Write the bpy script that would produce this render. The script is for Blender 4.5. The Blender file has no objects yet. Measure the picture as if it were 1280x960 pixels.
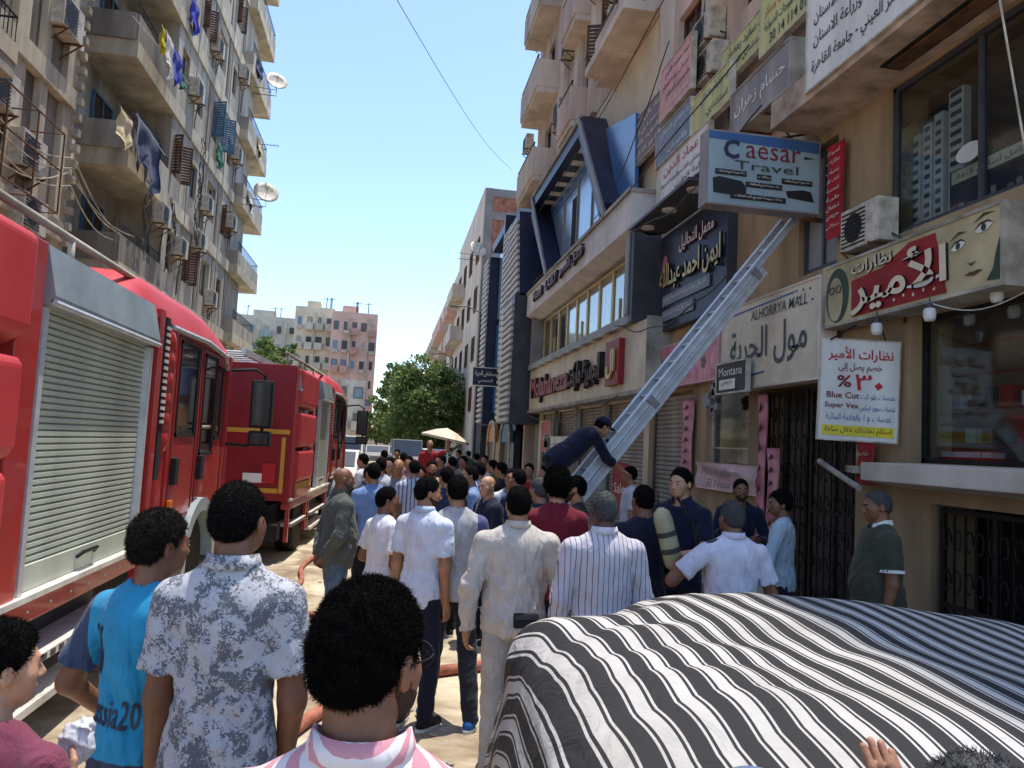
import bpy, bmesh, math, random
import numpy as np
from mathutils import Vector, Matrix
random.seed(7); np.random.seed(7)
SC = bpy.context.scene
COL = SC.collection
R = math.radians
# ---------------------------------------------------------------- camera
F_PX = 960.0                     # focal length for a 1280 px wide picture
CAM_Z = 1.97
YAW, PITCH, ROLL = R(9.0), R(4.5), R(2.9)
cam_d = bpy.data.cameras.new('camera'); cam = bpy.data.objects.new('camera', cam_d); COL.objects.link(cam)
SC.camera = cam
cam_d.sensor_width = 36; cam_d.lens = 36*F_PX/1280; cam_d.clip_end = 3000; cam_d.clip_start = 0.05
CAM_M = Matrix.Rotation(-YAW, 4, 'Z') @ Matrix.Rotation(PITCH + math.pi/2, 4, 'X') @ Matrix.Rotation(ROLL, 4, 'Z')
CAM_M = Matrix.Translation((0, 0, CAM_Z)) @ CAM_M
cam.matrix_world = CAM_M
CR = CAM_M.to_3x3(); CO = CAM_M.to_translation()
def ray(px, py): return CR @ Vector(((px-640)/F_PX, -(py-480)/F_PX, -1))
def at_x(px, py, X):             # where the sight line meets the upright plane x = X
    d = ray(px, py); t = (X-CO.x)/d.x; return CO + d*t
def at_y(px, py, Y):
    d = ray(px, py); t = (Y-CO.y)/d.y; return CO + d*t
def at_z(px, py, Z):
    d = ray(px, py); t = (Z-CO.z)/d.z; return CO + d*t
def px_of(p):
    q = CR.transposed() @ (Vector(p)-CO); return (640 - F_PX*q.x/q.z, 480 + F_PX*q.y/q.z, -q.z)
# ---------------------------------------------------------------- light and sky
SUN = Vector((0.15, 0.13, 1.0)).normalized()
w = bpy.data.worlds.new("World"); SC.world = w; w.use_nodes = True
nt = w.node_tree; bg = nt.nodes['Background']
sky = nt.nodes.new('ShaderNodeTexSky'); sky.sky_type = 'NISHITA'; sky.sun_disc = False
sky.sun_elevation = math.asin(SUN.z); sky.sun_rotation = math.atan2(SUN.x, SUN.y)
sky.air_density = 1.0; sky.dust_density = 0.8; sky.ozone_density = 3.0; sky.altitude = 50
nt.links.new(sky.outputs[0], bg.inputs[0]); bg.inputs[1].default_value = 0.15
sl = bpy.data.lights.new('sun', 'SUN'); sun = bpy.data.objects.new('sun', sl); COL.objects.link(sun)
sl.energy = 2.75; sl.angle = R(0.55); sl.color = (1.0, 0.94, 0.83)
sun.rotation_euler = SUN.to_track_quat('Z', 'Y').to_euler(); sun.location = (0, 0, 60)
SC.view_settings.view_transform = 'Standard'; SC.view_settings.look = 'None'
SC.view_settings.exposure = 1.05; SC.view_settings.gamma = 1.0; SC.view_settings.use_curve_mapping = False
SC.cycles.max_bounces = 6; SC.cycles.diffuse_bounces = 4; SC.cycles.glossy_bounces = 3; SC.cycles.transparent_max_bounces = 6
SC.cycles.use_denoising = True
# ---------------------------------------------------------------- materials
def S(r, g, b):                  # 0-255 screen colour to linear
    f = lambda c: ((c/255+0.055)/1.055)**2.4 if c > 10 else c/255/12.92
    return (f(r), f(g), f(b))
def M(name, rgb, rough=.8, var=.18, scale=3., bump=.12, bscale=30., metal=0., rgb2=None, streak=False, spec=.4, coat=0., alpha=None, warp=0.):
    m = bpy.data.materials.new(name); m.use_nodes = True; n = m.node_tree.nodes; l = m.node_tree.links
    b = n['Principled BSDF']; b.inputs['Roughness'].default_value = rough; b.inputs['Metallic'].default_value = metal
    b.inputs['Specular IOR Level'].default_value = spec; b.inputs['Coat Weight'].default_value = coat
    tc = n.new('ShaderNodeTexCoord'); mp = n.new('ShaderNodeMapping'); l.new(tc.outputs['Object'], mp.inputs[0])
    mp.inputs['Scale'].default_value = (1, 1, .22 if streak else 1)
    nz = n.new('ShaderNodeTexNoise'); nz.inputs['Scale'].default_value = scale; nz.inputs['Detail'].default_value = 7; nz.inputs['Roughness'].default_value = .62
    nz.inputs['Distortion'].default_value = warp
    l.new(mp.outputs[0], nz.inputs['Vector'])
    rp = n.new('ShaderNodeValToRGB'); l.new(nz.outputs[0], rp.inputs[0])
    c2 = rgb2 if rgb2 else tuple(max(0, c*(1-2.2*var)) for c in rgb)
    rp.color_ramp.elements[0].position = .3; rp.color_ramp.elements[1].position = .68
    rp.color_ramp.elements[0].color = (*c2, 1); rp.color_ramp.elements[1].color = (*[min(1, c*(1+.5*var)) for c in rgb], 1)
    l.new(rp.outputs[0], b.inputs['Base Color'])
    if bump:
        n2 = n.new('ShaderNodeTexNoise'); n2.inputs['Scale'].default_value = bscale; n2.inputs['Detail'].default_value = 5
        l.new(tc.outputs['Object'], n2.inputs['Vector'])
        bp = n.new('ShaderNodeBump'); bp.inputs['Strength'].default_value = bump; bp.inputs['Distance'].default_value = .03
        l.new(n2.outputs[0], bp.inputs['Height']); l.new(bp.outputs[0], b.inputs['Normal'])
    return m
def lin(m): return m.node_tree.nodes, m.node_tree.links, m.node_tree.nodes['Principled BSDF']
def cloth(name, rgb, rgb2=None, stripe=None, axis=0, period=.03, duty=.35, var=.10, rough=.9, fold=.5, sheen=.1):
    """woven cloth: soft folds in the normal, optional stripes along one axis of the object"""
    m = M(name, rgb, rough, var, 9, 0, spec=.2); n, l, b = lin(m)
    b.inputs['Sheen Weight'].default_value = sheen
    tc = [x for x in n if x.type == 'TEX_COORD'][0]
    wv = n.new('ShaderNodeTexNoise'); wv.inputs['Scale'].default_value = 7; wv.inputs['Detail'].default_value = 3; wv.inputs['Distortion'].default_value = 1.6
    mp = n.new('ShaderNodeMapping'); mp.inputs['Rotation'].default_value = (.3, .5, 0); mp.inputs['Scale'].default_value = (1.6, 1.6, .55)
    l.new(tc.outputs['Object'], mp.inputs[0]); l.new(mp.outputs[0], wv.inputs['Vector'])
    bp = n.new('ShaderNodeBump'); bp.inputs['Strength'].default_value = fold; bp.inputs['Distance'].default_value = .05
    l.new(wv.outputs[0], bp.inputs['Height']); l.new(bp.outputs[0], b.inputs['Normal'])
    if stripe:
        sp = n.new('ShaderNodeSeparateXYZ'); l.new(tc.outputs['Object'], sp.inputs[0])
        d = n.new('ShaderNodeMath'); d.operation = 'DIVIDE'; l.new(sp.outputs[axis], d.inputs[0]); d.inputs[1].default_value = period
        fr = n.new('ShaderNodeMath'); fr.operation = 'FRACT'; l.new(d.outputs[0], fr.inputs[0])
        lt = n.new('ShaderNodeMath'); lt.operation = 'LESS_THAN'; l.new(fr.outputs[0], lt.inputs[0]); lt.inputs[1].default_value = duty
        mx = n.new('ShaderNodeMix'); mx.data_type = 'RGBA'; l.new(lt.outputs[0], mx.inputs[0])
        rp = [x for x in n if x.type == 'VALTORGB'][0]; l.new(rp.outputs[0], mx.inputs[6]); mx.inputs[7].default_value = (*stripe, 1)
        l.new(mx.outputs[2], b.inputs['Base Color'])
    return m
def glass(name, rgb, rough=.08, metal=0.0, spec=.9):
    m = M(name, rgb, rough, .1, 1.5, 0, metal=metal, spec=spec); return m
def clear_glass(name, tint=(.8, .85, .85), mixf=.22):
    m = bpy.data.materials.new(name); m.use_nodes = True; n = m.node_tree.nodes; l = m.node_tree.links
    n.remove(n['Principled BSDF']); o = n['Material Output']
    tr = n.new('ShaderNodeBsdfTransparent'); tr.inputs[0].default_value = (*tint, 1)
    gl = n.new('ShaderNodeBsdfGlossy'); gl.inputs['Roughness'].default_value = .05
    fr = n.new('ShaderNodeLayerWeight'); fr.inputs[0].default_value = .5; pw_ = n.new('ShaderNodeMath'); pw_.operation = 'POWER'; pw_.inputs[1].default_value = 3.2; l.new(fr.outputs['Facing'], pw_.inputs[0])
    ad = n.new('ShaderNodeMath'); ad.operation = 'ADD'; ad.inputs[1].default_value = .035; l.new(pw_.outputs[0], ad.inputs[0])
    mx = n.new('ShaderNodeMixShader'); l.new(ad.outputs[0], mx.inputs[0]); l.new(tr.outputs[0], mx.inputs[1]); l.new(gl.outputs[0], mx.inputs[2])
    l.new(mx.outputs[0], o.inputs[0]); return m
# ---------------------------------------------------------------- objects
def wm(o):
    b = Matrix.LocRotScale(o.location, o.rotation_euler, o.scale)
    return wm(o.parent) @ o.matrix_parent_inverse @ b if o.parent else b
def tag(o, label=None, cat=None, group=None, kind=None):
    if label: o['label'] = label
    if cat: o['category'] = cat
    if group: o['group'] = group
    if kind: o['kind'] = kind
    return o
def thing(name, label, cat, loc=(0, 0, 0), rz=0, group=None):
    o = bpy.data.objects.new(name, None); COL.objects.link(o); o.location = loc; o.rotation_euler = (0, 0, rz)
    o.empty_display_size = .2
    return tag(o, label, cat, group)
def link(name, me, parent=None, world=False, label=None, kind=None):
    o = bpy.data.objects.new(name, me); COL.objects.link(o)
    if parent:
        o.parent = parent
        if world: o.matrix_parent_inverse = wm(parent).inverted()
    return tag(o, label, None, None, kind)
def copy_tree(o, parent=None):
    c = o.copy(); COL.objects.link(c)
    if parent: c.parent = parent
    for ch in list(o.children): copy_tree(ch, c)
    return c
SPLIT = {'side_post', 'shutter_guide', 'guide_rail', 'corner_block', 'pilaster', 'pier', 'drain_pipe', 'mullion', 'bracket', 'roof_ladder_rail', 'sill_leg', 'edge_trim', 'hanger', 'parapet', 'balcony_front', 'sill_trim', 'seat', 'mirror_arm', 'blue_stripe', 'roof_rail', 'dado_line', 'floor_band', 'arm', 'awning_stub', 'band_jamb'}
STUFF = {'railing', 'slat_curtain', 'roller_shutter', 'duct_ribs', 'step_holes', 'grille', 'wire_cage', 'aerial', 'frames', 'wheel_nuts', 'wire_bundle', 'crown', 'leaves', 'paper_pile', 'dried_garland', 'door_seam', 'rib', 'display_rack', 'concrete_frame', 'lettering', 'trunk'}
class MB:
    """collects boxes, bars, tubes and sheets; build() links them as one mesh object"""
    def __init__(s): s.v = []; s.f = []; s.mi = []; s.m = 0
    def add(s, vs, fs):
        k = len(s.v); s.v += [tuple(v) for v in vs]; s.f += [tuple(i+k for i in f) for f in fs]; s.mi += [s.m]*len(fs); return s
    def box(s, x0, x1, y0, y1, z0, z1, T=None):
        vs = [(x, y, z) for z in (z0, z1) for y in (y0, y1) for x in (x0, x1)]
        if T is not None: vs = [T @ Vector(v) for v in vs]
        return s.add(vs, [(0, 2, 3, 1), (4, 5, 7, 6), (0, 1, 5, 4), (2, 6, 7, 3), (0, 4, 6, 2), (1, 3, 7, 5)])
    def cbox(s, c, d, T=None): return s.box(c[0]-d[0]/2, c[0]+d[0]/2, c[1]-d[1]/2, c[1]+d[1]/2, c[2]-d[2]/2, c[2]+d[2]/2, T)
    def quad(s, a, b, c, d): return s.add([a, b, c, d], [(0, 1, 2, 3)])
    def prism(s, pts, off):      # polygon pts extruded by vector off
        n = len(pts); off = Vector(off); a = [Vector(p) for p in pts]; b = [p+off for p in a]
        nrm = sum(((a[i]-a[0]).cross(a[(i+1) % n]-a[0]) for i in range(n)), Vector())
        if nrm.dot(off) > 0: a.reverse(); b.reverse()
        return s.add(a+b, [tuple(range(n)), tuple(range(2*n-1, n-1, -1))]+[(i, i+n, (i+1) % n+n, (i+1) % n) for i in range(n)])
    def tube(s, pts, r, n=8, closed=False, cap=True):
        pts = [Vector(p) for p in pts]; m = len(pts); k = len(s.v); u = None
        rr = r if isinstance(r, (list, tuple)) else [r]*m
        for i, p in enumerate(pts):
            if closed: t = pts[(i+1) % m]-pts[i-1]
            else: t = (pts[min(i+1, m-1)]-pts[max(i-1, 0)])
            t.normalize()
            if u is None: u = t.orthogonal().normalized()
            else: u = (u-t*u.dot(t)).normalized()
            w2 = t.cross(u)
            for j in range(n):
                a = 2*math.pi*j/n; s.v.append(tuple(p+(u*math.cos(a)+w2*math.sin(a))*rr[i]))
        e = m if closed else m-1; c0 = len(s.f)
        for i in range(e):
            for j in range(n):
                a = k+i*n+j; b = k+i*n+(j+1) % n; c = k+((i+1) % m)*n+(j+1) % n; d = k+((i+1) % m)*n+j
                s.f.append((a, b, c, d))
        if cap and not closed: s.f.append(tuple(k+j for j in range(n))[::-1]); s.f.append(tuple(k+(m-1)*n+j for j in range(n)))
        s.mi += [s.m]*(len(s.f)-c0); return s
    def lathe(s, prof, c=(0, 0, 0), n=16, T=None):   # prof = [(r, z)]
        k = len(s.v); c0 = len(s.f)
        for r, z in prof:
            for j in range(n):
                a = 2*math.pi*j/n; v = Vector((c[0]+r*math.cos(a), c[1]+r*math.sin(a), c[2]+z))
                s.v.append(tuple(T @ v if T is not None else v))
        for i in range(len(prof)-1):
            for j in range(n): s.f.append((k+i*n+j, k+i*n+(j+1) % n, k+(i+1)*n+(j+1) % n, k+(i+1)*n+j))
        s.f.append(tuple(k+j for j in range(n))[::-1]); s.f.append(tuple(k+(len(prof)-1)*n+j for j in range(n)))
        s.mi += [s.m]*(len(s.f)-c0); return s
    def grid(s, P, nu, nv):      # P(u, v) -> point
        k = len(s.v); c0 = len(s.f)
        for i in range(nu+1):
            for j in range(nv+1): s.v.append(tuple(P(i/nu, j/nv)))
        for i in range(nu):
            for j in range(nv):
                a = k+i*(nv+1)+j; s.f.append((a, a+nv+1, a+nv+2, a+1))
        s.mi += [s.m]*(len(s.f)-c0); return s
    def sheet(s, P, nu, nv, off):    # cloth with a back and closed edges
        off = Vector(off); k = len(s.v); s.grid(P, nu, nv); n = (nu+1)*(nv+1); s.v += [tuple(Vector(v)+off) for v in s.v[k:k+n]]; fs = s.f[-nu*nv:]
        s.f += [tuple(i+n for i in f[::-1]) for f in fs]; W_ = nv+1; rim = [k+i*W_ for i in range(nu)]+[k+nu*W_+j for j in range(nv)]+[k+i*W_+nv for i in range(nu, 0, -1)]+[k+j for j in range(nv, 0, -1)]
        for a, b in zip(rim, rim[1:]+rim[:1]): s.f.append((a, b, b+n, a+n))
        s.mi += [s.m]*(len(s.f)-len(s.mi)); return s
    def mesh(s, name, mats, smooth=False, bevel=0, angle=None):
        me = bpy.data.meshes.new(name); me.from_pydata(s.v, [], s.f)
        for m in (mats if isinstance(mats, (list, tuple)) else [mats]): me.materials.append(m)
        me.polygons.foreach_set('material_index', s.mi)
        if bevel:
            bm = bmesh.new(); bm.from_mesh(me)
            bmesh.ops.bevel(bm, geom=[e for e in bm.edges if len(e.link_faces) == 2 and e.calc_face_angle(0) > .5], offset=bevel, segments=2, affect='EDGES', profile=.6, clamp_overlap=True)
            bm.to_mesh(me); bm.free()
        if smooth: me.polygons.foreach_set('use_smooth', [True]*len(me.polygons))
        if smooth and angle: me.set_sharp_from_angle(angle=R(angle))
        me.update(); return me
    def islands(s):
        par = list(range(len(s.v)))
        def fd(a):
            while par[a] != a: par[a] = par[par[a]]; a = par[a]
            return a
        for f in s.f:
            r = fd(f[0])
            for i in f[1:]: par[fd(i)] = r
        g = {}
        for k, f in enumerate(s.f): g.setdefault(fd(f[0]), []).append(k)
        out = []
        for fs in g.values():
            q = MB(); mp = {}
            for k in fs:
                for i in s.f[k]:
                    if i not in mp: mp[i] = len(q.v); q.v.append(s.v[i])
                q.f.append(tuple(mp[i] for i in s.f[k])); q.mi.append(s.mi[k])
            out.append(q)
        return out
    def build(s, name, mats, parent=None, world=False, label=None, kind=None, smooth=False, bevel=0, angle=None):
        if name in STUFF and kind is None: kind = 'stuff'
        if name in SPLIT:
            r = None
            for q in s.islands():
                o = link(name, q.mesh(name, mats, smooth, bevel, angle), parent, world, label, kind); r = r or o
            return r
        return link(name, s.mesh(name, mats, smooth, bevel, angle), parent, world, label, kind)
# ---------------------------------------------------------------- lettering
_F = dict(zip('ءآأؤإئابةتثجحخدذرزسشصضطظعغفقكلمنهوىي', [
 (0xFE80,1),(0xFE81,2),(0xFE83,2),(0xFE85,2),(0xFE87,2),(0xFE89,4),(0xFE8D,2),(0xFE8F,4),(0xFE93,2),(0xFE95,4),(0xFE99,4),(0xFE9D,4),(0xFEA1,4),(0xFEA5,4),
 (0xFEA9,2),(0xFEAB,2),(0xFEAD,2),(0xFEAF,2),(0xFEB1,4),(0xFEB5,4),(0xFEB9,4),(0xFEBD,4),(0xFEC1,4),(0xFEC5,4),(0xFEC9,4),(0xFECD,4),(0xFED1,4),(0xFED5,4),
 (0xFED9,4),(0xFEDD,4),(0xFEE1,4),(0xFEE5,4),(0xFEE9,4),(0xFEED,2),(0xFEEF,2),(0xFEF1,4)]))
def arabic(t):                   # joined letter forms, laid out right to left
    t = t.replace('لأ', '\uE001').replace('لا', '\uE000'); F = dict(_F); F['\uE000'] = (0xFEFB, 2); F['\uE001'] = (0xFEF7, 2)
    out = []; n = len(t)
    for i, c in enumerate(t):
        if c not in F: out.append(c); continue
        b, k = F[c]; pj = i > 0 and t[i-1] in F and F[t[i-1]][1] == 4 and k > 1; nj = k == 4 and i < n-1 and t[i+1] in F and F[t[i+1]][1] > 1
        out.append(chr(b+(3 if pj and nj else 1 if pj else 2 if nj else 0)))
    s = ''.join(reversed(out)); r = ''; run = ''
    for c in s:                  # latin words and figures keep their own direction
        if (c.isascii() and (c.isalnum() or c in '.')) or '\u0660' <= c <= '\u0669': run = c+run
        else: r += run+c; run = ''
    return r+run
def text_mesh(t, size=1., extrude=0., shear=0., bold=0., ar=None, spacing=1.):
    c = bpy.data.curves.new('lettering', 'FONT'); c.body = arabic(t) if (ar is None and any(ord(x) > 0x5FF for x in t)) or ar else t
    c.size = size; c.extrude = extrude; c.shear = shear; c.offset = bold; c.align_x = 'CENTER'; c.align_y = 'CENTER'; c.resolution_u = 2; c.space_character = spacing
    o = bpy.data.objects.new('lettering', c); COL.objects.link(o)
    bpy.context.view_layer.update()
    me = bpy.data.meshes.new_from_object(o.evaluated_get(bpy.context.evaluated_depsgraph_get()))
    bpy.data.objects.remove(o); bpy.data.curves.remove(c); return me
class Panel:
    """a flat board with an origin, a right axis and an up axis; writes and paints on it"""
    def __init__(s, o, rt, up): s.o = Vector(o); s.r = Vector(rt).normalized(); s.u = Vector(up).normalized(); s.n = s.r.cross(s.u)
    def P(s, a, b, c=0.): return s.o+s.r*a+s.u*b+s.n*c
    def write(s, parent, t, a, b, wd, ht, mat, lift=.006, extrude=0., name='lettering', shear=0., bold=0., rot=0., smat=None):
        me = text_mesh(t, 1., extrude, shear, bold); n = len(me.vertices); co = np.empty(n*3); me.vertices.foreach_get('co', co); co = co.reshape(-1, 3)
        lo = co.min(0); hi = co.max(0); sx = wd/max(1e-4, hi[0]-lo[0]); sy = ht/max(1e-4, hi[1]-lo[1])
        x = (co[:, 0]-(lo[0]+hi[0])/2)*sx; y = (co[:, 1]-(lo[1]+hi[1])/2)*sy; cr, sr = math.cos(rot), math.sin(rot)
        X = x*cr-y*sr+a; Y = x*sr+y*cr+b; Z = co[:, 2]+lift+extrude
        W = np.array(s.o)[None]+X[:, None]*np.array(s.r)+Y[:, None]*np.array(s.u)+Z[:, None]*np.array(s.n)
        me.vertices.foreach_set('co', W.ravel()); me.materials.clear(); me.materials.append(mat); me.update()
        if smat:
            me.materials.append(smat); fl = [0 if abs(p.normal.dot(s.n)) > .7 else 1 for p in me.polygons]; me.polygons.foreach_set('material_index', fl)
        me.name = name; return link(name, me, parent, True, None, 'stuff')
    def shape(s, parent, name, pts, mat, lift=.004, th=.003):   # flat print or thin plate on the board
        mb = MB(); mb.prism([s.P(a, b, lift) for a, b in pts], s.n*th); return mb.build(name, mat, parent, True)
    def board(s, parent, w, h, th, mat, name='board', frame=None, fw=.02, ft=.015):
        mb = MB(); mb.prism([s.P(-w/2, -h/2, -th), s.P(w/2, -h/2, -th), s.P(w/2, h/2, -th), s.P(-w/2, h/2, -th)], s.n*th); b = mb.build(name, mat, parent, True)
        if frame:
            mb = MB()
            for a0, a1, b0, b1 in ((-w/2-fw, w/2+fw, h/2, h/2+fw), (-w/2-fw, w/2+fw, -h/2-fw, -h/2), (-w/2-fw, -w/2, -h/2, h/2), (w/2, w/2+fw, -h/2, h/2)):
                mb.prism([s.P(a0, b0, -th-.002), s.P(a1, b0, -th-.002), s.P(a1, b1, -th-.002), s.P(a0, b1, -th-.002)], s.n*(th+ft))
            mb.build('frame', frame, parent, True)
        return b
def facade(X, y0, y1, z0, z1): return Panel((X, (y0+y1)/2, (z0+z1)/2), (0, -1, 0), (0, 0, 1))  # faces -X; reads towards the viewer
def RX(X, *pts):                 # a rectangle on the plane x = X from four sightings: far/near edge, bottom/top
    q = [at_x(px, py, X) for px, py in pts]
    return (q[1].y+q[2].y)/2, (q[0].y+q[3].y)/2, (q[2].z+q[3].z)/2, (q[0].z+q[1].z)/2   # near y, far y, z0, z1  (TL, TR, BR, BL)
# ---------------------------------------------------------------- people: smooth bodies from blended volumes
def V3(*a): return np.array(a, float)
def wob(P, f, seed):             # cheap smooth noise, about -1..1
    r = np.random.RandomState(seed); x, y, z = P; o = 0
    for k in range(3):
        a = r.uniform(-1, 1, (3, 3))*f*(1.7**k); ph = r.uniform(0, 6.3, 3)
        q = np.sin(a[0, 0]*x+a[0, 1]*y+a[0, 2]*z+ph[0]+1.3*np.sin(a[1, 0]*x+a[1, 1]*y+a[1, 2]*z+ph[1]))
        o = o+q*np.sin(a[2, 0]*x+a[2, 1]*y+a[2, 2]*z+ph[2])/(1.35**k)
    return o/1.6
def smin(a, b, k):
    h = np.clip(.5+.5*(b-a)/k, 0, 1); return b*(1-h)+a*h-k*h*(1-h)
def smax(a, b, k): return -smin(-a, -b, k)
def ell(P, c, r, rot=None):
    d = np.stack([P[i]-c[i] for i in range(3)])
    if rot is not None: d = np.tensordot(rot.T, d, 1)
    r = np.array(r).reshape(3, 1, 1, 1); k0 = np.sqrt(((d/r)**2).sum(0)); k1 = np.sqrt(((d/r**2)**2).sum(0))+1e-9
    return k0*(k0-1)/k1
def cap(P, a, b, ra, rb):
    a = np.array(a, float); b = np.array(b, float); ba = b-a; L = (ba*ba).sum()+1e-9
    d = [P[i]-a[i] for i in range(3)]; h = np.clip((d[0]*ba[0]+d[1]*ba[1]+d[2]*ba[2])/L, 0, 1)
    return np.sqrt(sum((d[i]-ba[i]*h)**2 for i in range(3)))-(ra+(rb-ra)*h)
def nets(fn, lo, hi, h):
    """surface of fn < 0 on a grid of step h"""
    n = [max(4, int(math.ceil((hi[i]-lo[i])/h))+1) for i in range(3)]
    ax = [lo[i]+h*np.arange(n[i]) for i in range(3)]; P = np.stack(np.meshgrid(*ax, indexing='ij')); D = fn(P)
    D[0], D[-1] = np.abs(D[0])+1e-4, np.abs(D[-1])+1e-4; D[:, 0], D[:, -1] = np.abs(D[:, 0])+1e-4, np.abs(D[:, -1])+1e-4
    D[:, :, 0], D[:, :, -1] = np.abs(D[:, :, 0])+1e-4, np.abs(D[:, :, -1])+1e-4
    s = D < 0; cell = [slice(0, -1), slice(1, None)]
    acc = np.zeros((3,)+tuple(k-1 for k in n)); cnt = np.zeros(tuple(k-1 for k in n))
    for a in range(3):
        for b0 in (0, 1):
            for b1 in (0, 1):
                i0 = [None]*3; i1 = [None]*3; oth = [x for x in range(3) if x != a]
                i0[a] = cell[0]; i1[a] = cell[1]; i0[oth[0]] = i1[oth[0]] = cell[b0]; i0[oth[1]] = i1[oth[1]] = cell[b1]
                d0 = D[tuple(i0)]; d1 = D[tuple(i1)]; x = (d0 < 0) != (d1 < 0); t = np.where(x, d0/(d0-d1+1e-12), 0)
                off = [0, 0, 0]; off[oth[0]] = b0; off[oth[1]] = b1
                acc[a] += np.where(x, t, 0); acc[oth[0]] += x*off[oth[0]]; acc[oth[1]] += x*off[oth[1]]; cnt += x
    use = cnt > 0; idx = -np.ones(cnt.shape, int); idx[use] = np.arange(use.sum())
    I = np.argwhere(use); C = cnt[use]; V = np.stack([lo[i]+h*(I[:, i]+acc[i][use]/C) for i in range(3)], 1); F = []
    for a in range(3):
        o1, o2 = [x for x in range(3) if x != a]
        if a == 1: o1, o2 = o2, o1
        i0 = [slice(1, -1)]*3; i1 = [slice(1, -1)]*3; i0[a] = slice(0, -1); i1[a] = slice(1, None)
        s0 = s[tuple(i0)]; s1 = s[tuple(i1)]; E = np.argwhere(s0 != s1)
        if not len(E): continue
        sg = s0[tuple(E.T)]; B = E.copy(); B[:, o1] += 1; B[:, o2] += 1
        def cellat(d1, d2):
            q = B.copy(); q[:, o1] -= d1; q[:, o2] -= d2; return idx[tuple(q.T)]
        q = np.stack([cellat(1, 1), cellat(0, 1), cellat(0, 0), cellat(1, 0)], 1); q[~sg] = q[~sg][:, ::-1]; F.append(q)
    F = np.concatenate(F) if F else np.zeros((0, 4), int)
    return V, F
def np_mesh(name, parts, mat):
    V = []; F = []; k = 0
    for v, f in parts:
        if len(f): V.append(v); F.append(f+k); k += len(v)
    V = np.concatenate(V); F = np.concatenate(F); me = bpy.data.meshes.new(name)
    me.vertices.add(len(V)); me.vertices.foreach_set('co', V.ravel().astype(np.float32))
    me.loops.add(len(F)*4); me.loops.foreach_set('vertex_index', F.ravel().astype(np.int32))
    me.polygons.add(len(F)); me.polygons.foreach_set('loop_start', np.arange(0, len(F)*4, 4, dtype=np.int32)); me.polygons.foreach_set('loop_total', np.full(len(F), 4, np.int32))
    me.polygons.foreach_set('use_smooth', np.ones(len(F), bool)); me.materials.append(mat); me.update(); me.validate(); return me
def rotm(yaw, pitch, roll=0):    # head: yaw to the left, pitch chin down
    return np.array(Matrix.Rotation(yaw, 3, 'Z') @ Matrix.Rotation(-pitch, 3, 'X') @ Matrix.Rotation(roll, 3, 'Y'))
def arm_to(loc, rz, side, target, H, widen=0., drop=1.):
    """directions of upper arm and forearm that bring the wrist to a world point"""
    s = H/1.74; c, sn = math.cos(-rz), math.sin(-rz); d = np.array(target)-np.array(loc); tl = V3(d[0]*c-d[1]*sn, d[0]*sn+d[1]*c, d[2])
    sg = -1 if side == 'l' else 1; sh = V3(sg*(.178+widen), -.004, 1.392)*s; v = tl-sh; L = np.linalg.norm(v); a, b = .285*s, .25*s; L2 = min(L, (a+b)*.995); u = v/L
    x = (a*a-b*b+L2*L2)/(2*L2); h = math.sqrt(max(0, a*a-x*x)); o = V3(sg*.45, -.1, -1*drop); o -= u*o.dot(u); o /= np.linalg.norm(o); e = u*x+o*h; return tuple(e), tuple(u*L2-e)
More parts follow.
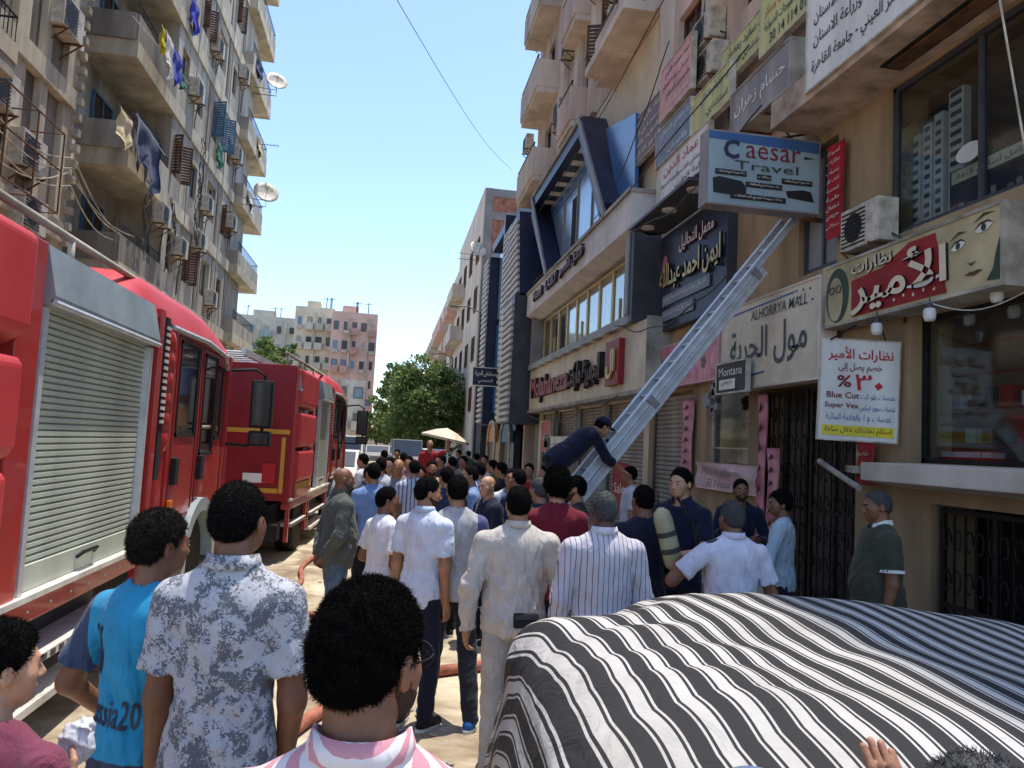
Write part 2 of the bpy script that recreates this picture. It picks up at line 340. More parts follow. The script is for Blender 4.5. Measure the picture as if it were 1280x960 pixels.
def human(name_label, loc, rz, H=1.74, fat=0., head=(0, 0, 0), lean=0., bend=(0, 0), arms=None, legs=None, shirt=None, trousers=None, skin=None, hair=None,
          hair_t=.011, hair_rough=.0028, hairline=0., bald=False, sleeve='short', hem=.86, shoes=None, cuffmat=None, shorts=False, res=.013, hres=.009, face=False, beard=None,
          hands=True, group=None, yoke=None, collar=None, baldtop=False, neckline=0., widen=0., hem_tilt=0., fold=1., long_shirt=False, extra=None, cut=None, seed=1):
    """One person. Local frame: facing +Y, feet at z 0. Joints in metres for H = 1.74, scaled."""
    s = H/1.74; root = thing('person', name_label, 'person', loc, rz, group)
    A = dict(l=((-.06, .02, -1), (.0, .10, -1)), r=((.06, .02, -1), (.0, .10, -1)))
    if arms: A.update(arms)
    Lg = dict(l=(-.02, 0), r=(.02, 0));
    if legs: Lg.update(legs)
    tb = np.array(Matrix.Rotation(-lean, 3, 'X') @ Matrix.Rotation(bend[0], 3, 'Y'))      # torso about the pelvis
    pel = V3(0, 0, .93)*s
    def T(p): return pel+tb @ (np.array(p, float)*s-pel)
    hipw = .088+widen*.3; shw = .178+widen
    sho = {k: T((sg*shw, -.004, 1.392)) for k, sg in (('l', -1), ('r', 1))}
    elb, wri, dirh = {}, {}, {}
    for k in 'lr':
        d = V3(*A[k][0]); d /= np.linalg.norm(d); elb[k] = sho[k]+d*.285*s; d = V3(*A[k][1]); d /= np.linalg.norm(d); wri[k] = elb[k]+d*.25*s; dirh[k] = d
    nb = T((0, -.012, 1.475)); hc = T((0, .022, 1.615))+V3(0, .02*head[1], 0); hR = rotm(*head) if True else None
    hip = {k: V3(sg*hipw, 0, .90)*s for k, sg in (('l', -1), ('r', 1))}
    kne, ank, toe = {}, {}, {}
    for k, sg in (('l', -1), ('r', 1)):
        dx, dy = Lg[k][:2]; kb = Lg[k][2] if len(Lg[k]) > 2 else .02
        ank[k] = V3(sg*hipw+dx, dy-.02, .085)*s; kne[k] = (hip[k]+ank[k])/2+V3(0, kb, .02)*s; tt = Lg[k][3] if len(Lg[k]) > 3 else sg*.2
        toe[k] = ank[k]+V3(math.sin(tt)*.15, math.cos(tt)*.15, -.052)*s
    f = fat; hs = s*.95
    def head_sdf(P):
        d = np.stack([P[i]-hc[i] for i in range(3)]); Q = np.tensordot(hR.T, d, 1)/hs
        o = ell(Q, (0, -.014, .028), (.073, .093, .083))
        o = smin(o, ell(Q, (0, .022, -.03), (.060, .066, .078)), .03)
        o = smin(o, ell(Q, (0, .055, -.083), (.028, .028, .022)), .035)
        o = smin(o, cap(Q, (-.03, .076, .022), (.03, .076, .022), .011, .011), .014)
        o = smin(o, cap(Q, (-.045, .05, -.02), (-.04, .045, -.06), .02, .018), .03); o = smin(o, cap(Q, (.045, .05, -.02), (.04, .045, -.06), .02, .018), .03)
        for sx in (-1, 1): o = smax(o, -ell(Q, (sx*.030, .098, .001), (.015, .016, .010)), .012)
        for sx in (-1, 1): o = smin(o, ell(Q, (sx*.030, .075, .001), (.0125, .0125, .0115)), .002)
        o = smin(o, cap(Q, (0, .086, .008), (0, .106, -.026), .007, .0095), .008); o = smin(o, ell(Q, (0, .094, -.032), (.017, .013, .009)), .006)
        o = smin(o, ell(Q, (0, .084, -.054), (.022, .012, .006)), .005); o = smin(o, ell(Q, (0, .081, -.066), (.019, .012, .007)), .005)
        o = smax(o, -cap(Q, (-.02, .1, -.0605), (.02, .1, -.0605), .0025, .0025), .003)
        for sx in (-1, 1):
            e = ell(Q, (sx*.077, -.012, -.008), (.011, .019, .031)); e = smax(e, -ell(Q, (sx*.090, -.006, -.006), (.010, .011, .020)), .005); o = smin(o, e, .006)
        return o*hs
    hn = hc+hR @ (V3(0, -.02, -.055)*hs)
    def skin_sdf(P):
        o = cap(P, nb, hn, .058*s*(1+f*.5), .052*s*(1+f*.3))
        o = smin(o, ell(P, T((0, 0, 1.25)), V3(.14+widen*.6, .09, .24)*s, tb), .03*s)
        for k, sg in (('l', -1), ('r', 1)):
            o = smin(o, cap(P, sho[k], elb[k], (.046+.02*f)*s, (.040+.01*f)*s), .03*s)
            o = smin(o, cap(P, elb[k], wri[k], (.041+.01*f)*s, .026*s), .02*s)
            o = smin(o, cap(P, hip[k], kne[k], .075*s, .050*s), .03*s); m = (kne[k]*.65+ank[k]*.35)+V3(0, -.008, 0)*s
            o = smin(o, cap(P, kne[k], m, .048*s, .047*s), .02*s); o = smin(o, cap(P, m, ank[k], .047*s, .036*s), .02*s)
        return o
    def body_sdf(P): return smin(skin_sdf(P), head_sdf(P), .012*s)
    pts = np.array([hc, nb]+[x[k] for x in (sho, elb, wri, ank, toe) for k in 'lr']+[pel]); lo = pts.min(0)-.16*s; hi = pts.max(0)+.16*s; lo[2] = max(lo[2], .06*s)
    parts = []; hz = hc-.115*s; hzh = hc+.135*s
    hlo = hc-V3(.125, .15, .16)*s; hhi = hc+V3(.125, .15, .14)*s
    if res > .02: parts.append(nets(body_sdf, lo, hi, res))
    else:
        parts.append(nets(body_sdf, hlo, hhi, hres))
        def below(P):            # the rest, stopping inside the head
            return np.maximum(skin_sdf(P), -(np.sqrt(sum((P[i]-hc[i])**2 for i in range(3)))-.05*s))
        parts.append(nets(below, lo, hi, max(res, .011)))
    if hands:                    # palm, thumb and four unequal fingers
        for k, sg in (('l', -1), ('r', 1)):
            spec = hands.get(k, {}) if isinstance(hands, dict) else {}
            if spec is None: continue
            d = V3(*spec['dir']) if 'dir' in spec else dirh[k]+V3(0, .15, 0); d /= np.linalg.norm(d)
            nrm = V3(*spec.get('palm', (-sg*1., .15, 0))); nrm -= d*nrm.dot(d); nrm /= np.linalg.norm(nrm); sd = np.cross(d, nrm)
            if sd.dot(V3(0, 1, 0)) < 0 and 'thumb' not in spec: sd = -sd
            if 'thumb' in spec and sd.dot(V3(*spec['thumb'])) < 0: sd = -sd
            curl = spec.get('curl', .5); W = wri[k]; prim = [(W, W+d*.04*s, .027, .024)]
            for j, (off, ln) in enumerate(((.028, .070), (.010, .078), (-.010, .073), (-.027, .058))):
                k0 = W+(d*.085+sd*off)*s; prim.append((W+(d*.02+sd*off*.7)*s, k0, .014, .0115))
                a1 = curl*(.5+.12*j); p1 = k0+(d*math.cos(a1)+nrm*math.sin(a1))*ln*.5*s; a2 = a1+curl*1.1
                p2 = p1+(d*math.cos(a2)+nrm*math.sin(a2))*ln*.5*s+sd*off*.08*s; prim += [(k0, p1, .0098, .0088), (p1, p2, .0088, .0072)]
            t0 = W+(d*.025+sd*.022)*s; t1 = t0+(d*.035+sd*.028+nrm*.012)*s; t2 = t1+(d*.033+sd*.006+nrm*.012)*s
            prim += [(t0, t1, .0145, .0115), (t1, t2, .0105, .0085)]
            def hand_sdf(P, prim=prim):
                o = 1e3
                for i, (a, b, r1, r2) in enumerate(prim): o = smin(o, cap(P, a, b, r1*s, r2*s), (.008 if i < 2 else .0035)*s)
                return o
            q = np.array([p for pr in prim for p in pr[:2]]); parts.append(nets(hand_sdf, q.min(0)-.03, q.max(0)+.03, max(.0042, res*.42)))
    link('body', np_mesh('body', parts, skin), root)
    # ---- shirt
    cuffk = {'short': .72, 'long': 2.0, 'rolled': 1.42, 'three': 1.6}[sleeve] if isinstance(sleeve, str) else sleeve
    def shirt_sdf(P):
        z = tb.T @ (P.reshape(3, -1)-pel.reshape(3, 1)); z = z.reshape(P.shape)+pel.reshape(3, 1, 1, 1); Z = z/s
        o = ell(Z, (0, .0, 1.28), (.150+widen*.7+f*.07, .112+f*.07, .235))
        o = smin(o, cap(Z, (-shw+.03, -.006, 1.385), (shw-.03, -.006, 1.385), .058, .058), .05)
        o = smin(o, ell(Z, (0, -.035, 1.36), (.13+widen*.6, .075+.03*f, .12)), .05)
        o = smin(o, cap(Z, (0, -.015, 1.50), (-shw+.035, -.008, 1.405), .042, .044), .04); o = smin(o, cap(Z, (0, -.015, 1.50), (shw-.035, -.008, 1.405), .042, .044), .04)
        o = smin(o, ell(Z, (0, .008+.04*f, 1.08), (.146+widen*.5+f*.12, .105+f*.15, .25)), .06)
        o = smin(o, ell(Z, (0, -.008, .93), (.166+widen*.35+f*.09, .124+f*.09, .2)), .05)
        o = np.maximum(o, (hem+hem_tilt*Z[0]+.008*np.sin(Z[0]*21+Z[1]*17+seed))-Z[2]-.0)*1.0
        cy = (Z[0]/.062)**2+((Z[1]-.01)/.066)**2
        o = smax(o, np.where(Z[2] > 1.44, (1-np.sqrt(cy))*.06, -1.)+neckline-.0, .012)
        o = np.maximum(o, Z[2]-1.525-.10*(-Z[1]))
        o = o*s
        # arms
        for k in 'lr':
            e1 = (elb[k]-sho[k])/np.linalg.norm(elb[k]-sho[k]); e2 = (wri[k]-elb[k])/np.linalg.norm(wri[k]-elb[k])
            if cuffk <= 1:
                e = cap(P, sho[k], sho[k]+e1*.285*s*cuffk, (.058+.03*f)*s, (.068+.03*f)*s)
                e = np.maximum(e, sum((P[i]-(sho[k]+e1*.285*s*cuffk)[i])*e1[i] for i in range(3)))
            else:
                e = cap(P, sho[k], elb[k], (.062+.03*f)*s, (.055+.02*f)*s); w1 = elb[k]+e2*.25*s*(cuffk-1)
                e3 = cap(P, elb[k], w1, (.055+.02*f)*s, (.043+.01*(2-cuffk)+.01*f)*s); e3 = np.maximum(e3, sum((P[i]-w1[i])*e2[i] for i in range(3))); 
                if cuffk < 2: w0 = w1-e2*.045*s; c = cap(P, w0, w1, (.056+.02*f)*s, (.055+.02*f)*s); c = np.maximum(c, sum((P[i]-w1[i])*e2[i] for i in range(3))); e3 = smin(e3, c, .006)
                e = smin(e, e3, .02*s)
            o = smin(o, e, .028*s)
        zz = np.clip((1.45-Z[2])*3, .15, 1)
        sk = np.stack([P[0]*1.5+P[2]*.7, P[1]*1.5, P[2]*.8-P[0]*.5]); o = o-fold*.0085*zz*wob(sk, 26, seed)-fold*.006*zz*np.abs(wob(sk, 48, seed+9))+.0025*fold
        return o
    slo = np.minimum(pts.min(0), 9); b = pts.copy(); lo2 = lo.copy(); lo2[2] = max(lo2[2], 0)
    if lean < .5 and not long_shirt: lo2[2] = (min(hem, 9)-.08)*s if all(e[2] > .7 for e in wri.values()) else lo2[2]
    sh = link('shirt', np_mesh('shirt', [nets(shirt_sdf, lo2, hi, res)], shirt), root)
    if lean < .5 and collar is not None:
        c = MB(); 
        for ring in (0,):
            pp = [T((.064*math.sin(a), -.008+.064*math.cos(a)+.0, 1.505-.035*max(0, math.cos(a)))) for a in np.linspace(.45, 2*math.pi-.45, 22)]
            k = len(c.v)
            for i, p in enumerate(pp):
                q = p-T((0, -.008, 0)); q[2] = 0; q /= np.linalg.norm(q)+1e-9; up = V3(0, 0, 1)
                for (a_, b_) in ((-.004, -.022), (.004, .022), (.009, .024), (.020, -.010), (.013, -.018)): c.v.append(tuple(p+q*a_*s+up*b_*s))
            for i in range(len(pp)-1):
                for j in range(4):
                    a0 = k+i*5+j; c.f.append((a0, a0+5, a0+6, a0+1)); c.mi.append(0)
        c.build('collar', collar, root, smooth=True)
    # ---- trousers
    def leg_sdf(P):
        o = ell(P, V3(0, -.008, .93)*s, V3(.136+widen*.3+f*.08, .100+f*.08, .12)*s); low = .42 if shorts else .0
        for k in 'lr':
            o = smin(o, cap(P, hip[k]+V3(0, -.01, -.02)*s, kne[k], (.086+f*.03)*s, .068*s), .035*s)
            if shorts: pass
            else: o = smin(o, cap(P, kne[k], ank[k]+V3(0, -.01, .0)*s, .068*s, .056*s), .02*s)
        o = np.maximum(o, P[2]-min(1.0, hem+.07)*s); o = np.maximum(o, (.40 if shorts else .055)*s-P[2])
        return o-.006*wob(np.stack([P[0], P[1], P[2]*1.5]), 22, seed+3)*fold
    tp = np.array([x[k] for x in (hip, kne, ank) for k in 'lr'])
    if trousers: link('trousers', np_mesh('trousers', [nets(leg_sdf, np.array([*(tp.min(0)-.17*s)[:2], .0]), np.array([*(tp.max(0)+.17*s)[:2], 1.03*s]), res)], trousers), root)
    if shoes:
        for k in 'lr':
            def shoe(P, k=k):
                a = ank[k]; d = toe[k]-a; d[2] = 0; d /= np.linalg.norm(d); o = cap(P, a+V3(0, 0, -.045)*s-d*.045*s, a+d*.12*s+V3(0, 0, -.050)*s, .038*s, .033*s)
                o = smin(o, cap(P, a+V3(0, 0, .0)*s, a+d*.05*s+V3(0, 0, -.03)*s, .044*s, .032*s), .03*s); return np.maximum(o, .008-P[2])
            so = link('shoe', np_mesh('shoe', [nets(shoe, ank[k]-V3(.16, .2, .10)*s, ank[k]+V3(.16, .2, .07)*s, min(res, .011))], shoes), root)
            mb = MB(); a = ank[k]; d = toe[k]-a; d[2] = 0; d /= np.linalg.norm(d); sd = V3(d[1], -d[0], 0)
            q = [a+d*(.148*math.cos(t) if math.cos(t) > 0 else .092*math.cos(t))*s+sd*.046*math.sin(t)*s for t in np.linspace(0, 2*math.pi, 14, endpoint=False)]
            mb.prism([(p[0], p[1], .001) for p in q], (0, 0, .022*s)); mb.build('sole', cuffmat or MAT['sole'], so)
    # ---- hair
    if hair:
        def hair_sdf(P):
            d = np.stack([P[i]-hc[i] for i in range(3)]); Q = np.tensordot(hR.T, d, 1)/hs
            o = ell(Q, (0, -.016, .030), (.0735+hair_t*.5, .0935+hair_t*.45, .084+hair_t)); o = smin(o, ell(Q, (0, -.055, -.01), (.058+hair_t*.25, .047+hair_t*.2, .058)), .03)
            fr = Q[1]; line = np.interp(fr, [-.12, -.05, -.02, .015, .045, .075, .1], [-.070, -.062, -.012, -.004, .042, .082+hairline, .100+hairline])
            o = smax(o, line-Q[2], .018)
            if baldtop: o = smax(o, -(np.sqrt((Q[0]/.07)**2+((Q[1]+.005)/.085)**2+(np.maximum(0, .09-Q[2])/.06)**2)-1)*.05, .01)
            return (o-hair_rough*wob(Q, 95, seed+5)-hair_rough*.6*np.abs(wob(Q, 190, seed+6)))*s
        ho = link('hair', np_mesh('hair', [nets(hair_sdf, hlo-V3(.02, .02, 0), hhi+V3(.02, .02, .03), hres*.85)], hair), root)
    if beard:
        def beard_sdf(P):
            d = np.stack([P[i]-hc[i] for i in range(3)]); Q = np.tensordot(hR.T, d, 1)/hs; o = head_sdf(P)/hs-.0018
            o = smax(o, Q[2]-np.interp(Q[1], [-.02, .02, .06, .09], [-.01, -.035, -.048, -.046]), .004); o = smax(o, -.01-Q[1], .004); o = smax(o, -(Q[2]+.13), .004)
            return smax(o, -ell(Q, (0, .095, -.060), (.020, .03, .0085)), .003)*s
        link('beard', np_mesh('beard', [nets(beard_sdf, hlo, hhi, hres*.8)], beard), root)
    if face:
        for sx in (-1, 1):
            mb = MB(); pp = [hc+hR @ (V3(sx*(.016+.03*t), .0905-.012*t*t*1.2, .021+.006*math.sin(t*2.6))*hs) for t in (0, .25, .5, .75, 1)]
            mb.tube(pp, [.0022*hs, .0036*hs, .0036*hs, .003*hs, .0012*hs], 6); mb.build('eyebrow', MAT['black_hair'], root, smooth=True)
            mb = MB(); c = hc+hR @ (V3(sx*.030, .0862, .001)*hs); T4 = Matrix(hR.tolist()).to_4x4(); T4.translation = Vector(c)
            mb.cbox((0, 0, 0), (.019*hs, .004*hs, .0085*hs), T4); mb.build('eye', MAT['eye_white'], root, bevel=.002)
            mb = MB(); mb.lathe([(.0001, 0), (.0042*hs, 0), (.0042*hs, .0015), (.0001, .0018)], n=8, T=T4 @ Matrix.Translation((0, .002, 0)) @ Matrix.Rotation(-math.pi/2, 4, 'X')); mb.build('iris', MAT['black_hair'], root)
        mb = MB(); mb.tube([hc+hR @ (V3(x, .0885-abs(x)*.25, -.0605)*hs) for x in (-.02, -.01, 0, .01, .02)], .0022*hs, 6); mb.build('mouth', MAT['lip'], root)
    info = dict(hc=hc, hR=hR, s=s, hs=hs, T=T, sho=sho, elb=elb, wri=wri, root=root, shirt=sh, dirh=dirh, hip=hip, ank=ank)
    return info
MAT = {}
def skinmat(name, rgb):
    m = M(name, rgb, .52, .16, 14, .08, 160, spec=.45); n, l, b = lin(m); b.inputs['Subsurface Weight'].default_value = .06; b.inputs['Subsurface Radius'].default_value = (.02, .008, .004); b.inputs['Subsurface Scale'].default_value = .3; return m
MAT['sole'] = M('shoe_sole', S(215, 215, 210), .7, bump=0)
MAT['black_hair'] = M('black_hair', (.0045, .004, .004), .85, .3, 60, .5, 260, spec=.08)
MAT['brown_hair'] = M('brown_hair', (.020, .013, .009), .7, .3, 60, .6, 240, spec=.2)
MAT['grey_hair'] = M('grey_hair', (.055, .054, .055), .8, .5, 80, .3, 260, rgb2=(.03, .03, .032))
MAT['eye_white'] = M('eye_white', (.45, .42, .4), .3, bump=0)
MAT['lip'] = M('lip', (.12, .045, .04), .5, bump=0)
SK = [skinmat('tan_skin', S(168, 118, 88)), skinmat('brown_skin', S(128, 84, 60)), skinmat('light_skin', S(190, 142, 112)), skinmat('dark_skin', S(92, 60, 44))]
# ---------------------------------------------------------------- materials of the place
def mk(n, *a, **k): MAT[n] = M(n, *a, **k); return MAT[n]
mk('plaster_grey', S(184, 177, 163), .9, .28, 1.3, .25, 18, streak=True)
mk('plaster_dark', S(150, 143, 133), .9, .3, 1.1, .3, 22, streak=True)
mk('band_cream', S(200, 190, 168), .85, .22, 1.6, .2, 20, streak=True)
mk('soffit_grey', S(180, 173, 160), .85, .25, 1.4, .15, 15)
mk('pink_plaster', S(220, 194, 180), .88, .2, .8, .2, 16, streak=True)
mk('beige_plaster', S(220, 204, 188), .85, .2, 1.0, .2, 16, streak=True)
mk('tan_wall', S(176, 148, 112), .8, .28, 1.2, .2, 24, streak=True)
mk('stained_tan', S(194, 170, 150), .85, .4, 2.2, .3, 20, rgb2=S(124, 104, 90))
mk('cream_paint', S(222, 206, 178), .6, .12, 1.2, .05, 20)
mk('white_paint', S(214, 210, 206), .6, .15, 1.5, .05, 20)
mk('charcoal', S(70, 72, 78), .5, .2, 2, .05, 20)
mk('grey_panel', S(140, 138, 138), .5, .15, 1.5, .04, 14)
mk('navy', S(38, 46, 72), .4, .2, 2, .04, 20)
mk('concrete', S(176, 168, 152), .9, .3, 2.5, .3, 24)
mk('dark_metal', (.03, .03, .033), .5, .3, 8, .05, 60, metal=.6)
mk('iron', (.022, .018, .015), .55, .4, 12, .2, 50, metal=.3)
mk('rust', S(110, 72, 48), .9, .4, 10, .3, 60, rgb2=S(54, 34, 24))
mk('aluminium', S(206, 210, 214), .38, .12, 6, .08, 70, metal=.35)
mk('ac_white', S(200, 194, 180), .55, .3, 5, .05, 30, rgb2=S(138, 128, 112))
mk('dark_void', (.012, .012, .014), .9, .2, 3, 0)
mk('blue_paint', S(80, 122, 158), .6, .25, 6, .1, 30)
mk('red_brick', S(170, 118, 98), .9, .3, 3, .3, 40, rgb2=S(120, 80, 68))
mk('wood_brown', S(110, 76, 52), .6, .35, 5, .15, 40)
mk('black', (.01, .01, .011), .5, .2, 5, 0)
mk('wire', (.05, .05, .05), .7, .2, 5, 0)
MAT['pane_dark'] = glass('pane_dark', (.018, .022, .028), .12); MAT['pane_blue'] = glass('pane_blue', S(96, 128, 158), .15)
MAT['glass'] = clear_glass('clear_glass')
def pbox(mb, p, a0, a1, b0, b1, c0, c1):
    return mb.prism([p.P(a0, b0, c0), p.P(a1, b0, c0), p.P(a1, b1, c0), p.P(a0, b1, c0)], p.n*(c1-c0))
def wallp(mb, p, a0, a1, b0, b1, th, holes=()):     # a wall behind the panel plane with rectangular openings
    A = sorted({a0, a1, *[h[0] for h in holes], *[h[1] for h in holes]}); B = sorted({b0, b1, *[h[2] for h in holes], *[h[3] for h in holes]})
    A = [a for a in A if a0 <= a <= a1]; B = [b for b in B if b0 <= b <= b1]
    for j in range(len(B)-1):
        run = None
        for i in range(len(A)):
            solid = i < len(A)-1 and not any(h[0] < (A[i]+A[i+1])/2 < h[1] and h[2] < (B[j]+B[j+1])/2 < h[3] for h in holes)
            if solid and run is None: run = A[i]
            if not solid and run is not None: pbox(mb, p, run, A[i], B[j], B[j+1], -th, 0); run = None
    return mb
_wc = {}
def win(parent, p, a, b, w_, h, style='plain', frame='wood_brown', pane='pane_dark', depth=.12, name='window', leaf=None):
    """window in a recess: frame with mullion, pane as sub-part, optional open shutter leaves"""
    key = (round(w_, 2), round(h, 2), style, frame, pane, leaf)
    if key not in _wc:
        q = Panel((0, 0, 0), (1, 0, 0), (0, 0, 1)); m = MB(); t = .055
        for z in ((-w_/2, w_/2, -h/2, -h/2+t), (-w_/2, w_/2, h/2-t, h/2), (-w_/2, -w_/2+t, -h/2+t, h/2-t), (w_/2-t, w_/2, -h/2+t, h/2-t)): pbox(m, q, *z, -.05, .03)
        if style != 'single': pbox(m, q, -.025, .025, -h/2+t, h/2-t, -.045, .025)
        if style == 'sill': pbox(m, q, -w_/2-.08, w_/2+.08, -h/2-.09, -h/2, -.05, .12)
        g = MB(); pbox(g, q, -w_/2+t, w_/2-t, -h/2+t, h/2-t, -.02, -.008); lf = None
        if leaf:
            lf = []
            for sx in (-1, 1):
                lm = MB(); lf.append(lm)
                x0 = sx*(w_/2+.01); ax = Panel((x0, 0, 0), (sx*.35, -.94, 0), (0, 0, 1)); L = w_/2
                for z in ((0, L, -h/2, -h/2+.07), (0, L, h/2-.07, h/2), (0, .06, -h/2, h/2), (L-.06, L, -h/2, h/2)): pbox(lm, ax, *z, -.02, .02)
                k = int(h/.11)
                for i in range(k): pbox(lm, ax, .06, L-.06, -h/2+.08+i*(h-.16)/k, -h/2+.08+i*(h-.16)/k+.07, -.012, .012)
        _wc[key] = (m.mesh('window', MAT[frame]), g.mesh('pane', MAT[pane]), [x.mesh('shutter', MAT[leaf]) for x in lf] if lf else None)
    m, g, lf = _wc[key]; f = link(name, m, parent, True)
    R3 = Matrix((p.r, -p.n, p.u)).transposed().to_4x4(); R3.translation = p.P(a, b, -depth)
    f.matrix_basis = R3; link('pane', g, f)
    for x in lf or (): link('shutter', x, f)
    return f
def fix_basis(o): pass
# ---- air conditioner
def ac_proto():
    t = thing('air_conditioner', 'x', 'air conditioner')
    q = Panel((0, 0, 0), (1, 0, 0), (0, 0, 1)); m = MB(); pbox(m, q, -.42, .42, 0, .58, 0, .30); m.build('case', MAT['ac_white'], t, bevel=.015)
    m = MB(); c = .12
    for i in range(9): pbox(m, q, -.38, .14, .05+i*.056, .07+i*.056, .30, .312)
    m.build('grille', MAT['dark_metal'], t)
    m = MB(); m.lathe([(.0, .306), (.2, .306), (.2, .31), (.0, .311)], (-.12, 0, 0), 20, Matrix.Translation((0, 0, .29)) @ Matrix.Rotation(math.pi/2, 4, 'X')); m.build('fan', MAT['dark_void'], t)
    m = MB()
    for x in (-.3, .3): m.tube([(x, .0, -.02), (x, -.36, -.02)], .018, 6); m.tube([(x, -.34, -.02), (x, 0, -.3)], .015, 6)
    m.build('bracket', MAT['rust'], t); m = MB(); m.tube([(.4, -.1, .1), (.55, -.06, .0), (.52, -.02, -.5), (.56, 0, -1.1)], .018, 6); m.build('pipe', MAT['wire'], t)
    return t
_ac = ac_proto(); _acn = [0]
def ac(p, a, b, label, group, sc=1.):
    o = _ac if _acn[0] == 0 else copy_tree(_ac); _acn[0] += 1
    o['label'] = label; o['group'] = group
    o.rotation_euler = (0, 0, math.atan2(p.r.y, p.r.x)); o.location = p.P(a, b, .02); o.scale = (sc, sc, sc); return o
def railing(mb, pts, h=.9, n=8, bar=.012):
    pts = [Vector(q) for q in pts]; up = Vector((0, 0, h))
    for a, b in zip(pts, pts[1:]):
        mb.tube([a+up, b+up], bar*1.7, 6); mb.tube([a+up*.08, b+up*.08], bar, 5); k = max(2, int((b-a).length/.14))
        for i in range(k+1): c = a.lerp(b, i/k); mb.tube([c, c+up], bar*.7, 4, cap=False)
# ---------------------------------------------------------------- left apartment blocks
ground_y = 0
PL = Panel((-8, 0, 0), (0, 1, 0), (0, 0, 1))     # a = y, b = z, faces +X
blk = thing('apartment_block', 'long grimy grey-brown apartment block with cream floor bands behind the fire engines', 'building', (-12, 32, 0))
FZ = [9.45+3.3*k for k in range(-2, 6)]
holes = []; wins = []
cols = [(28.4, 1.0, 1.4), (30.7, .9, 1.3), (33.6, 1.5, 1.5), (36.2, .8, 1.3)]
for z in FZ[1:]:
    for yc, w_, h in cols: holes.append((yc-w_/2, yc+w_/2, z+1.35, z+1.35+h)); wins.append((yc, z+1.35+h/2, w_, h))
m = MB(); wallp(m, PL, 27.4, 40.8, 0, 29, .3, holes)
m.box(-16, -9.5, 23.3, 40.8, 0, 29); m.box(-10, -8.3, 27.4, 27.6, 0, 29); m.box(-10, -8.302, 40.5, 40.798, 0, 29)
m.build('wall', MAT['plaster_grey'], blk, True)
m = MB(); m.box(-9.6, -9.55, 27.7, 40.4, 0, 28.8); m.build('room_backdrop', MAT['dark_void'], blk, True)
for k, z in enumerate(FZ):
    m = MB(); m.box(-10.1, -7.93, 23.3, 27.4, z, z+.5); m.box(-8.05, -7.93, 27.4, 37.8, z, z+.5); m.box(-10.1, -7.55, 37.8, 43.4, z, z+.45); m.build('floor_band', MAT['band_cream'], blk, True)
    m = MB(); m.box(-8.02, -7.95, 23.3, 27.4, z+.5, z+1.3); m.box(-9.5, -8.022, 23.22, 23.3, z+.5, z+1.3); m.build('parapet', MAT['plaster_dark'] if k % 2 else MAT['plaster_grey'], blk, True)
    m = MB(); m.box(-7.63, -7.56, 37.83, 43.38, z+.45, z+1.1); m.box(-9.2, -7.632, 37.84, 37.92, z+.45, z+1.1); m.build('balcony_front', MAT['plaster_grey'], blk, True)
    m = MB(); railing(m, [(-7.99, 23.3, z+1.3), (-7.99, 27.3, z+1.3)], .35); railing(m, [(-7.6, 37.8, z+1.1), (-7.6, 43.3, z+1.1), (-10, 43.3, z+1.1)], .45); m.build('railing', MAT['dark_metal'], blk, True)
    f = win(blk, Panel((-9.5, 0, 0), (0, 1, 0), (0, 0, 1)), 25.2, z+1.6, 1.6, 2.1, frame='blue_paint', pane='pane_dark', depth=-.06)
for i, (yc, zc, w_, h) in enumerate(wins):
    lf = 'blue_paint' if i in (10, 17) else ('wood_brown' if i % 3 == 1 else None)
    win(blk, PL, yc, zc, w_, h, 'plain', 'wood_brown' if i % 2 else 'ac_white', 'pane_blue' if i % 4 == 1 else 'pane_dark', .15, leaf=lf)
# vertical rough strip and drain pipes
m = MB()
for y in (29.6, 32.3, 35.1): m.tube([(-7.93, y, 3), (-7.93, y, 28.5)], .028, 6)
m.build('drain_pipe', MAT['soffit_grey'], blk, True)
m = MB()
for y in (31.9, 34.6, 37.3): m.box(-8.001, -7.955, y, y+.35, 3, 28.9)
m.build('pilaster', MAT['plaster_dark'], blk, True)
for k, (y, z) in enumerate([(32.2, 10.7), (28.9, 8.1), (31.5, 9.0), (36.9, 11.3), (37.0, 14.6), (26.5, 8.6), (37.2, 18.6), (29.4, 14.2), (34.2, 7.2), (31.9, 17.2)]):
    ac(PL, y, z, 'weathered air conditioner on the long grey block, %s' % ['under the third-floor window mid facade', 'low beside the tangled wires', 'below the lowest cream band', 'by the end balconies, third floor', 'by the end balconies, fourth floor', 'nearest the corner balconies', 'by the end balconies, fifth floor', 'on the drain pipe of the fourth floor', 'just above the fire engine roof', 'highest on the mid facade'][k], 'air conditioners on the left blocks', 1.15)
# near left block
PN = Panel((-8, 0, 0), (0, 1, 0), (0, 0, 1))
nb_ = thing('apartment_block', 'near grey apartment block with pale piers and iron balconies at the left edge', 'building', (-12, 14, 0))
hs = [(15.2, 16.1, z+.9, z+2.6) for z in (5, 8.2, 11.4, 14.6, 17.8)]+[(12, 13.4, z+.2, z+2.5) for z in (5, 8.2, 11.4, 14.6, 17.8)]
m = MB(); wallp(m, PN, 8, 19.3, 0, 26, .3, hs); m.box(-16, -8.3, 8, 8.3, 0, 26); m.box(-16, -8.3, 19, 19.3, 0, 26); m.box(-16, -10, 19.3, 23.3, 0, 27); m.build('wall', MAT['plaster_dark'], nb_, True)
for i, (a, b, c, d) in enumerate(hs): win(nb_, PN, (a+b)/2, (c+d)/2, b-a, d-c, 'plain', 'wood_brown', 'pane_dark', .15)
for y, w_ in ((14.25, .6), (16.35, .5), (17.55, .34), (18.75, .6)):
    m = MB(); m.box(-8.0, -7.86, y, y+w_, 0, 26.1); m.build('pier', MAT['band_cream'], nb_, True)
m = MB()
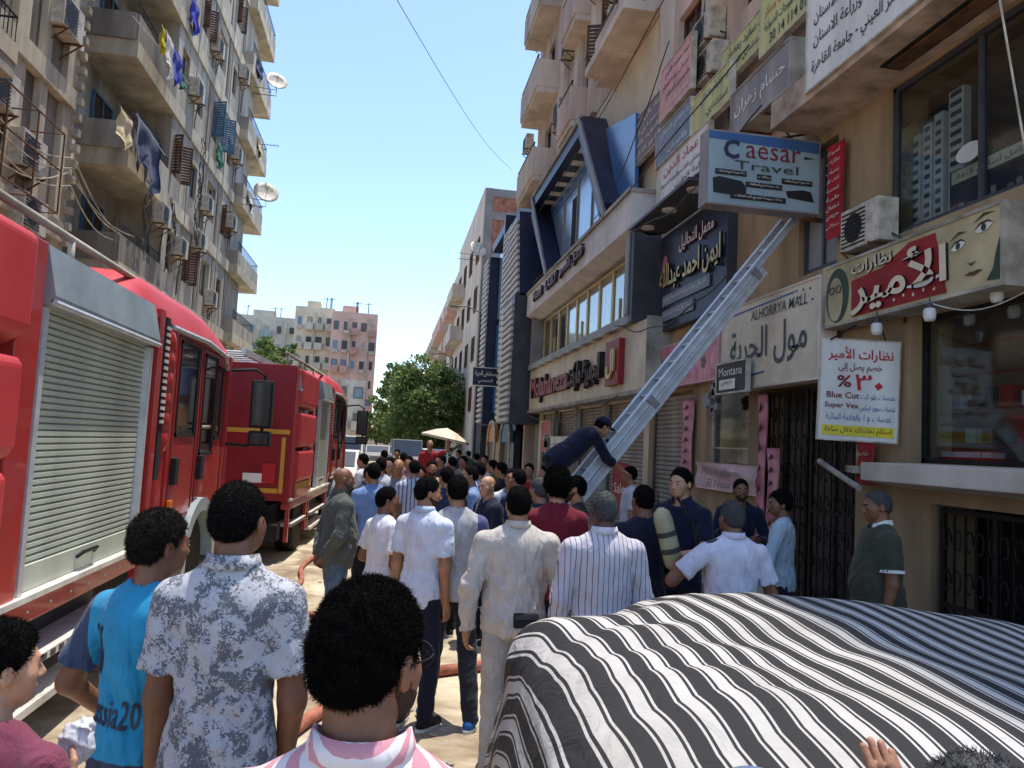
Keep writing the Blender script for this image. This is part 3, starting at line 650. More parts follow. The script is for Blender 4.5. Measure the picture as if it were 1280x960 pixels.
for k in range(60): m.cbox((-7.80+random.uniform(-.02, .02), 19.28, 2+k*.38), (.22, .18, .17))
m.build('corner_block', MAT['concrete'], nb_, True)
for z in (4.75, 7.95, 11.15, 14.35, 17.5):
    m = MB(); m.box(-8, -6.9, 9, 14.4, z, z+.28); m.build('balcony_slab', MAT['soffit_grey'], nb_, True)
    m = MB(); m.box(-6.98, -6.88, 9, 14.42, z+.28, z+.62); m.box(-7.98, -6.98, 14.32, 14.42, z+.28, z+.62); m.build('parapet', MAT['band_cream'], nb_, True)
    m = MB(); railing(m, [(-6.93, 9, z+.62), (-6.93, 14.37, z+.62), (-7.95, 14.37, z+.62)], .5); m.build('railing', MAT['dark_metal'], nb_, True)
    m = MB(); m.box(-7.99, -7.78, 14.5, 19.2, z+1.4, z+1.85); m.build('floor_band', MAT['band_cream'], nb_, True)
    m = MB(); m.box(-9.9, -8.7, 19.3, 21.6, z+.5, z+.72); m.build('well_slab', MAT['soffit_grey'], nb_, True)
    m = MB(); m.box(-8.76, -8.70, 19.3, 21.6, z+.72, z+1.5); m.build('well_parapet', MAT['beige_plaster'], nb_, True)
for k, (y, z, l) in enumerate([(18.2, 10.7, 'caged air conditioner beside the pale pier high at the left edge'), (17.0, 7.1, 'boxy air conditioner hung under a wire cage at the left edge'), (15.6, 7.9, 'dusty air conditioner on the near block behind the cables'), (17.3, 5.9, 'lowest air conditioner on the near block, above the red engine')]):
    ac(PN, y, z, l, 'air conditioners on the left blocks', 1.3)
m = MB()
for y in (14.7, 15.9, 17.1): 
    for x in (-7.1,): m.tube([(-7.9, y, 6.3), (x, y, 6.3), (x, y, 8.0), (-7.9, y, 8.0)], .02, 5)
for z in (6.3, 7.2, 8.0): m.tube([(-7.1, 14.7, z), (-7.1, 17.1, z)], .02, 5)
m.build('wire_cage', MAT['rust'], nb_, True)
# overhead cables between the blocks
for i, (a, b, c) in enumerate([((-4, 145), (92, 197), (158, 300)), ((-4, 160), (90, 210), (150, 292)), ((-4, 186), (88, 232), (142, 300)), ((-4, 200), (86, 215), (168, 296))]):
    pa, pb, pc = at_x(*a, -7.4), at_x(*b, -7.6), at_x(*c, -7.5); m = MB()
    pts = [pa.lerp(pb, t)+Vector((0, 0, -.25*math.sin(math.pi*t))) for t in np.linspace(0, 1, 8)]+[pb.lerp(pc, t)+Vector((0, 0, -.3*math.sin(math.pi*t))) for t in np.linspace(.15, 1, 8)]
    m.tube(pts, .016, 5); tag(m.build('cable', MAT['concrete']), 'slack pale cable crossing the near left block, %s of four' % ['topmost', 'second', 'third', 'lowest'][i], 'cable', 'cables on the left blocks')
m = MB(); pa, pb = at_y(494, -4, 11), at_x(640, 212, 4.6); m.tube([pa.lerp(pb, t)+Vector((0, 0, -.35*math.sin(math.pi*t))) for t in np.linspace(0, 1, 20)], .006, 5)
tag(m.build('cable', MAT['wire']), 'single thin cable hanging across the open sky to the right facade', 'cable')
# tangled wires
for i, (px, py) in enumerate([(182, 280), (212, 300), (250, 215), (245, 268)]):
    c = at_x(px, py, -7.8); m = MB()
    for k in range(5):
        ph = random.uniform(0, 6); m.tube([c+Vector((random.uniform(0, .1), .35*math.sin(t*2.2+ph), 1.3-2.4*t/3+.1*math.sin(5*t+k))) for t in np.linspace(0, 3, 14)], .015, 4)
    tag(m.build('wire_bundle', MAT['wire']), 'tangle of dark wires on the long grey block, %s' % ['beside the lowest left air conditioner', 'above the engine cab roof', 'looping beside the small fourth-floor window', 'feeding the third-floor air conditioner'][i], 'wire bundle', 'wire bundles on the left block')
# laundry, cloths, dishes
def drape(name, lab, cat, c, w_, h, mats, axis=(0, 1, 0), seed=0, group=None, n=10):
    r = random.Random(seed); m = MB(); ax = Vector(axis); ph = r.uniform(0, 6); nn = Vector((1, 0, 0)) if abs(ax.y) > .5 else Vector((0, -1, 0))
    def P(u, v): return Vector(c)+ax*(w_*(u-.5)*(1-.25*v*math.sin(ph+u*3)))+Vector((0, 0, -h*v*(1+.18*math.sin(u*7+ph))))+nn*(.09*math.sin(u*11+ph)*v+.03*math.sin(v*9))
    m.sheet(P, n, n, nn*.012)
    return tag(m.build(name, mats, smooth=True), lab, cat, group)
MAT['cl_blue'] = cloth('royal_blue_cloth', S(48, 60, 170)); MAT['cl_yel'] = cloth('yellow_cloth', S(220, 200, 60)); MAT['cl_cream'] = cloth('cream_cloth', S(214, 200, 160)); MAT['cl_dk'] = cloth('patterned_blue_cloth', S(44, 60, 96), S(150, 160, 180)); MAT['cl_wh'] = cloth('white_cloth', S(220, 218, 212)); MAT['cl_green'] = cloth('green_cloth', S(60, 130, 110))
for n_, lab, px, py, X, w_, h, mt in [('hanging_shirt', 'royal blue garment bundled on the washing line of the upper corner balcony', 222, 66, -7.5, 1.1, 1.0, 'cl_blue'), ('hanging_shirt', 'pale garment hanging beside the royal blue one on the upper washing line', 212, 45, -7.5, .8, 1.1, 'cl_wh'),
        ('hanging_cloth', 'small yellow cloth at the near end of the upper washing line', 204, 34, -7.5, .3, .7, 'cl_yel'), ('hanging_cloth', 'cream cloth flung over the lower corner balcony line', 158, 142, -7.6, .9, .9, 'cl_cream'), ('hanging_blanket', 'dark patterned blue blanket hanging from the lower corner balcony line', 186, 158, -7.7, 2.3, 1.5, 'cl_dk'),
        ('hanging_cloth', 'green cloth under the royal blue garment on the upper line', 228, 92, -7.5, .5, .5, 'cl_green')]:
    c = at_x(px, py, X); drape(n_, lab, 'laundry', c, w_, h, MAT[mt], seed=px)
for (a, b), lab in ((((166, 20), (236, 105)), 'upper washing line rod by the corner balcony'), (((170, 142), (206, 194)), 'lower washing line rod by the corner balcony')):
    m = MB(); m.tube([at_x(*a, -7.55), at_x(*b, -7.55)], .014, 5); tag(m.build('washing_line', MAT['ac_white']), lab, 'washing line')
def dish(c, lab, sc=1.):
    t = thing('satellite_dish', lab, 'satellite dish', c, 0, 'satellite dishes'); T4 = Matrix.Rotation(R(62), 4, 'X') @ Matrix.Rotation(R(20), 4, 'Y')
    m = MB(); m.lathe([(.001, .0), (.15*sc, .01), (.3*sc, .05), (.42*sc, .11), (.42*sc, .125), (.3*sc, .065), (.001, .015)], n=20, T=T4); m.build('reflector', MAT['ac_white'], t, smooth=True)
    m = MB(); m.tube([(0, 0, 0), (0, .25, -.2), (0, .3, -.55), (-1.1, .3, -.55)], .02, 6); m.tube([(0, .3, -.25), (-1.1, .3, -.2)], .015, 5); m.tube([T4 @ Vector((0, -.4*sc, .1)), T4 @ Vector((0, 0, .42*sc))], .012, 5); m.build('arm', MAT['dark_metal'], t); return t
dish(at_x(345, 103, -6.4), 'satellite dish on an arm beyond the top balconies at the end of the left block', 1.25); dish(at_x(332, 242, -6.4), 'larger round satellite dish on a bracket by the middle end balcony of the left block', 1.4)
m = MB(); c = at_x(325, 180, -6.9); m.tube([c, c+Vector((.9, 0, 0))], .015, 5)
for k in range(5): m.tube([c+Vector((.2+k*.15, -.2, 0)), c+Vector((.2+k*.15, .2, 0))], .008, 4)
tag(m.build('aerial', MAT['dark_metal']), 'small rod aerial on the end balcony between the two dishes', 'aerial')

ra = random.Random(21); cols_ = ['cl_wh', 'cl_cream', 'cl_dk', 'cl_green', 'cl_blue', 'cl_wh']
for k, (y, z, w_, h, lab) in enumerate(((39.4, 14.0, 1.6, .8, 'white sheet over the lower end balcony of the long block'), (40.8, 17.3, 1.1, .9, 'pale cloth over the middle end balcony of the long block'), (39.2, 20.6, 1.5, .8, 'patterned blue cloth over the upper end balcony'), (33.7, 14.2, .8, .9, 'green towel under a closed window mid facade'), (28.3, 17.4, .9, 1.0, 'blue cloth hanging high on the long block'), (25.0, 17.9, 2.2, 1.0, 'white laundry on the top corner balcony'))):
    drape('hanging_cloth', lab, 'laundry', (-7.5 if y > 38 else -7.85, y, z), w_, h, MAT[cols_[k]], seed=60+k)
# ---------------------------------------------------------------- near right building with the shops
PR = Panel((5, 0, 0), (0, -1, 0), (0, 0, 1))     # a = -y, faces -X
def pw(mb, y0, y1, z0, z1, th, holes=()): return wallp(mb, PR, -y1, -y0, z0, z1, th, [(-h[1], -h[0], h[2], h[3]) for h in holes])
shop = thing('shop_building', 'near tan commercial building on the right, crowded with shop signs and iron gates', 'building', (9, 8, 0))
H0 = [(3.2, 6.75, 1.99, 3.42), (3.6, 6.45, 0, 1.62), (7.62, 9.85, .15, 2.9), (10.15, 11.6, 1.75, 2.95), (12.15, 14.1, 0, 3.05), (3.2, 7.12, 4.3, 5.9), (8.05, 8.9, 4.25, 5.8), (7.6, 9.9, .0, .15)]
m = MB(); pw(m, 3, 14.3, 0, 6.0, .45, H0[:7]); m.build('wall', MAT['tan_wall'], shop, True)
m = MB(); m.box(7.5, 7.6, 3, 14.3, 0, 6.5); m.box(5.45, 7.5, 2.9, 3.0, 0, 6.5); m.box(5.5, 7.5, 7.36, 7.46, 0, 3.9); m.box(5.5, 7.5, 9.9, 10.0, 0, 3.9); m.box(5.5, 7.5, 11.9, 12, 0, 3.9); m.box(5.5, 7.5, 7.95, 8.02, 3.9, 6.2); m.box(5.45, 7.5, 3, 14.3, 3.75, 3.9); m.box(5.602, 7.6, 2.9, 14.3, 6.1, 6.2); m.build('inner_wall', MAT['stained_tan'], shop, True)
m = MB(); m.box(5.45, 7.5, 3, 7.36, 1.7, 1.95); m.build('shop_floor', MAT['concrete'], shop, True)
m = MB(); m.box(4.35, 5.6, 3, 8.45, 5.92, 6.25); m.build('overhang', MAT['stained_tan'], shop, True)
m = MB(); m.box(4.352, 5.0, 3, 14.3, 6.25, 6.5) if False else m.box(5.0, 5.6, 8.45, 14.3, 6.0, 6.3); m.build('floor_beam', MAT['plaster_grey'], shop, True)
m = MB(); q = [at_z(1130, 80, 5.915), at_z(1155, 84, 5.915), at_z(1268, 4, 5.915), at_z(1238, -4, 5.915)]
m.box(4.62, 4.86, 4.6, 6.75, 5.905, 5.93); m.build('lamp_recess', MAT['black'], shop, True); m = MB(); m.box(4.66, 4.82, 4.65, 6.7, 5.885, 5.905); m.build('lamp_cover', MAT['wood_brown'], shop, True)
m = MB(); m.box(4.96, 5.0, 7.14, 8.0, 4.60, 4.72) ; m.box(4.95, 5.0, 9.0, 11.0, 3.95, 4.02); m.build('dado_line', MAT['stained_tan'], shop, True)
# window sill slab and lower porch
m = MB(); m.prism([(4.55, 3, 1.80), (5.02, 3, 1.74), (5.02, 3, 1.985), (4.55, 3, 1.97)], (0, 3.86, 0)); m.build('sill_slab', MAT['beige_plaster'], shop, True, bevel=.01)
m = MB(); m.prism([(4.5, 6.9, 1.86), (4.5, 6.9, 1.93), (4.9, 7.65, 1.93), (4.9, 7.65, 1.86)], (.5, 0, 0)); m.tube([(4.5, 6.8, 1.72), (4.62, 7.7, 1.96)], .03, 8); m.build('awning_stub', MAT['concrete'], shop, True)
# ground floor shop window
sw = MB(); y0, y1, z0, z1 = H0[0]; t = .05
for a in ((y0, y1, z0, z0+t), (y0, y1, z1-t, z1), (y0, y0+t, z0, z1), (y1-t, y1, z0, z1), (5.1, 5.15, z0+t, z1-t)): sw.box(5.12, 5.18, *a)
sw = sw.build('window', MAT['dark_metal'], shop, True); m = MB(); m.box(5.14, 5.15, y0+.05, y1-.05, z0+.05, z1-.05); m.build('pane', MAT['glass'], sw, True)
MAT['red_frame'] = M('red_frame', S(170, 40, 44), .4, .1, 3, 0); MAT['red_banner'] = M('red_banner', S(176, 36, 44), .6, .2, 3, .05, 12)
m = MB()
for y in (5.0, 6.0, 6.15, 7.2):
    for x in (5.75,): m.tube([(x, y, 2.0), (x, y, 3.2)], .014, 5)
for z in (2.2, 2.55, 2.9, 3.2): m.tube([(5.75, 5.0, z), (5.75, 7.2, z)], .010, 5)
tag(m.build('display_rack', MAT['red_frame']), 'red metal rack inside the lower shop window', 'display rack')
for k in range(26):
    y = 4.75+.22*(k % 11)+random.uniform(-.03, .03); z = (2.215, 2.565, 2.915)[k // 11]; m = MB()
    m.box(5.7, 5.83, y, y+random.uniform(.1, .17), z, z+random.uniform(.08, .2)); tag(m.build('goods_box', [MAT['wood_brown'], MAT['charcoal'], MAT['red_frame'], MAT['white_paint']][k*7 % 4]), '%s goods box on the %s shelf of the red rack, %s' % (['brown', 'dark grey', 'red', 'white'][k*7 % 4], ('lowest', 'middle', 'top')[k // 11], ['at the right end', 'second from right', 'third from right', 'right of centre', 'just right of centre', 'at the centre', 'just left of centre', 'left of centre', 'third from left', 'second from left', 'at the left end'][k % 11]), 'box', 'goods on the red rack')
m = MB(); m.box(5.3, 5.6, 6.15, 7.05, 1.96, 2.06); tag(m.build('counter_tray', MAT['red_frame']), 'red tray just behind the lower shop window glass', 'tray')
m = MB()
for k in range(7): m.cbox((5.42+random.uniform(-.05, .05), 6.22+k*.12, 2.09), (.14, .11, .05), Matrix.Rotation(0, 4, 'Z'))
tag(m.build('paper_pile', MAT['white_paint']), 'white papers piled on the red tray in the lower shop window', 'papers')
# first floor window with display columns behind
sw = MB(); y0, y1, z0, z1 = H0[5]
for a in ((y0, y1, z0, z0+.05), (y1-.05, y1, z0, z1), (5.9, 5.94, z0+.05, z1-.05), (y0, y1, z1-.05, z1)): sw.box(5.04, 5.10, *a)
sw = sw.build('window', MAT['charcoal'], shop, True); m = MB(); m.box(5.07, 5.078, y0, y1-.05, z0+.05, z1-.05); m.build('pane', MAT['glass'], sw, True)
for k, (y, h, w_) in enumerate([(at_x(a, 250, 5.3).y, at_x(a, b, 5.3).z-4.35, c) for a, b, c in ((1147, 170, .13), (1161, 156, .13), (1175, 142, .13), (1197, 112, .2))]):
    t = thing('display_column', 'tall white display column in the upper window, %s' % ['shortest and leftmost', 'second from left', 'third, beside the red strip', 'tallest and rightmost'][k], 'display column', (5.3, y, 4.35), 0, 'display columns in the upper window')
    m = MB(); m.box(-.02, .06, -w_/2, w_/2, 0, h); m.build('panel', MAT['white_paint'], t)
    m = MB()
    for i in range(int(h/.1)): m.box(-.028, -.02, -w_/2+.03, w_/2-.03, .04+i*.1, .085+i*.1)
    m.build('frames', MAT['charcoal'], t)
q = Panel((5.12, at_x(1255, 225, 5.12).y, at_x(1240, 235, 5.12).z), (0, -1, 0), (0, 0, 1)); po = thing('window_poster', 'dark city skyline poster with a pale caption strip inside the upper window', 'poster', (5.12, 5.9, 4.3))
q.board(po, 1.3, .62, .01, MAT['navy'], 'sheet'); q.shape(po, 'caption_strip', [(-.62, .18), (.62, .18), (.62, .30), (-.62, .30)], MAT['band_cream'])
q.write(po, 'دقة التكامل أساس الثقة', 0, .24, 1.1, .08, MAT['black'], .01)
for k in range(13): a = -.62+k*.095; h = random.uniform(.08, .35); q.shape(po, 'skyline_tower', [(a, -.3), (a+.06, -.3), (a+.06, -.3+h), (a, -.3+h)], MAT['concrete'])
m = MB(); m.lathe([(.001, 0), (.16, 0), (.16, .01), (.001, .01)], n=20, T=Matrix.Translation((5.06, *at_x(1212, 190, 5.06).yz)) @ Matrix.Rotation(-math.pi/2, 4, 'Y') @ Matrix.Diagonal((.55, 1, 1, 1))); tag(m.build('oval_sticker', MAT['white_paint']), 'white oval sticker on the upper window glass', 'sticker')
# small grey window behind the ladder top
win(shop, PR, -8.47, 5.02, .84, 1.5, 'plain', 'charcoal', 'grey_panel', .1)
# flower shop window
sw = MB(); y0, y1, z0, z1 = H0[3]
for a in ((y0, y1, z0, z0+.04), (y0, y1, z1-.04, z1), (y0, y0+.04, z0, z1), (y1-.04, y1, z0, z1), (y0, y1, z0+.32, z0+.34)): sw.box(5.1, 5.15, *a)
sw = sw.build('window', MAT['ac_white'], shop, True); m = MB(); m.box(5.12, 5.13, y0+.04, y1-.04, z0+.04, z1-.04); m.build('pane', MAT['glass'], sw, True)
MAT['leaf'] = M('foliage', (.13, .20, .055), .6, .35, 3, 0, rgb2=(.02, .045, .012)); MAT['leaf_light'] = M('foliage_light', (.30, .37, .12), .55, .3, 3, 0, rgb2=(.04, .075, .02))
def translucent(m, f):
    n, l, b = lin(m); o = n['Material Output']; t = n.new('ShaderNodeBsdfTranslucent'); x = n.new('ShaderNodeMixShader'); x.inputs[0].default_value = f; l.new(b.inputs['Base Color'].links[0].from_socket, t.inputs[0]); l.new(b.outputs[0], x.inputs[1]); l.new(t.outputs[0], x.inputs[2]); l.new(x.outputs[0], o.inputs[0])
translucent(MAT['leaf'], .4); translucent(MAT['leaf_light'], .4)
def leafball(m, c, r, n, sz, rnd, flat=1.):
    for _ in range(n):
        d = Vector((rnd.gauss(0, 1), rnd.gauss(0, 1), rnd.gauss(0, 1)*flat)).normalized()*(rnd.random()**.45)
        p = Vector(c)+Vector((d.x*r[0], d.y*r[1], d.z*r[2])); a = Vector((rnd.uniform(-1, 1), rnd.uniform(-1, 1), rnd.uniform(-.6, 1))).normalized(); b = a.orthogonal().normalized()
        b = Matrix.Rotation(rnd.uniform(0, 6.3), 3, a) @ b; s = sz*rnd.uniform(.6, 1.4); c_ = a.cross(b)
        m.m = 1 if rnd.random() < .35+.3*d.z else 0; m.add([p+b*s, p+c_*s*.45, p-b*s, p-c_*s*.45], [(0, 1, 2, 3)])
rnd = random.Random(3)
for k in range(3):
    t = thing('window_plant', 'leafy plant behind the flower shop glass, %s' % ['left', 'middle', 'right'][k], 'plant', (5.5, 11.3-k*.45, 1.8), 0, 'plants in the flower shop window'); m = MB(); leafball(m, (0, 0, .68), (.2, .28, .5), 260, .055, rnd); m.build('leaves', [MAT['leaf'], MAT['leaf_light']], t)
    m = MB(); m.lathe([(.08, 0), (.11, .15), (.1, .16)], n=10); m.build('pot', MAT['white_paint'], t); m = MB(); m.tube([(0, 0, .1), (.02, 0, .5)], .015, 5); m.build('stem', MAT['wood_brown'], t)
m = MB(); m.box(5.75, 5.8, 10.15, 11.6, 1.75, 2.95); tag(m.build('back_panel', MAT['cream_paint']), 'pale panel behind the flower shop plants', 'panel')
# roller shutter
def roller(y0, y1, z0, z1, X, parent, pitch=.085, mat='shutter_tan'):
    m = MB(); n = int((z1-z0)/pitch)
    for i in range(n):
        z = z0+i*pitch; m.prism([(X, y0, z), (X-.018, y0, z+pitch*.3), (X-.018, y0, z+pitch*.7), (X, y0, z+pitch*.98), (X+.01, y0, z+pitch*.5)], (0, y1-y0, 0))
    m.build('slat_curtain', MAT[mat], parent, True)
    m = MB(); m.box(X-.04, X+.04, y0-.06, y0, z0, z1); m.box(X-.04, X+.04, y1, y1+.06, z0, z1); m.build('guide_rail', MAT['charcoal'], parent, True)
MAT['shutter_tan'] = M('shutter_tan', S(160, 148, 132), .55, .25, 2, .1, 30, streak=True, metal=.25)
rs = thing('roller_shutter', 'closed grey-brown roller shutter directly behind the ladder foot', 'shutter', (5.05, 13.1, 0)); roller(12.2, 14.05, .02, 3.02, 5.08, rs)
# iron gates
def gate(y0, y1, z0, z1, X, label, seed):
    g = thing('iron_gate', label, 'gate', (X, (y0+y1)/2, z0)); m = MB()
    for y in (y0, (y0+y1)/2-.02, y1): m.box(X-.02, X+.02, y-.025, y+.025, z0, z1)
    for z in (z0+.03, z0+(z1-z0)*.45, z1-.03): m.box(X-.018, X+.018, y0, y1, z-.02, z+.02)
    m.build('gate_frame', MAT['iron'], g, True); n = int((y1-y0)/.13)
    for i in range(1, n):
        y = y0+(y1-y0)*i/n; m = MB(); m.box(X-.008, X+.008, y-.008, y+.008, z0, z1); m.build('bar', MAT['iron'], g, True)
    for i in range(n):
        y = y0+(y1-y0)*(i+.5)/n
        for z in np.arange(z0+.2, z1-.15, .36):
            m = MB(); s = 1 if i % 2 else -1; m.tube([(X-.02, y+s*.05*math.cos(t)*(1-t/9), z+.14*math.sin(t)*(1-t/9)) for t in np.linspace(0, 5.2, 14)], .009, 4); m.build('scroll', MAT['iron'], g, True)
    return g
gate(7.68, 8.66, .16, 2.85, 5.1, 'dark wrought-iron scroll gate leaf of the mall entrance, right leaf', 1); gate(8.8, 9.8, .16, 2.85, 5.12, 'wrought-iron gate leaf of the mall entrance, left leaf by the pink strip', 2); gate(3.7, 5.0, .02, 1.6, 5.05, 'low iron gate of the basement door nearest the frame edge', 3); gate(5.15, 6.35, .02, 1.6, 5.05, 'low iron gate beside the man in green, under the shop window', 4)
m = MB(); m.box(6.6, 6.64, 7.7, 9.85, .1, 2.9); m.build('inner_door', MAT['wood_brown'], shop, True)
m = MB(); m.box(5.5, 5.53, 3.7, 6.4, 0, 1.6); m.build('basement_door', MAT['black'], shop, True)
q = Panel((5.49, 4.5, 1.0), (0, -1, 0), (0, 0, 1)); 
for i, b in enumerate((.25, 0.02)): q.write(shop, 'للايجار', .1, b, .35, .07, MAT['white_paint'], .01)
# shop pier banners
def banner(label, X, pts, mat, txt=None, tm='white_paint', name='banner', cat='banner', th=.01, wave=.03):
    y0, y1, z0, z1 = RX(X, *pts); t = thing(name, label, cat, (X, (y0+y1)/2, z0)); P0 = facade(X, y0, y1, z0, z1); w_, h = abs(y1-y0), z1-z0
    m = MB(); 
    def S2(u, v): return P0.P(-w_/2+u*w_, -h/2+v*h, wave*math.sin(u*5+v*7)*(.3+v)*.5)
    m.sheet(S2, 8, 16, -P0.n*th)
    m.build('sheet', MAT[mat], t, True, smooth=True); return t, P0, w_, h
t, P0, w_, h = banner('tall narrow red banner with white writing hanging on the tan pier', 4.9, ((1028, 185), (1048, 182), (1060, 290), (1040, 297)), 'red_banner', wave=.02)
for i in range(9): P0.write(t, ['لمبوناد', 'نظارات', 'عدسات', 'كشف نظر', 'شمسية', 'طبية', 'اطفال', 'حريمي', 'رجالي'][i], 0, h*.40-i*h*.098, w_*.8, h*.055, MAT['white_paint'], .03)
t, P0, w_, h = banner('red banner strip on the pier behind the green-shirted man', 4.93, ((1068, 552), (1090, 553), (1094, 606), (1074, 606)), 'red_banner')
P0.write(t, 'خصم', 0, h*.2, w_*.7, h*.2, MAT['cream_paint'], .03)
MAT['pink_print'] = M('pink_print', S(214, 150, 158), .5, .25, 4, 0, rgb2=S(170, 90, 104)); MAT['pink_pale'] = M('pink_pale', S(216, 180, 176), .6, .15, 3, .05, 10)
t, P0, w_, h = banner('pink cloth banner reading Miroglam under the flower shop window', 4.9, ((868, 578), (945, 580), (945, 622), (872, 608)), 'pink_pale', wave=.05)
P0.write(t, 'Miroglam', -.05, h*.13, w_*.62, h*.34, MAT['plaster_dark'], .05, shear=.15); P0.write(t, 'El Nour', -.05, -h*.24, w_*.42, h*.26, MAT['plaster_dark'], .05, shear=.15)
for (pts, lab) in ((((944, 494), (956, 494), (956, 690), (948, 690)), 'pink curled decorative strip left of the mall entrance'), (((956, 560), (968, 560), (975, 690), (960, 690)), 'second pink decorative strip beside the mall entrance gate'), (((848, 502), (862, 500), (868, 606), (856, 606)), 'peeling pink poster strip on the pier by the roller shutter')):
    t, P0, w_, h = banner(lab, 4.92, pts, 'pink_print', name='decorative_strip', cat='strip')
    for i in range(7): P0.shape(t, 'ornament', [(-w_*.2, -h*.4+i*h*.13), (w_*.25, -h*.37+i*h*.13), (w_*.05, -h*.33+i*h*.13)], MAT['iron'], .03)
# small outdoor unit and shelf above the mall sign
ac(PR, -7.25, 4.22, 'white outdoor air conditioner standing on top of the spectacle shop sign', 'air conditioners on the right facade', .78)
# paving step
m = MB(); m.box(4.2, 5.0, 7.4, 10.1, 0.13, .28); m.build('entrance_step', MAT['concrete'], shop, True)
# ---------------------------------------------------------------- signs
def sign(label, X, pts, mat, depth=.18, frame=None, name='shop_sign', cat='sign', fw=.025):
    y0, y1, z0, z1 = RX(X, *pts); t = thing(name, label, cat, (X, (y0+y1)/2, z0)); P0 = facade(X, y0, y1, z0, z1); w_, h = abs(y1-y0), z1-z0
    P0.board(t, w_, h, depth, MAT[mat], 'board', MAT[frame] if frame else None, fw); return t, P0, w_, h
mk('sign_white', S(226, 222, 214), .5, .14, 2, .03, 12, streak=True); mk('sign_cream', S(216, 202, 176), .5, .14, 2, .03, 12); mk('sign_red', S(150, 34, 38), .5, .15, 2, 0); mk('ink_red', S(186, 30, 40), .5, .1, 3, 0); mk('ink_black', (.016, .015, .018), .5, .1, 3, 0)
mk('ink_white', S(232, 228, 216), .5, .1, 3, 0); mk('sign_pink', S(222, 160, 150), .5, .16, 2, 0); mk('sign_brown', S(126, 98, 92), .5, .2, 2, 0); mk('sign_slate', S(122, 136, 150), .5, .2, 2, 0); mk('sign_yellow', S(206, 200, 132), .5, .2, 2.2, .03, 12, streak=True)
mk('sign_grey', S(150, 142, 140), .5, .2, 2, .03, 14, streak=True); mk('ink_blue', S(60, 96, 150), .5, .1, 3, 0); mk('gold', S(206, 182, 120), .35, .1, 3, 0, metal=.3); mk('maroon', S(120, 26, 40), .5, .1, 3, 0); mk('ink_yellow', S(226, 208, 50), .5, .1, 3, 0); mk('face_print', S(192, 176, 138), .55, .25, 1.6, 0, rgb2=S(146, 134, 100)); mk('ink_green', S(52, 74, 60), .5, .2, 3, 0); mk('sign_sky', S(146, 166, 176), .4, .12, 1.5, 0); mk('ink_orange', S(200, 120, 50), .5, .1, 3, 0)
def ellipse(cx, cy, rx, ry, n=24, a0=0, a1=2*math.pi): return [(cx+rx*math.cos(a), cy+ry*math.sin(a)) for a in np.linspace(a0, a1, n, endpoint=a1-a0 < 6.2)]
# spectacle shop fascia
t, P0, w_, h = sign('long spectacle shop fascia with a woman\'s face, red field and thick cream Arabic lettering', 4.72, ((1030, 345), (1242, 250), (1262, 343), (1033, 412)), 'face_print', .30, 'concrete', fw=.03)
P0.shape(t, 'red_field', [(-w_*.30, -h*.46), (w_*.26, -h*.46), (w_*.2, h*.44), (w_*.06, h*.44), (-w_*.1, h*.2), (-w_*.30, h*.15)], MAT['sign_red'])
P0.write(t, 'الأمير', -.02, -h*.06, w_*.56, h*.80, MAT['cream_paint'], .01, extrude=.012, bold=.022, smat=MAT['black'])
P0.write(t, 'نظارات', -w_*.16, h*.31, w_*.26, h*.26, MAT['cream_paint'], .01, extrude=.008, bold=.012, smat=MAT['black'])
for k in range(5): P0.write(t, '★', w_*(-.02+.055*k), -h*.36+.02*(k % 2), .045, .045, MAT['ink_white'], .012)
P0.shape(t, 'white_swoosh', [(w_*.02, -h*.22), (w_*.14, -h*.30), (w_*.27, -h*.16), (w_*.14, -h*.2)], MAT['sign_white'], .008)
# printed faces, generic
P0.shape(t, 'hair_print', ellipse(-w_*.405, -h*.02, w_*.085, h*.47), MAT['ink_green'], .004); P0.shape(t, 'face_shape', ellipse(-w_*.415, -h*.08, w_*.055, h*.38), MAT['face_print'], .008)
for sx in (-1, 1): 
    pts = ellipse(-w_*.415+sx*.062, h*.08, .045, .038); m = MB(); m.tube([P0.P(a, b, .014) for a, b in pts], .006, 5, closed=True); m.build('printed_glasses', MAT['ink_black'], t, True)
P0.shape(t, 'face_edge', [(w_*.44, -h*.44), (w_*.495, -h*.46), (w_*.497, h*.1), (w_*.48, -h*.1), (w_*.468, -h*.3)], MAT['ink_green'], .004)
for cx, cy, rx in ((w_*.315, h*.12, .085), (w_*.43, h*.26, .10)):
    P0.shape(t, 'printed_eye', [(cx-rx, cy-.01), (cx-rx*.4, cy+.035), (cx+rx*.4, cy+.045), (cx+rx, cy+.02), (cx+rx*.3, cy-.02), (cx-rx*.5, cy-.03)], MAT['ink_white'], .006); P0.shape(t, 'printed_iris', ellipse(cx, cy+.008, .026, .03, 12), MAT['ink_green'], .010)
    P0.shape(t, 'printed_lash', [(cx-rx, cy), (cx-rx*.4, cy+.05), (cx+rx*.5, cy+.06), (cx+rx*1.1, cy+.02), (cx+rx*.5, cy+.045), (cx-rx*.4, cy+.035)], MAT['ink_black'], .012); P0.shape(t, 'printed_brow', [(cx-rx*1.2, cy+.07), (cx, cy+.13), (cx+rx*1.2, cy+.11), (cx, cy+.105)], MAT['ink_green'], .006)
P0.shape(t, 'printed_nose', [(w_*.355, -h*.14), (w_*.375, -h*.19), (w_*.395, -h*.14), (w_*.375, -h*.155)], MAT['ink_green'], .006)
P0.shape(t, 'printed_lips', [(w_*.345, -h*.30), (w_*.37, -h*.265), (w_*.385, -h*.275), (w_*.40, -h*.26), (w_*.425, -h*.28), (w_*.385, -h*.33)], MAT['wood_brown'], .006)
y0 = 0
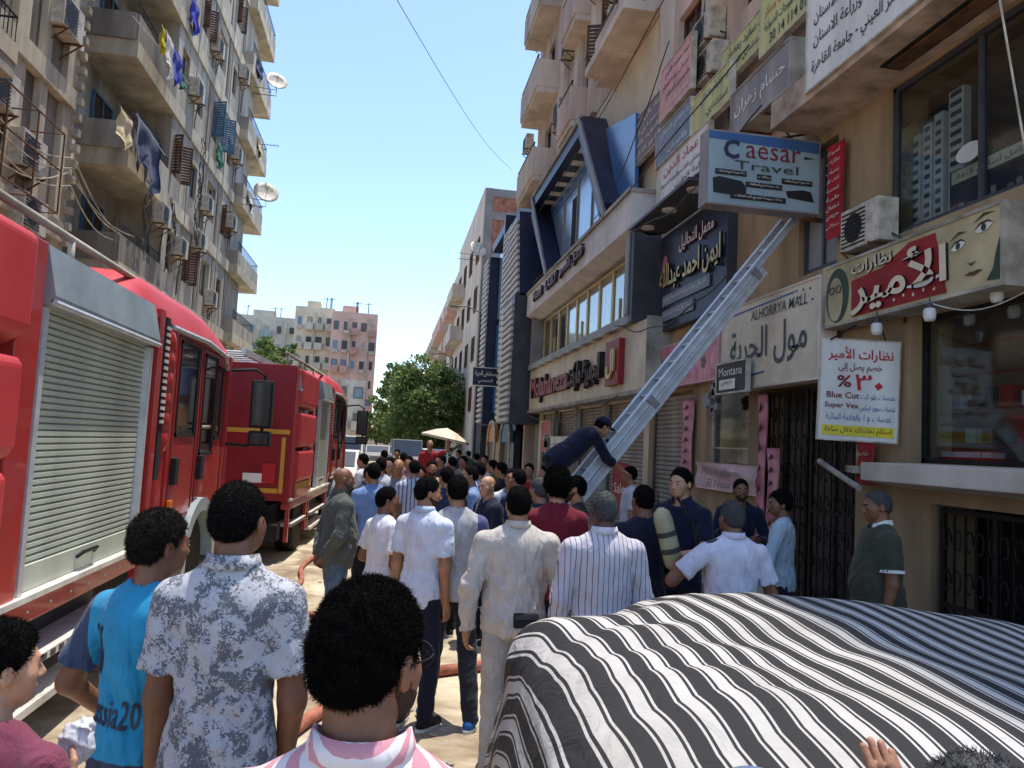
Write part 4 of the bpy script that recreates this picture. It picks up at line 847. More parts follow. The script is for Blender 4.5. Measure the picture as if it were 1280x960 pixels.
# bulbs under the fascia
for k, (px, py, X) in enumerate(((1096, 410, 4.6), (1162, 392, 4.6), (1212, 398, 5.25), (1268, 388, 5.25), (1246, 368, 4.9))):
    c = at_x(px, py, X); t = thing('lamp_bulb', 'white jar-shaped lamp bulb under the spectacle fascia, %s' % ['first, beside the discount board', 'second from the left', 'third, deeper inside', 'rightmost hanging on the slack cord', 'smallest near the window top'][k], 'lamp', c, 0, 'bulbs under the spectacle fascia')
    m = MB(); m.lathe([(.001, -.07), (.04, -.065), (.052, -.03), (.052, .025), (.04, .045), (.02, .05)], n=14); m.build('bulb', MAT['white_paint'], t, smooth=True); m = MB(); m.lathe([(.022, .05), (.024, .09), (.006, .1), (.005, .17)], n=10); m.build('socket', MAT['charcoal'], t)
m = MB(); pa, pb = at_x(1160, 378, 4.6), at_x(1290, 360, 5.0); m.tube([pa.lerp(pb, u)+Vector((0, 0, -.12*math.sin(math.pi*u))) for u in np.linspace(0, 1, 12)], .006, 5); tag(m.build('power_cable', MAT['ac_white']), 'slack pale cord between the bulbs over the shop window', 'cord')
m = MB(); pa, pb = at_x(1248, -10, 4.3), at_x(1282, 190, 4.5); m.tube([pa, pb], .008, 5); tag(m.build('stay_wire', MAT['ac_white']), 'pale stay wire in front of the upper shop window', 'wire')
# mall fascia
t, P0, w_, h = sign('cream mall fascia with large dark Arabic name and small Latin title, ladder passing in front', 4.72, ((902, 396), (1027, 340), (1022, 456), (905, 500)), 'sign_cream', .2, 'beige_plaster')
P0.write(t, 'مول الحرية', w_*.0, -h*.05, w_*.80, h*.48, MAT['charcoal'], .008, bold=.012); P0.write(t, 'ALHORRYA MALL', w_*.12, h*.33, w_*.56, h*.12, MAT['charcoal'], .008, shear=.1, bold=.01)
P0.shape(t, 'blue_rule', [(-w_*.38, h*.40), (w_*.28, h*.43), (w_*.28, h*.45), (-w_*.38, h*.42)], MAT['ink_blue']); P0.shape(t, 'blue_rule', [(-w_*.35, -h*.40), (0, -h*.36), (0, -h*.34), (-w_*.35, -h*.38)], MAT['ink_blue'])
for k, (a, b) in enumerate(((.30, .44), (.36, .43), (.42, .42), (.33, .36), (.44, .30))): P0.shape(t, 'ornament', ellipse(w_*a, h*b, .02, .014, 8), MAT['charcoal'])
# hanging discount board, faces the camera
rt = (at_y(1130, 432, 6.85)-at_y(1032, 418, 7.0)); rt.z = -.012; up = Vector((.03, 0, 1)); cc = at_y(1074, 488, 6.92)
t = thing('hanging_sign', 'white discount board with red writing and a yellow strip hanging over the mall gate', 'sign', cc); w_, h = .755, .985; P0 = Panel(cc, rt, up)
P0.board(t, w_, h, .03, MAT['sign_white'], 'board', MAT['ac_white'], .015, .004)
P0.shape(t, 'yellow_strip', [(-w_*.46, -h*.46), (w_*.46, -h*.46), (w_*.46, -h*.36), (-w_*.46, -h*.36)], MAT['ink_yellow'])
P0.write(t, 'نظارات الأمير', 0, h*.36, w_*.84, h*.15, MAT['ink_red'], .008, bold=.015); P0.write(t, 'خصم يصل إلى', 0, h*.22, w_*.56, h*.10, MAT['maroon'], .008, bold=.01)
P0.write(t, '%', -w_*.2, h*.085, w_*.19, h*.12, MAT['maroon'], .008, bold=.02); P0.write(t, '٣', w_*.04, h*.08, w_*.20, h*.16, MAT['ink_red'], .008); P0.write(t, '٣', w_*.05, h*.08, w_*.20, h*.16, MAT['ink_red'], .0095); P0.shape(t, 'zero_digit', [(w_*.24, h*.01), (w_*.30, h*.05), (w_*.25, h*.09), (w_*.19, h*.05)], MAT['ink_red'])
P0.write(t, 'Blue Cut', -w_*.21, -h*.055, w_*.42, h*.062, MAT['maroon'], .008, bold=.015); P0.write(t, 'عدسات بلو كت', w_*.24, -h*.065, w_*.44, h*.07, MAT['ink_blue'], .008)
P0.write(t, 'Super Vex', -w_*.22, -h*.165, w_*.44, h*.07, MAT['maroon'], .008, bold=.015); P0.write(t, 'عدسات سوبر فيكس', w_*.24, -h*.175, w_*.46, h*.08, MAT['ink_blue'], .008)
P0.write(t, 'عدسات p 1 بالعلامة المائية', 0, -h*.28, w_*.84, h*.085, MAT['ink_blue'], .008); P0.write(t, 'استلم نظارتك خلال ساعة', 0, -h*.41, w_*.86, h*.08, MAT['maroon'], .008, bold=.01)
m = MB(); m.tube([cc+Vector((.3, .02, .49)), (4.8, 7.0, cc.z+.8)], .01, 5); m.tube([cc+Vector((-.3, .02, .49)), (4.7, 7.2, cc.z+.7)], .01, 5); m.tube([cc+Vector((.3, .03, 0)), (5.02, 6.95, cc.z)], .014, 5); m.build('hanger', MAT['dark_metal'], t, True)
# travel agency board, faces the camera
cc = at_y(955, 215, 8.35); a_, b_ = at_y(888, 165, 8.35), at_y(1025, 182, 8.35); rt = b_-a_; w_ = rt.length; h = (at_y(884, 165, 8.35)-at_y(880, 254, 8.35)).length
t = thing('projecting_sign', 'sky-blue travel agency board with two printed buses, sticking out above the ladder', 'sign', cc); P0 = Panel(cc, (rt.x, 0, rt.z*.4), (0.0, 0, 1))
P0.board(t, w_, h, .22, MAT['sign_sky'], 'board', MAT['sign_grey'], .02, .004)
P0.write(t, 'C', -w_*.30, h*.27, w_*.14, h*.27, MAT['navy'], .01, bold=.03); P0.write(t, 'aesar', w_*.08, h*.26, w_*.50, h*.18, MAT['maroon'], .01, bold=-.005); P0.write(t, 'Travel', w_*.02, h*.06, w_*.58, h*.12, MAT['ink_green'], .01)
P0.shape(t, 'plane_print', [(w_*.36, h*.24), (w_*.46, h*.26), (w_*.37, h*.28)], MAT['ink_black'], .006); P0.shape(t, 'blue_band', [(-w_*.5, h*.40), (w_*.5, h*.34), (w_*.5, h*.5), (-w_*.5, h*.5)], MAT['ink_blue'])
for (a, b, w2) in ((-.3, -.06, .28), (.0, -.08, .13), (.3, -.10, .28), (0, -.2, .33), (-.05, -.38, .5)):
    P0.shape(t, 'caption_strip', [(w_*(a-w2/2), h*(b-.04)), (w_*(a+w2/2), h*(b-.04)), (w_*(a+w2/2), h*(b+.035)), (w_*(a-w2/2), h*(b+.035))], MAT['ink_black'], .008); P0.write(t, 'رحلات يومية لجميع المحافظات' if w2 > .2 else 'رحلات', w_*a, h*b, w_*w2*.86, h*.05, MAT['ink_white'], .014)
P0.shape(t, 'bus_print', [(-w_*.46, -h*.16), (-w_*.40, -h*.13), (-w_*.2, -h*.17), (-w_*.16, -h*.25), (-w_*.16, -h*.38), (-w_*.45, -h*.36)], MAT['ink_black'], .006); P0.shape(t, 'bus_print', [(w_*.20, -h*.24), (w_*.36, -h*.2), (w_*.43, -h*.22), (w_*.46, -h*.36), (w_*.22, -h*.33)], MAT['ink_black'], .006)
m = MB(); m.tube([(cc.x+w_/2-.1, 8.5, cc.z-h/2-.03), (5.1, 8.5, cc.z-h/2-.04)], .03, 6); m.tube([(cc.x, 8.5, cc.z+h/2), (5.05, 8.75, cc.z+h/2+.3)], .015, 6); m.build('bracket', MAT['rust'], t, True)
# dental clinic box sign with raised letters and a lamp canopy
t, P0, w_, h = sign('black clinic sign with raised golden Arabic lettering under a thin lamp canopy', 4.85, ((825, 300), (908, 245), (910, 392), (826, 405)), 'navy', .2, 'charcoal')
P0.write(t, 'ايمن احمد عبدالله', 0, h*.02, w_*.92, h*.30, MAT['gold'], .02, extrude=.02, bold=.02, smat=MAT['black']); P0.write(t, 'معمل التحاليل', w_*.1, h*.30, w_*.5, h*.17, MAT['ink_white'], .02, extrude=.012, bold=.015, smat=MAT['maroon'])
P0.shape(t, 'tooth_emblem', ellipse(-w_*.40, h*.14, .12, .26, 16), MAT['pink_print'], .01, .02)
for b, w2 in ((-.20, .72), (-.36, .5)): P0.shape(t, 'caption_strip', [(-w_*.42, h*(b-.06)), (w_*(-.42+w2), h*(b-.06)), (w_*(-.42+w2), h*(b+.05)), (-w_*.42, h*(b+.05))], MAT['sign_slate'], .01, .02); P0.write(t, 'اخصائي طب وجراحة الفم والاسنان', w_*(-.42+w2/2), h*b, w_*w2*.9, h*.06, MAT['ink_white'], .036)
y0, y1, z0, z1 = RX(4.85, (825, 300), (908, 245), (910, 392), (826, 405))
cp = thing('lamp_canopy', 'thin dark canopy with three round white lamps above the clinic sign', 'canopy', (4.5, (y0+y1)/2, z1+.15)); m = MB(); m.box(4.2, 4.9, y0, y1, z1+.12, z1+.17); m.build('canopy_slab', MAT['charcoal'], cp, True)
for k in range(3): m = MB(); m.lathe([(.001, -.03), (.12, -.03), (.13, 0), (.001, .001)], (4.45, y0+.35+(y1-y0-.7)*k/2, z1+.12), 16); m.build('round_lamp', MAT['white_paint'], cp, True)
# the wall of small doctors' signs
def small_sign(lab, X, pts, mat, lines, inks, frame='ac_white', depth=.08):
    t, P0, w_, h = sign(lab, X, pts, mat, depth, frame, fw=.02); n = len(lines)
    b = h*.5-h*.04
    tot = sum(l[1] for l in lines)
    for (txt, wt, ws), ink in zip(lines, inks): hh = h*.92*wt/tot; P0.write(t, txt, (w_*(1-ws)/2*.8 if ws < .9 else 0), b-hh/2, w_*ws*.92, hh*.72, MAT[ink], .008, bold=.008); b -= hh
    return t, P0, w_, h
small_sign('big white dentist sign with red heading and three black lines at the top right', 4.32, ((1010, -55), (1180, -190), (1180, -22), (1010, 110)), 'sign_white', [('د / محمد بدوي', 1.4, .9), ('تجميل وتركيبات وزراعة الأسنان', 1, .95), ('تقويم وتركيبات وزراعة الاسنان', 1, .95), ('خريج القصر العيني - جامعة القاهرة', 1, .98)], ['ink_red', 'ink_black', 'ink_black', 'ink_black'])
small_sign('upper yellow doctor\'s sign partly behind the white dentist sign', 4.7, ((948, -20), (1012, -70), (1012, 15), (955, 62)), 'sign_yellow', [('ا.د عمر السيد', 1.2, .9), ('باطنة وقلب وسكر', 1, .9), ('خبير الموجات الصوتية', 1, .9), ('30 14 114 01', .9, .8)], ['ink_orange', 'ink_orange', 'ink_green', 'ink_black'])
small_sign('middle pale yellow doctor\'s sign above the grey box sign', 4.75, ((902, 62), (958, 12), (962, 50), (905, 100)), 'sign_yellow', [('ا.د سعيد رمضان', 1.2, .9), ('استشاري الجلدية', 1, .9)], ['ink_green', 'ink_green'])
small_sign('lower yellow doctor\'s sign with a small round emblem over the white name sign', 4.66, ((866, 125), (912, 78), (914, 120), (868, 168)), 'sign_yellow', [('د. هشام عثمان', 1.2, .8), ('استشاري', 1, .6)], ['ink_blue', 'ink_green'])
t, P0, w_, h = sign('grey box sign with sagging cover and white Arabic name', 4.55, ((912, 118), (985, 58), (990, 108), (917, 166)), 'sign_grey', .42, 'concrete'); P0.write(t, 'حسام زهران', 0, 0, w_*.86, h*.42, MAT['ink_white'], .008, bold=.006)
m = MB()
for k, (a, b) in enumerate(((-.3, -.55), (.1, -.6), (.4, -.55))): m.tube([P0.P(w_*a, h*b, 0), P0.P(w_*a, h*b, -.55)], .02, 6); m.tube([P0.P(w_*a, h*b, -.1), P0.P(w_*a+.1, h*b-.4, -.4)], .015, 6)
m.build('bracket', MAT['rust'], t, True)
small_sign('small pink doctor\'s sign standing out above the brown one', 4.58, ((820, 92), (862, 54), (867, 106), (832, 144)), 'sign_pink', [('أحمد محمد قاسم', 1.2, .86), ('اخصائي جراحة العظام', 1, .9), ('ماجستير العظام', 1, .8), ('عيادة رقم 4', 1, .7)], ['ink_black', 'maroon', 'maroon', 'ink_white'])
small_sign('brown doctor\'s sign with white lines left of the slate one', 4.75, ((784, 160), (826, 118), (832, 168), (784, 216)), 'sign_brown', [('هناء علي فهمي', 1.2, .86), ('استشاري النساء', 1, .9), ('والتوليد والعقم', 1, .85), ('الدور الثاني', 1, .8)], ['ink_white']*4)
small_sign('slate blue doctor\'s sign between the brown and the white name sign', 4.62, ((820, 165), (862, 130), (864, 165), (821, 212)), 'sign_slate', [('د. مجدي الجمال', 1.2, .86), ('استشاري المخ', 1, .9), ('والاعصاب', 1, .6)], ['ink_white', 'pink_pale', 'ink_white'])
small_sign('white name sign with a red heading above the clinic sign', 4.64, ((822, 205), (886, 162), (884, 212), (822, 252)), 'sign_white', [('د عماد الدين', 1.3, .88), ('استشاري القلب والاوعية الدموية', .8, .9), ('كلية الطب', .7, .6)], ['ink_red', 'ink_black', 'ink_black'])
t, P0, w_, h = sign('pink beauty poster fascia behind the ladder', 4.85, ((820, 437), (898, 415), (898, 472), (819, 486)), 'pink_print', .1, 'pink_pale')
for k, (a, b) in enumerate(((-.38, .1), (-.28, -.2), (.1, .2), (.3, -.1), (.05, -.25))): P0.shape(t, 'printed_flower', [(w_*a+.09*math.cos(u)*(1+.3*math.cos(5*u)), h*b+.09*math.sin(u)*(1+.3*math.cos(5*u))) for u in np.linspace(0, 6.2, 20)], MAT[['plaster_dark', 'pink_pale', 'sign_red'][k % 3]])
t, P0, w_, h = sign('small black and white tilted sign hanging below the mall fascia', 4.6, ((895, 462), (932, 445), (934, 478), (897, 500)), 'ink_black', .05, 'ac_white'); P0.write(t, 'Montana', -.02, h*.22, w_*.8, h*.3, MAT['ink_white'], .008); P0.shape(t, 'white_box', [(-w_*.4, -h*.4), (w_*.15, -h*.4), (w_*.15, -.02), (-w_*.4, -.02)], MAT['ink_white']); P0.write(t, 'حريمي', -w_*.12, -h*.2, w_*.4, h*.2, MAT['ink_red'], .012)
m = MB()
for k in range(14): c = at_x(890+random.uniform(-8, 10), 480+k*2.6, 4.8); m.cbox(c, (.08, .12, .1))
tag(m.build('dried_garland', MAT['sign_grey']), 'grey dried flower garland hanging left of the flower shop window', 'garland')
# fairy-light poster and red panel behind the ladder foot
t, P0, w_, h = banner('red shop poster standing behind the ladder foot', 4.3, ((765, 580), (786, 576), (784, 640), (766, 645)), 'red_banner', wave=.0); P0.write(t, 'Sale', 0, 0, w_*.7, h*.2, MAT['ink_white'], .02)
# ---------------------------------------------------------------- hotel block with the cream shop fascia
hot = thing('hotel_building', 'mixed-use building with cream shop fascia, curtained glass band and slanted navy portal', 'building', (9, 20, 0))
m = MB(); pw(m, 14.3, 25.3, 0, 10.9, .3, [(14.6, 24.9, .02, 3.0), (14.7, 24.6, 4.65, 6.05)]); m.box(6.5, 6.6, 14.3, 25.3, 0, 11); m.box(5.3, 6.5, 14.3, 14.6, 0, 11); m.build('wall', MAT['cream_paint'], hot, True)
# fascia
y0, y1 = 13.35, 25.2; f = thing('shop_fascia', 'big cream fascia with extruded brown-red Latin and Arabic letters over the roller shutters', 'sign', (4.8, 19, 3.1))
m = MB(); m.box(4.6, 5.0, y0, y1, 3.12, 4.42); m.build('board', MAT['sign_cream'], f, True)
m = MB(); m.box(4.55, 4.6, y0, y1, 3.04, 3.12); m.box(4.55, 5.0, y0-.03, y0, 3.04, 4.45); m.box(4.6, 4.98, y0, y1, 3.04, 3.12); m.build('edge_trim', MAT['soffit_grey'], f, True)
P0 = facade(4.6, y0, y1, 3.12, 4.42); w_ = y1-y0
P0.write(f, 'Mojahaneza', -w_*.22, -.08, w_*.43, .82, MAT['sign_red'], .01, extrude=.05, bold=.03, smat=MAT['ink_black'])
P0.write(f, 'الجميزة ماركت', w_*.13, -.04, w_*.26, .74, MAT['wood_brown'], .01, extrude=.06, bold=.03, smat=MAT['ink_black'])
P0.shape(f, 'emblem_plate', [(w_*.30, -.48), (w_*.38, -.48), (w_*.38, .45), (w_*.30, .45)], MAT['sign_red'], .01, .12)
P0.write(f, 'ال', w_*.34, -.05, w_*.045, .6, MAT['gold'], .14, extrude=.02, bold=.02)
for k, (a, b) in enumerate(((14.65, 17.2), (17.35, 19.9), (20.05, 22.4), (22.55, 24.8))):
    rs = thing('roller_shutter', 'closed roller shutter under the cream fascia, %s' % ['nearest the ladder', 'second from the ladder', 'third from the ladder', 'farthest'][k], 'shutter', (5.1, (a+b)/2, 0), 0, 'roller shutters under the cream fascia'); roller(a, b, .02, 3.0, 5.1, rs)
m = MB(); m.box(4.9, 5.0, 17.22, 17.33, 0, 3.03); m.box(4.9, 5.0, 19.92, 20.03, 0, 3.03); m.box(4.9, 5.0, 22.42, 22.53, 0, 3.03); m.build('pier', MAT['soffit_grey'], hot, True)
# glazed band with curtains
m = MB(); m.box(4.45, 5.0, 14.2, 24.9, 4.43, 4.60); m.build('band_sill', MAT['grey_panel'], hot, True)
m = MB(); m.box(4.45, 5.6, 13.98, 14.2, 4.43, 6.25); m.build('band_end', MAT['charcoal'], hot, True)
m = MB(); m.box(4.42, 4.52, 14.2, 14.42, 4.6, 6.2); m.box(4.5, 5.0, 24.7, 24.9, 4.6, 6.2); m.build('band_jamb', MAT['grey_panel'], hot, True)
m = MB(); m.prism([(4.35, 13.98, 6.25), (4.35, 13.98, 6.95), (5.3, 13.98, 6.95), (5.3, 13.98, 6.22), (4.75, 13.98, 6.12)], (0, 11.1, 0)); m.build('cornice', MAT['white_paint'], hot, True)
m = MB(); m.box(4.30, 5.35, 13.95, 25.1, 6.95, 7.03); m.build('cornice_cap', MAT['soffit_grey'], hot, True)
MAT['curtain'] = cloth('curtain', S(206, 200, 192), var=.25, fold=.2); MAT['gold_frame'] = M('gold_frame', S(196, 168, 110), .4, .1, 3, 0, metal=.3)
n = 9; yy = np.linspace(14.5, 24.6, n+1)
for i in range(n):
    a, b = yy[i], yy[i+1]; wd = b-a; fr = MB()
    for z in ((a, a+.07, 4.62, 6.08), (b-.07, b, 4.62, 6.08), (a+.07, b-.07, 4.62, 4.69), (a+.07, b-.07, 6.01, 6.08)): fr.box(4.86, 4.94, *z)
    fr.box(4.86, 4.94, (a+b)/2-.03, (a+b)/2+.03, 4.69, 5.3) if i % 3 == 1 else None
    fr = fr.build('window', MAT['gold_frame'], hot, True); g = MB(); g.box(4.89, 4.9, a+.07, b-.07, 4.69, 6.01); g.build('pane', MAT['glass'], fr, True)
    def cur(u, v, a=a, wd=wd, i=i): 
        pinch = 1-.45*math.sin(math.pi*min(1, v*1.15))*(1 if i % 2 else .6); c = .5 if i % 3 else .2
        return Vector((5.02+.035*math.sin(u*60+i), a+.08+(wd-.16)*(c+(u-c)*pinch), 6.0-1.3*v))
    g = MB(); g.grid(cur, 40, 8); g.build('curtain', MAT['curtain'], fr, True, smooth=True)
m = MB(); m.box(5.28, 5.3, 14.5, 24.8, 4.6, 6.1); m.build('room_backdrop', MAT['wood_brown'], hot, True)
P1 = Panel((4.345, 19.5, 6.6), (0, -1, 0), (0, 0, 1))
P1.write(hot, 'فندق القصر', .9, .03, 2.4, .38, MAT['maroon'], .01, extrude=.04, bold=.02, smat=MAT['ink_black']); P1.write(hot, 'LASKY', -1.4, .02, 1.5, .30, MAT['maroon'], .01, extrude=.04, bold=.02, smat=MAT['ink_black']); P1.write(hot, 'Hotel', -3.4, .02, 1.3, .28, MAT['maroon'], .01, extrude=.04, bold=.02, smat=MAT['ink_black'])
for k in range(9): m = MB(); m.box(4.42, 4.62, 14.8+k*1.05, 15.2+k*1.05, 4.415, 4.43); m.build('soffit_lamp', MAT['white_paint'], hot, True)
# slanted navy portal: parallelogram frame in the street plane
A, B, C, D = (25.0, 10.35), (18.4, 10.35), (15.6, 7.04), (21.9, 7.04)   # far top, near top, near bottom, far bottom
por = thing('slanted_portal', 'slanted navy portal frame with square soffit lights around a pale blue glass front', 'portal', (4.8, 20, 7))
def strip(mb, p, q, t_, x0, x1):   # bar of thickness t_ (inwards normal in yz) between two yz points
    p = Vector((0, *p)); q = Vector((0, *q)); d = (q-p).normalized(); nn = Vector((0, -d.z, d.y))*t_
    mb.prism([(x0, p.y, p.z), (x0, q.y, q.z), (x0, q.y+nn.y, q.z+nn.z), (x0, p.y+nn.y, p.z+nn.z)], (x1-x0, 0, 0))
m = MB(); strip(m, (A[0]+.1, A[1]), B, .42, 4.36, 5.6); m.build('top_beam', MAT['navy'], por, True)
m = MB(); strip(m, (B[0], B[1]-.01), (15.85, 7.32), .42, 4.33, 5.5); m.build('near_leg', MAT['navy'], por, True)
m = MB(); strip(m, (A[0], A[1]-.43), (22.1, 7.22), .28, 4.355, 5.5); m.build('far_leg', MAT['navy'], por, True)
m = MB(); strip(m, (A[0]+.1, A[1]+.02), (B[0]-.05, B[1]+.02), .09, 4.3, 4.35); m.build('edge_trim', MAT['soffit_grey'], por, True)
m = MB(); strip(m, (B[0]+.06, B[1]), (C[0]+.06, C[1]), .16, 4.28, 4.345); m.build('edge_trim', MAT['grey_panel'], por, True); m = MB(); strip(m, (A[0], A[1]), (D[0], D[1]), .14, 4.29, 4.35); m.build('edge_trim', MAT['grey_panel'], por, True)
for k in range(6): y = 19.4+k*.92; m = MB(); m.box(4.6, 4.95, y, y+.35, 9.915, 9.93); m.build('soffit_lamp', MAT['white_paint'], por, True)
MAT['sky_glass'] = M('sky_glass', S(150, 178, 206), .16, .12, .8, 0, metal=.25, spec=.8); MAT['blue_film'] = M('blue_film', S(56, 108, 170), .2, .12, .8, 0, spec=.8)
m = MB(); m.prism([(4.9, 22.0, 7.05), (4.9, 15.9, 7.05), (4.9, 18.5, 9.9), (4.9, 24.6, 9.9)], (.05, 0, 0)); m.build('glass_front', MAT['sky_glass'], por, True)
m = MB()
for a in ((22.3, 7.6, 9.8), (20.6, 7.1, 9.8), (19.0, 7.1, 9.8), (17.4, 7.1, 8.6)): m.box(4.86, 4.9, a[0], a[0]+.06, a[1], a[2])
m.build('mullion', MAT['grey_panel'], por, True)
m = MB(); strip(m, (24.2, 9.7), (18.6, 9.7), .3, 4.87, 4.899); m.build('blue_stripe', MAT['blue_film'], por, True)
m = MB(); m.box(4.88, 4.899, 20.7, 21.3, 7.3, 9.1); m.build('dark_casement_gap', MAT['dark_void'], por, True)  # solid dark plate, the gap's inner shade put into its colour
m = MB(); m.prism([(4.75, 16.0, 7.05), (4.75, 15.0, 7.05), (4.7, 15.0, 9.0), (4.7, 17.3, 9.6)], (.08, 0, 0)); m.build('side_screen', MAT['blue_film'], por, True)
# upper residential tower
tow = thing('apartment_tower', 'tall pink-beige apartment tower with cream balcony soffits rising above the shops', 'building', (10, 24, 0))
TZ = [7.8+3.1*k for k in range(6)]; hs = []
for z in TZ:
    for yc in (10.2, 12.9, 15.6, 18.6, 20.6, 22.5, 26.2): hs.append((yc-.55, yc+.55, z+1.0, z+2.4))
m = MB(); pw(m, 3, 14.3, 6.3, 24.5, .3, [h for h in hs if h[1] < 14.2]); m.build('wall', MAT['pink_plaster'], tow, True)
m = MB(); pw(m, 14.3, 28.0, 10.95, 26.4, .3, [h for h in hs if h[0] > 14.4 and h[2] > 11]); m.box(5, 12, 28.0, 28.3, 0, 26.4); m.box(5.3, 12, 14.3, 14.6, 11, 26.4); m.build('wall', MAT['pink_plaster'], tow, True)
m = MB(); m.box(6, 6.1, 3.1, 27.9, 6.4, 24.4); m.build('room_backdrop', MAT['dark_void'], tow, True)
for i, h in enumerate(hs):
    if h[2] > 11 or h[1] < 14.2: win(tow, PR, -(h[0]+h[1])/2, (h[2]+h[3])/2, 1.1, 1.4, 'plain', 'wood_brown', 'pane_dark', .14, leaf='wood_brown' if i % 4 == 2 else None)
m = MB()
for y in (14.35, 16.9, 19.4, 21.3, 23.3): m.box(4.86, 5.0, y, y+.55, 10.96, 26.3)
for y in (11.4, 13.7): m.box(4.86, 5.0, y, y+.45, 7.9, 24.4)
m.build('pilaster', MAT['beige_plaster'], tow, True)
for z in TZ[1:]:
    for (a, b, X, mt) in ((24.9, 28.1, 4.3, 'beige_plaster'), (20.3, 22.0, 4.5, 'pink_plaster'), (16.2, 17.9, 4.55, 'pink_plaster')):
        m = MB(); m.box(X, 5, a, b, z, z+.18); m.build('balcony_slab', MAT['beige_plaster'], tow, True)
        m = MB(); m.box(X-.05, X+.06, a-.02, b+.02, z+.18, z+1.15); m.box(X+.06, 5, a-.02, a+.1, z+.18, z+1.15); m.build('balcony_front', MAT[mt], tow, True)
        m = MB(); railing(m, [(X, a, z+1.15), (X, b, z+1.15)], .14, bar=.02); m.build('railing', MAT['wood_brown'], tow, True)
m = MB(); m.box(4.2, 5.0, 14.5, 17.6, 10.95, 11.15); m.build('balcony_slab', MAT['beige_plaster'], tow, True); m = MB(); m.box(4.3, 5, 9.2, 11.2, 9.5, 9.7); m.build('balcony_slab', MAT['beige_plaster'], tow, True); m = MB(); railing(m, [(4.32, 9.2, 9.7), (4.32, 11.2, 9.7)], .8); m.build('railing', MAT['iron'], tow, True)
for k, (px, py) in enumerate([(674, 45), (716, 60), (706, 152), (664, 182), (768, 30), (893, 42), (896, 84)]):
    c = at_x(px, py, 4.95); ac(PR, -c.y, c.z-.25, 'air conditioner on the pink tower, %s' % ['highest, on the far balcony bay', 'high with a drooping cable', 'lower with coiled pipes over the portal', 'above the navy slatted tower', 'near the top edge left of the red sign', 'large one left of the yellow signs', 'second large one under it by the pink sign', 'half hidden behind the yellow sign'][k], 'air conditioners on the right facade', 1.0 if k < 4 else .9)
for k, (y, z, lab) in enumerate(((23.4, 12.4, 'low between the balcony stacks above the slanted portal'), (23.2, 18.6, 'high between the balcony stacks'), (19.2, 14.2, 'right of the pink balconies, above the portal'), (18.8, 17.2, 'right of the pink balconies, upper one'), (14.9, 12.2, 'above the blue side screen'))):
    ac(PR, -y, z, 'air conditioner on the pink tower, '+lab, 'air conditioners on the right facade', 1.0)
m = MB()
for y, z0, z1 in ((23.7, 11.2, 22), (19.5, 11.2, 20), (14.2, 9.2, 16), (12.0, 8.0, 13)): m.tube([(4.93, y+.12*math.sin(t*9), z0+(z1-z0)*t) for t in np.linspace(0, 1, 16)], .022, 5)
tag(m.build('wall_cable', MAT['wire'], kind='stuff'), 'dark cables running up the pink tower between the balconies', 'cable')
# ---------------------------------------------------------------- slatted navy front
sl_ = thing('slatted_building', 'dark navy office front with striped slat columns and a bright blue screen', 'building', (8, 32, 0))
m = MB(); pw(m, 25.3, 44.8, 0, 12.2, .3, [(26, 30, .02, 2.9), (31.5, 36, .02, 2.9), (37.5, 41.5, .02, 2.9)]); m.build('wall', MAT['charcoal'], sl_, True); m = MB(); m.box(6.2, 6.3, 25.4, 44.6, 0, 12); m.build('inner_wall', MAT['wood_brown'], sl_, True)
MAT['slat_pale'] = M('slat_pale', S(196, 192, 188), .5, .15, 3, 0)
def slat_tower(name, x0, y0, y1, z0, z1, sy, pitch, mat, end='grey_panel'):   # sheared box with pale slats on the street side
    def s_(y, z): return y+sy*(z-z0)
    m = MB(); m.prism([(x0, s_(y0, z0), z0), (x0, s_(y1, z0), z0), (x0, s_(y1, z1), z1), (x0, s_(y0, z1), z1)], (5.35-x0, 0, 0)); m.build(name, MAT[mat], sl_, True)
    n = int((z1-z0)/pitch)
    for i in range(n):
        z = z0+(i+.25)*pitch; m = MB(); m.prism([(x0-.09, s_(y0, z)-.05, z), (x0-.09, s_(y1, z), z), (x0-.09, s_(y1, z+pitch*.5), z+pitch*.5), (x0-.09, s_(y0, z+pitch*.5)-.05, z+pitch*.5)], (.088, 0, 0)); m.build('slat', MAT['slat_pale'], sl_, True)
slat_tower('lower_box', 3.98, 25.45, 27.9, 2.7, 7.05, .0, .22, 'charcoal')
slat_tower('slanted_box', 4.12, 25.4, 27.3, 7.1, 10.2, .28, .24, 'navy')
slat_tower('tall_box', 4.35, 29.0, 31.0, 2.9, 10.6, .0, .24, 'navy')
slat_tower('far_box', 4.4, 36.5, 38.2, 2.9, 11.0, .0, .26, 'navy')
m = MB(); m.box(4.35, 5.3, 31.4, 31.7, 3, 11.6); m.box(4.5, 5.3, 31.7, 36.5, 11.2, 11.6); m.build('portal_frame', MAT['navy'], sl_, True)
m = MB(); m.box(4.85, 4.95, 31.9, 36.3, 3.4, 7.6); m.build('blue_screen', MAT['blue_film'], sl_, True); m = MB(); m.box(4.86, 4.95, 31.9, 36.3, 7.9, 11.1); m.build('glass_front', MAT['sky_glass'], sl_, True)
m = MB(); m.box(4.82, 4.86, 33.9, 34.05, 3.4, 7.6); m.build('mullion', MAT['white_paint'], sl_, True)
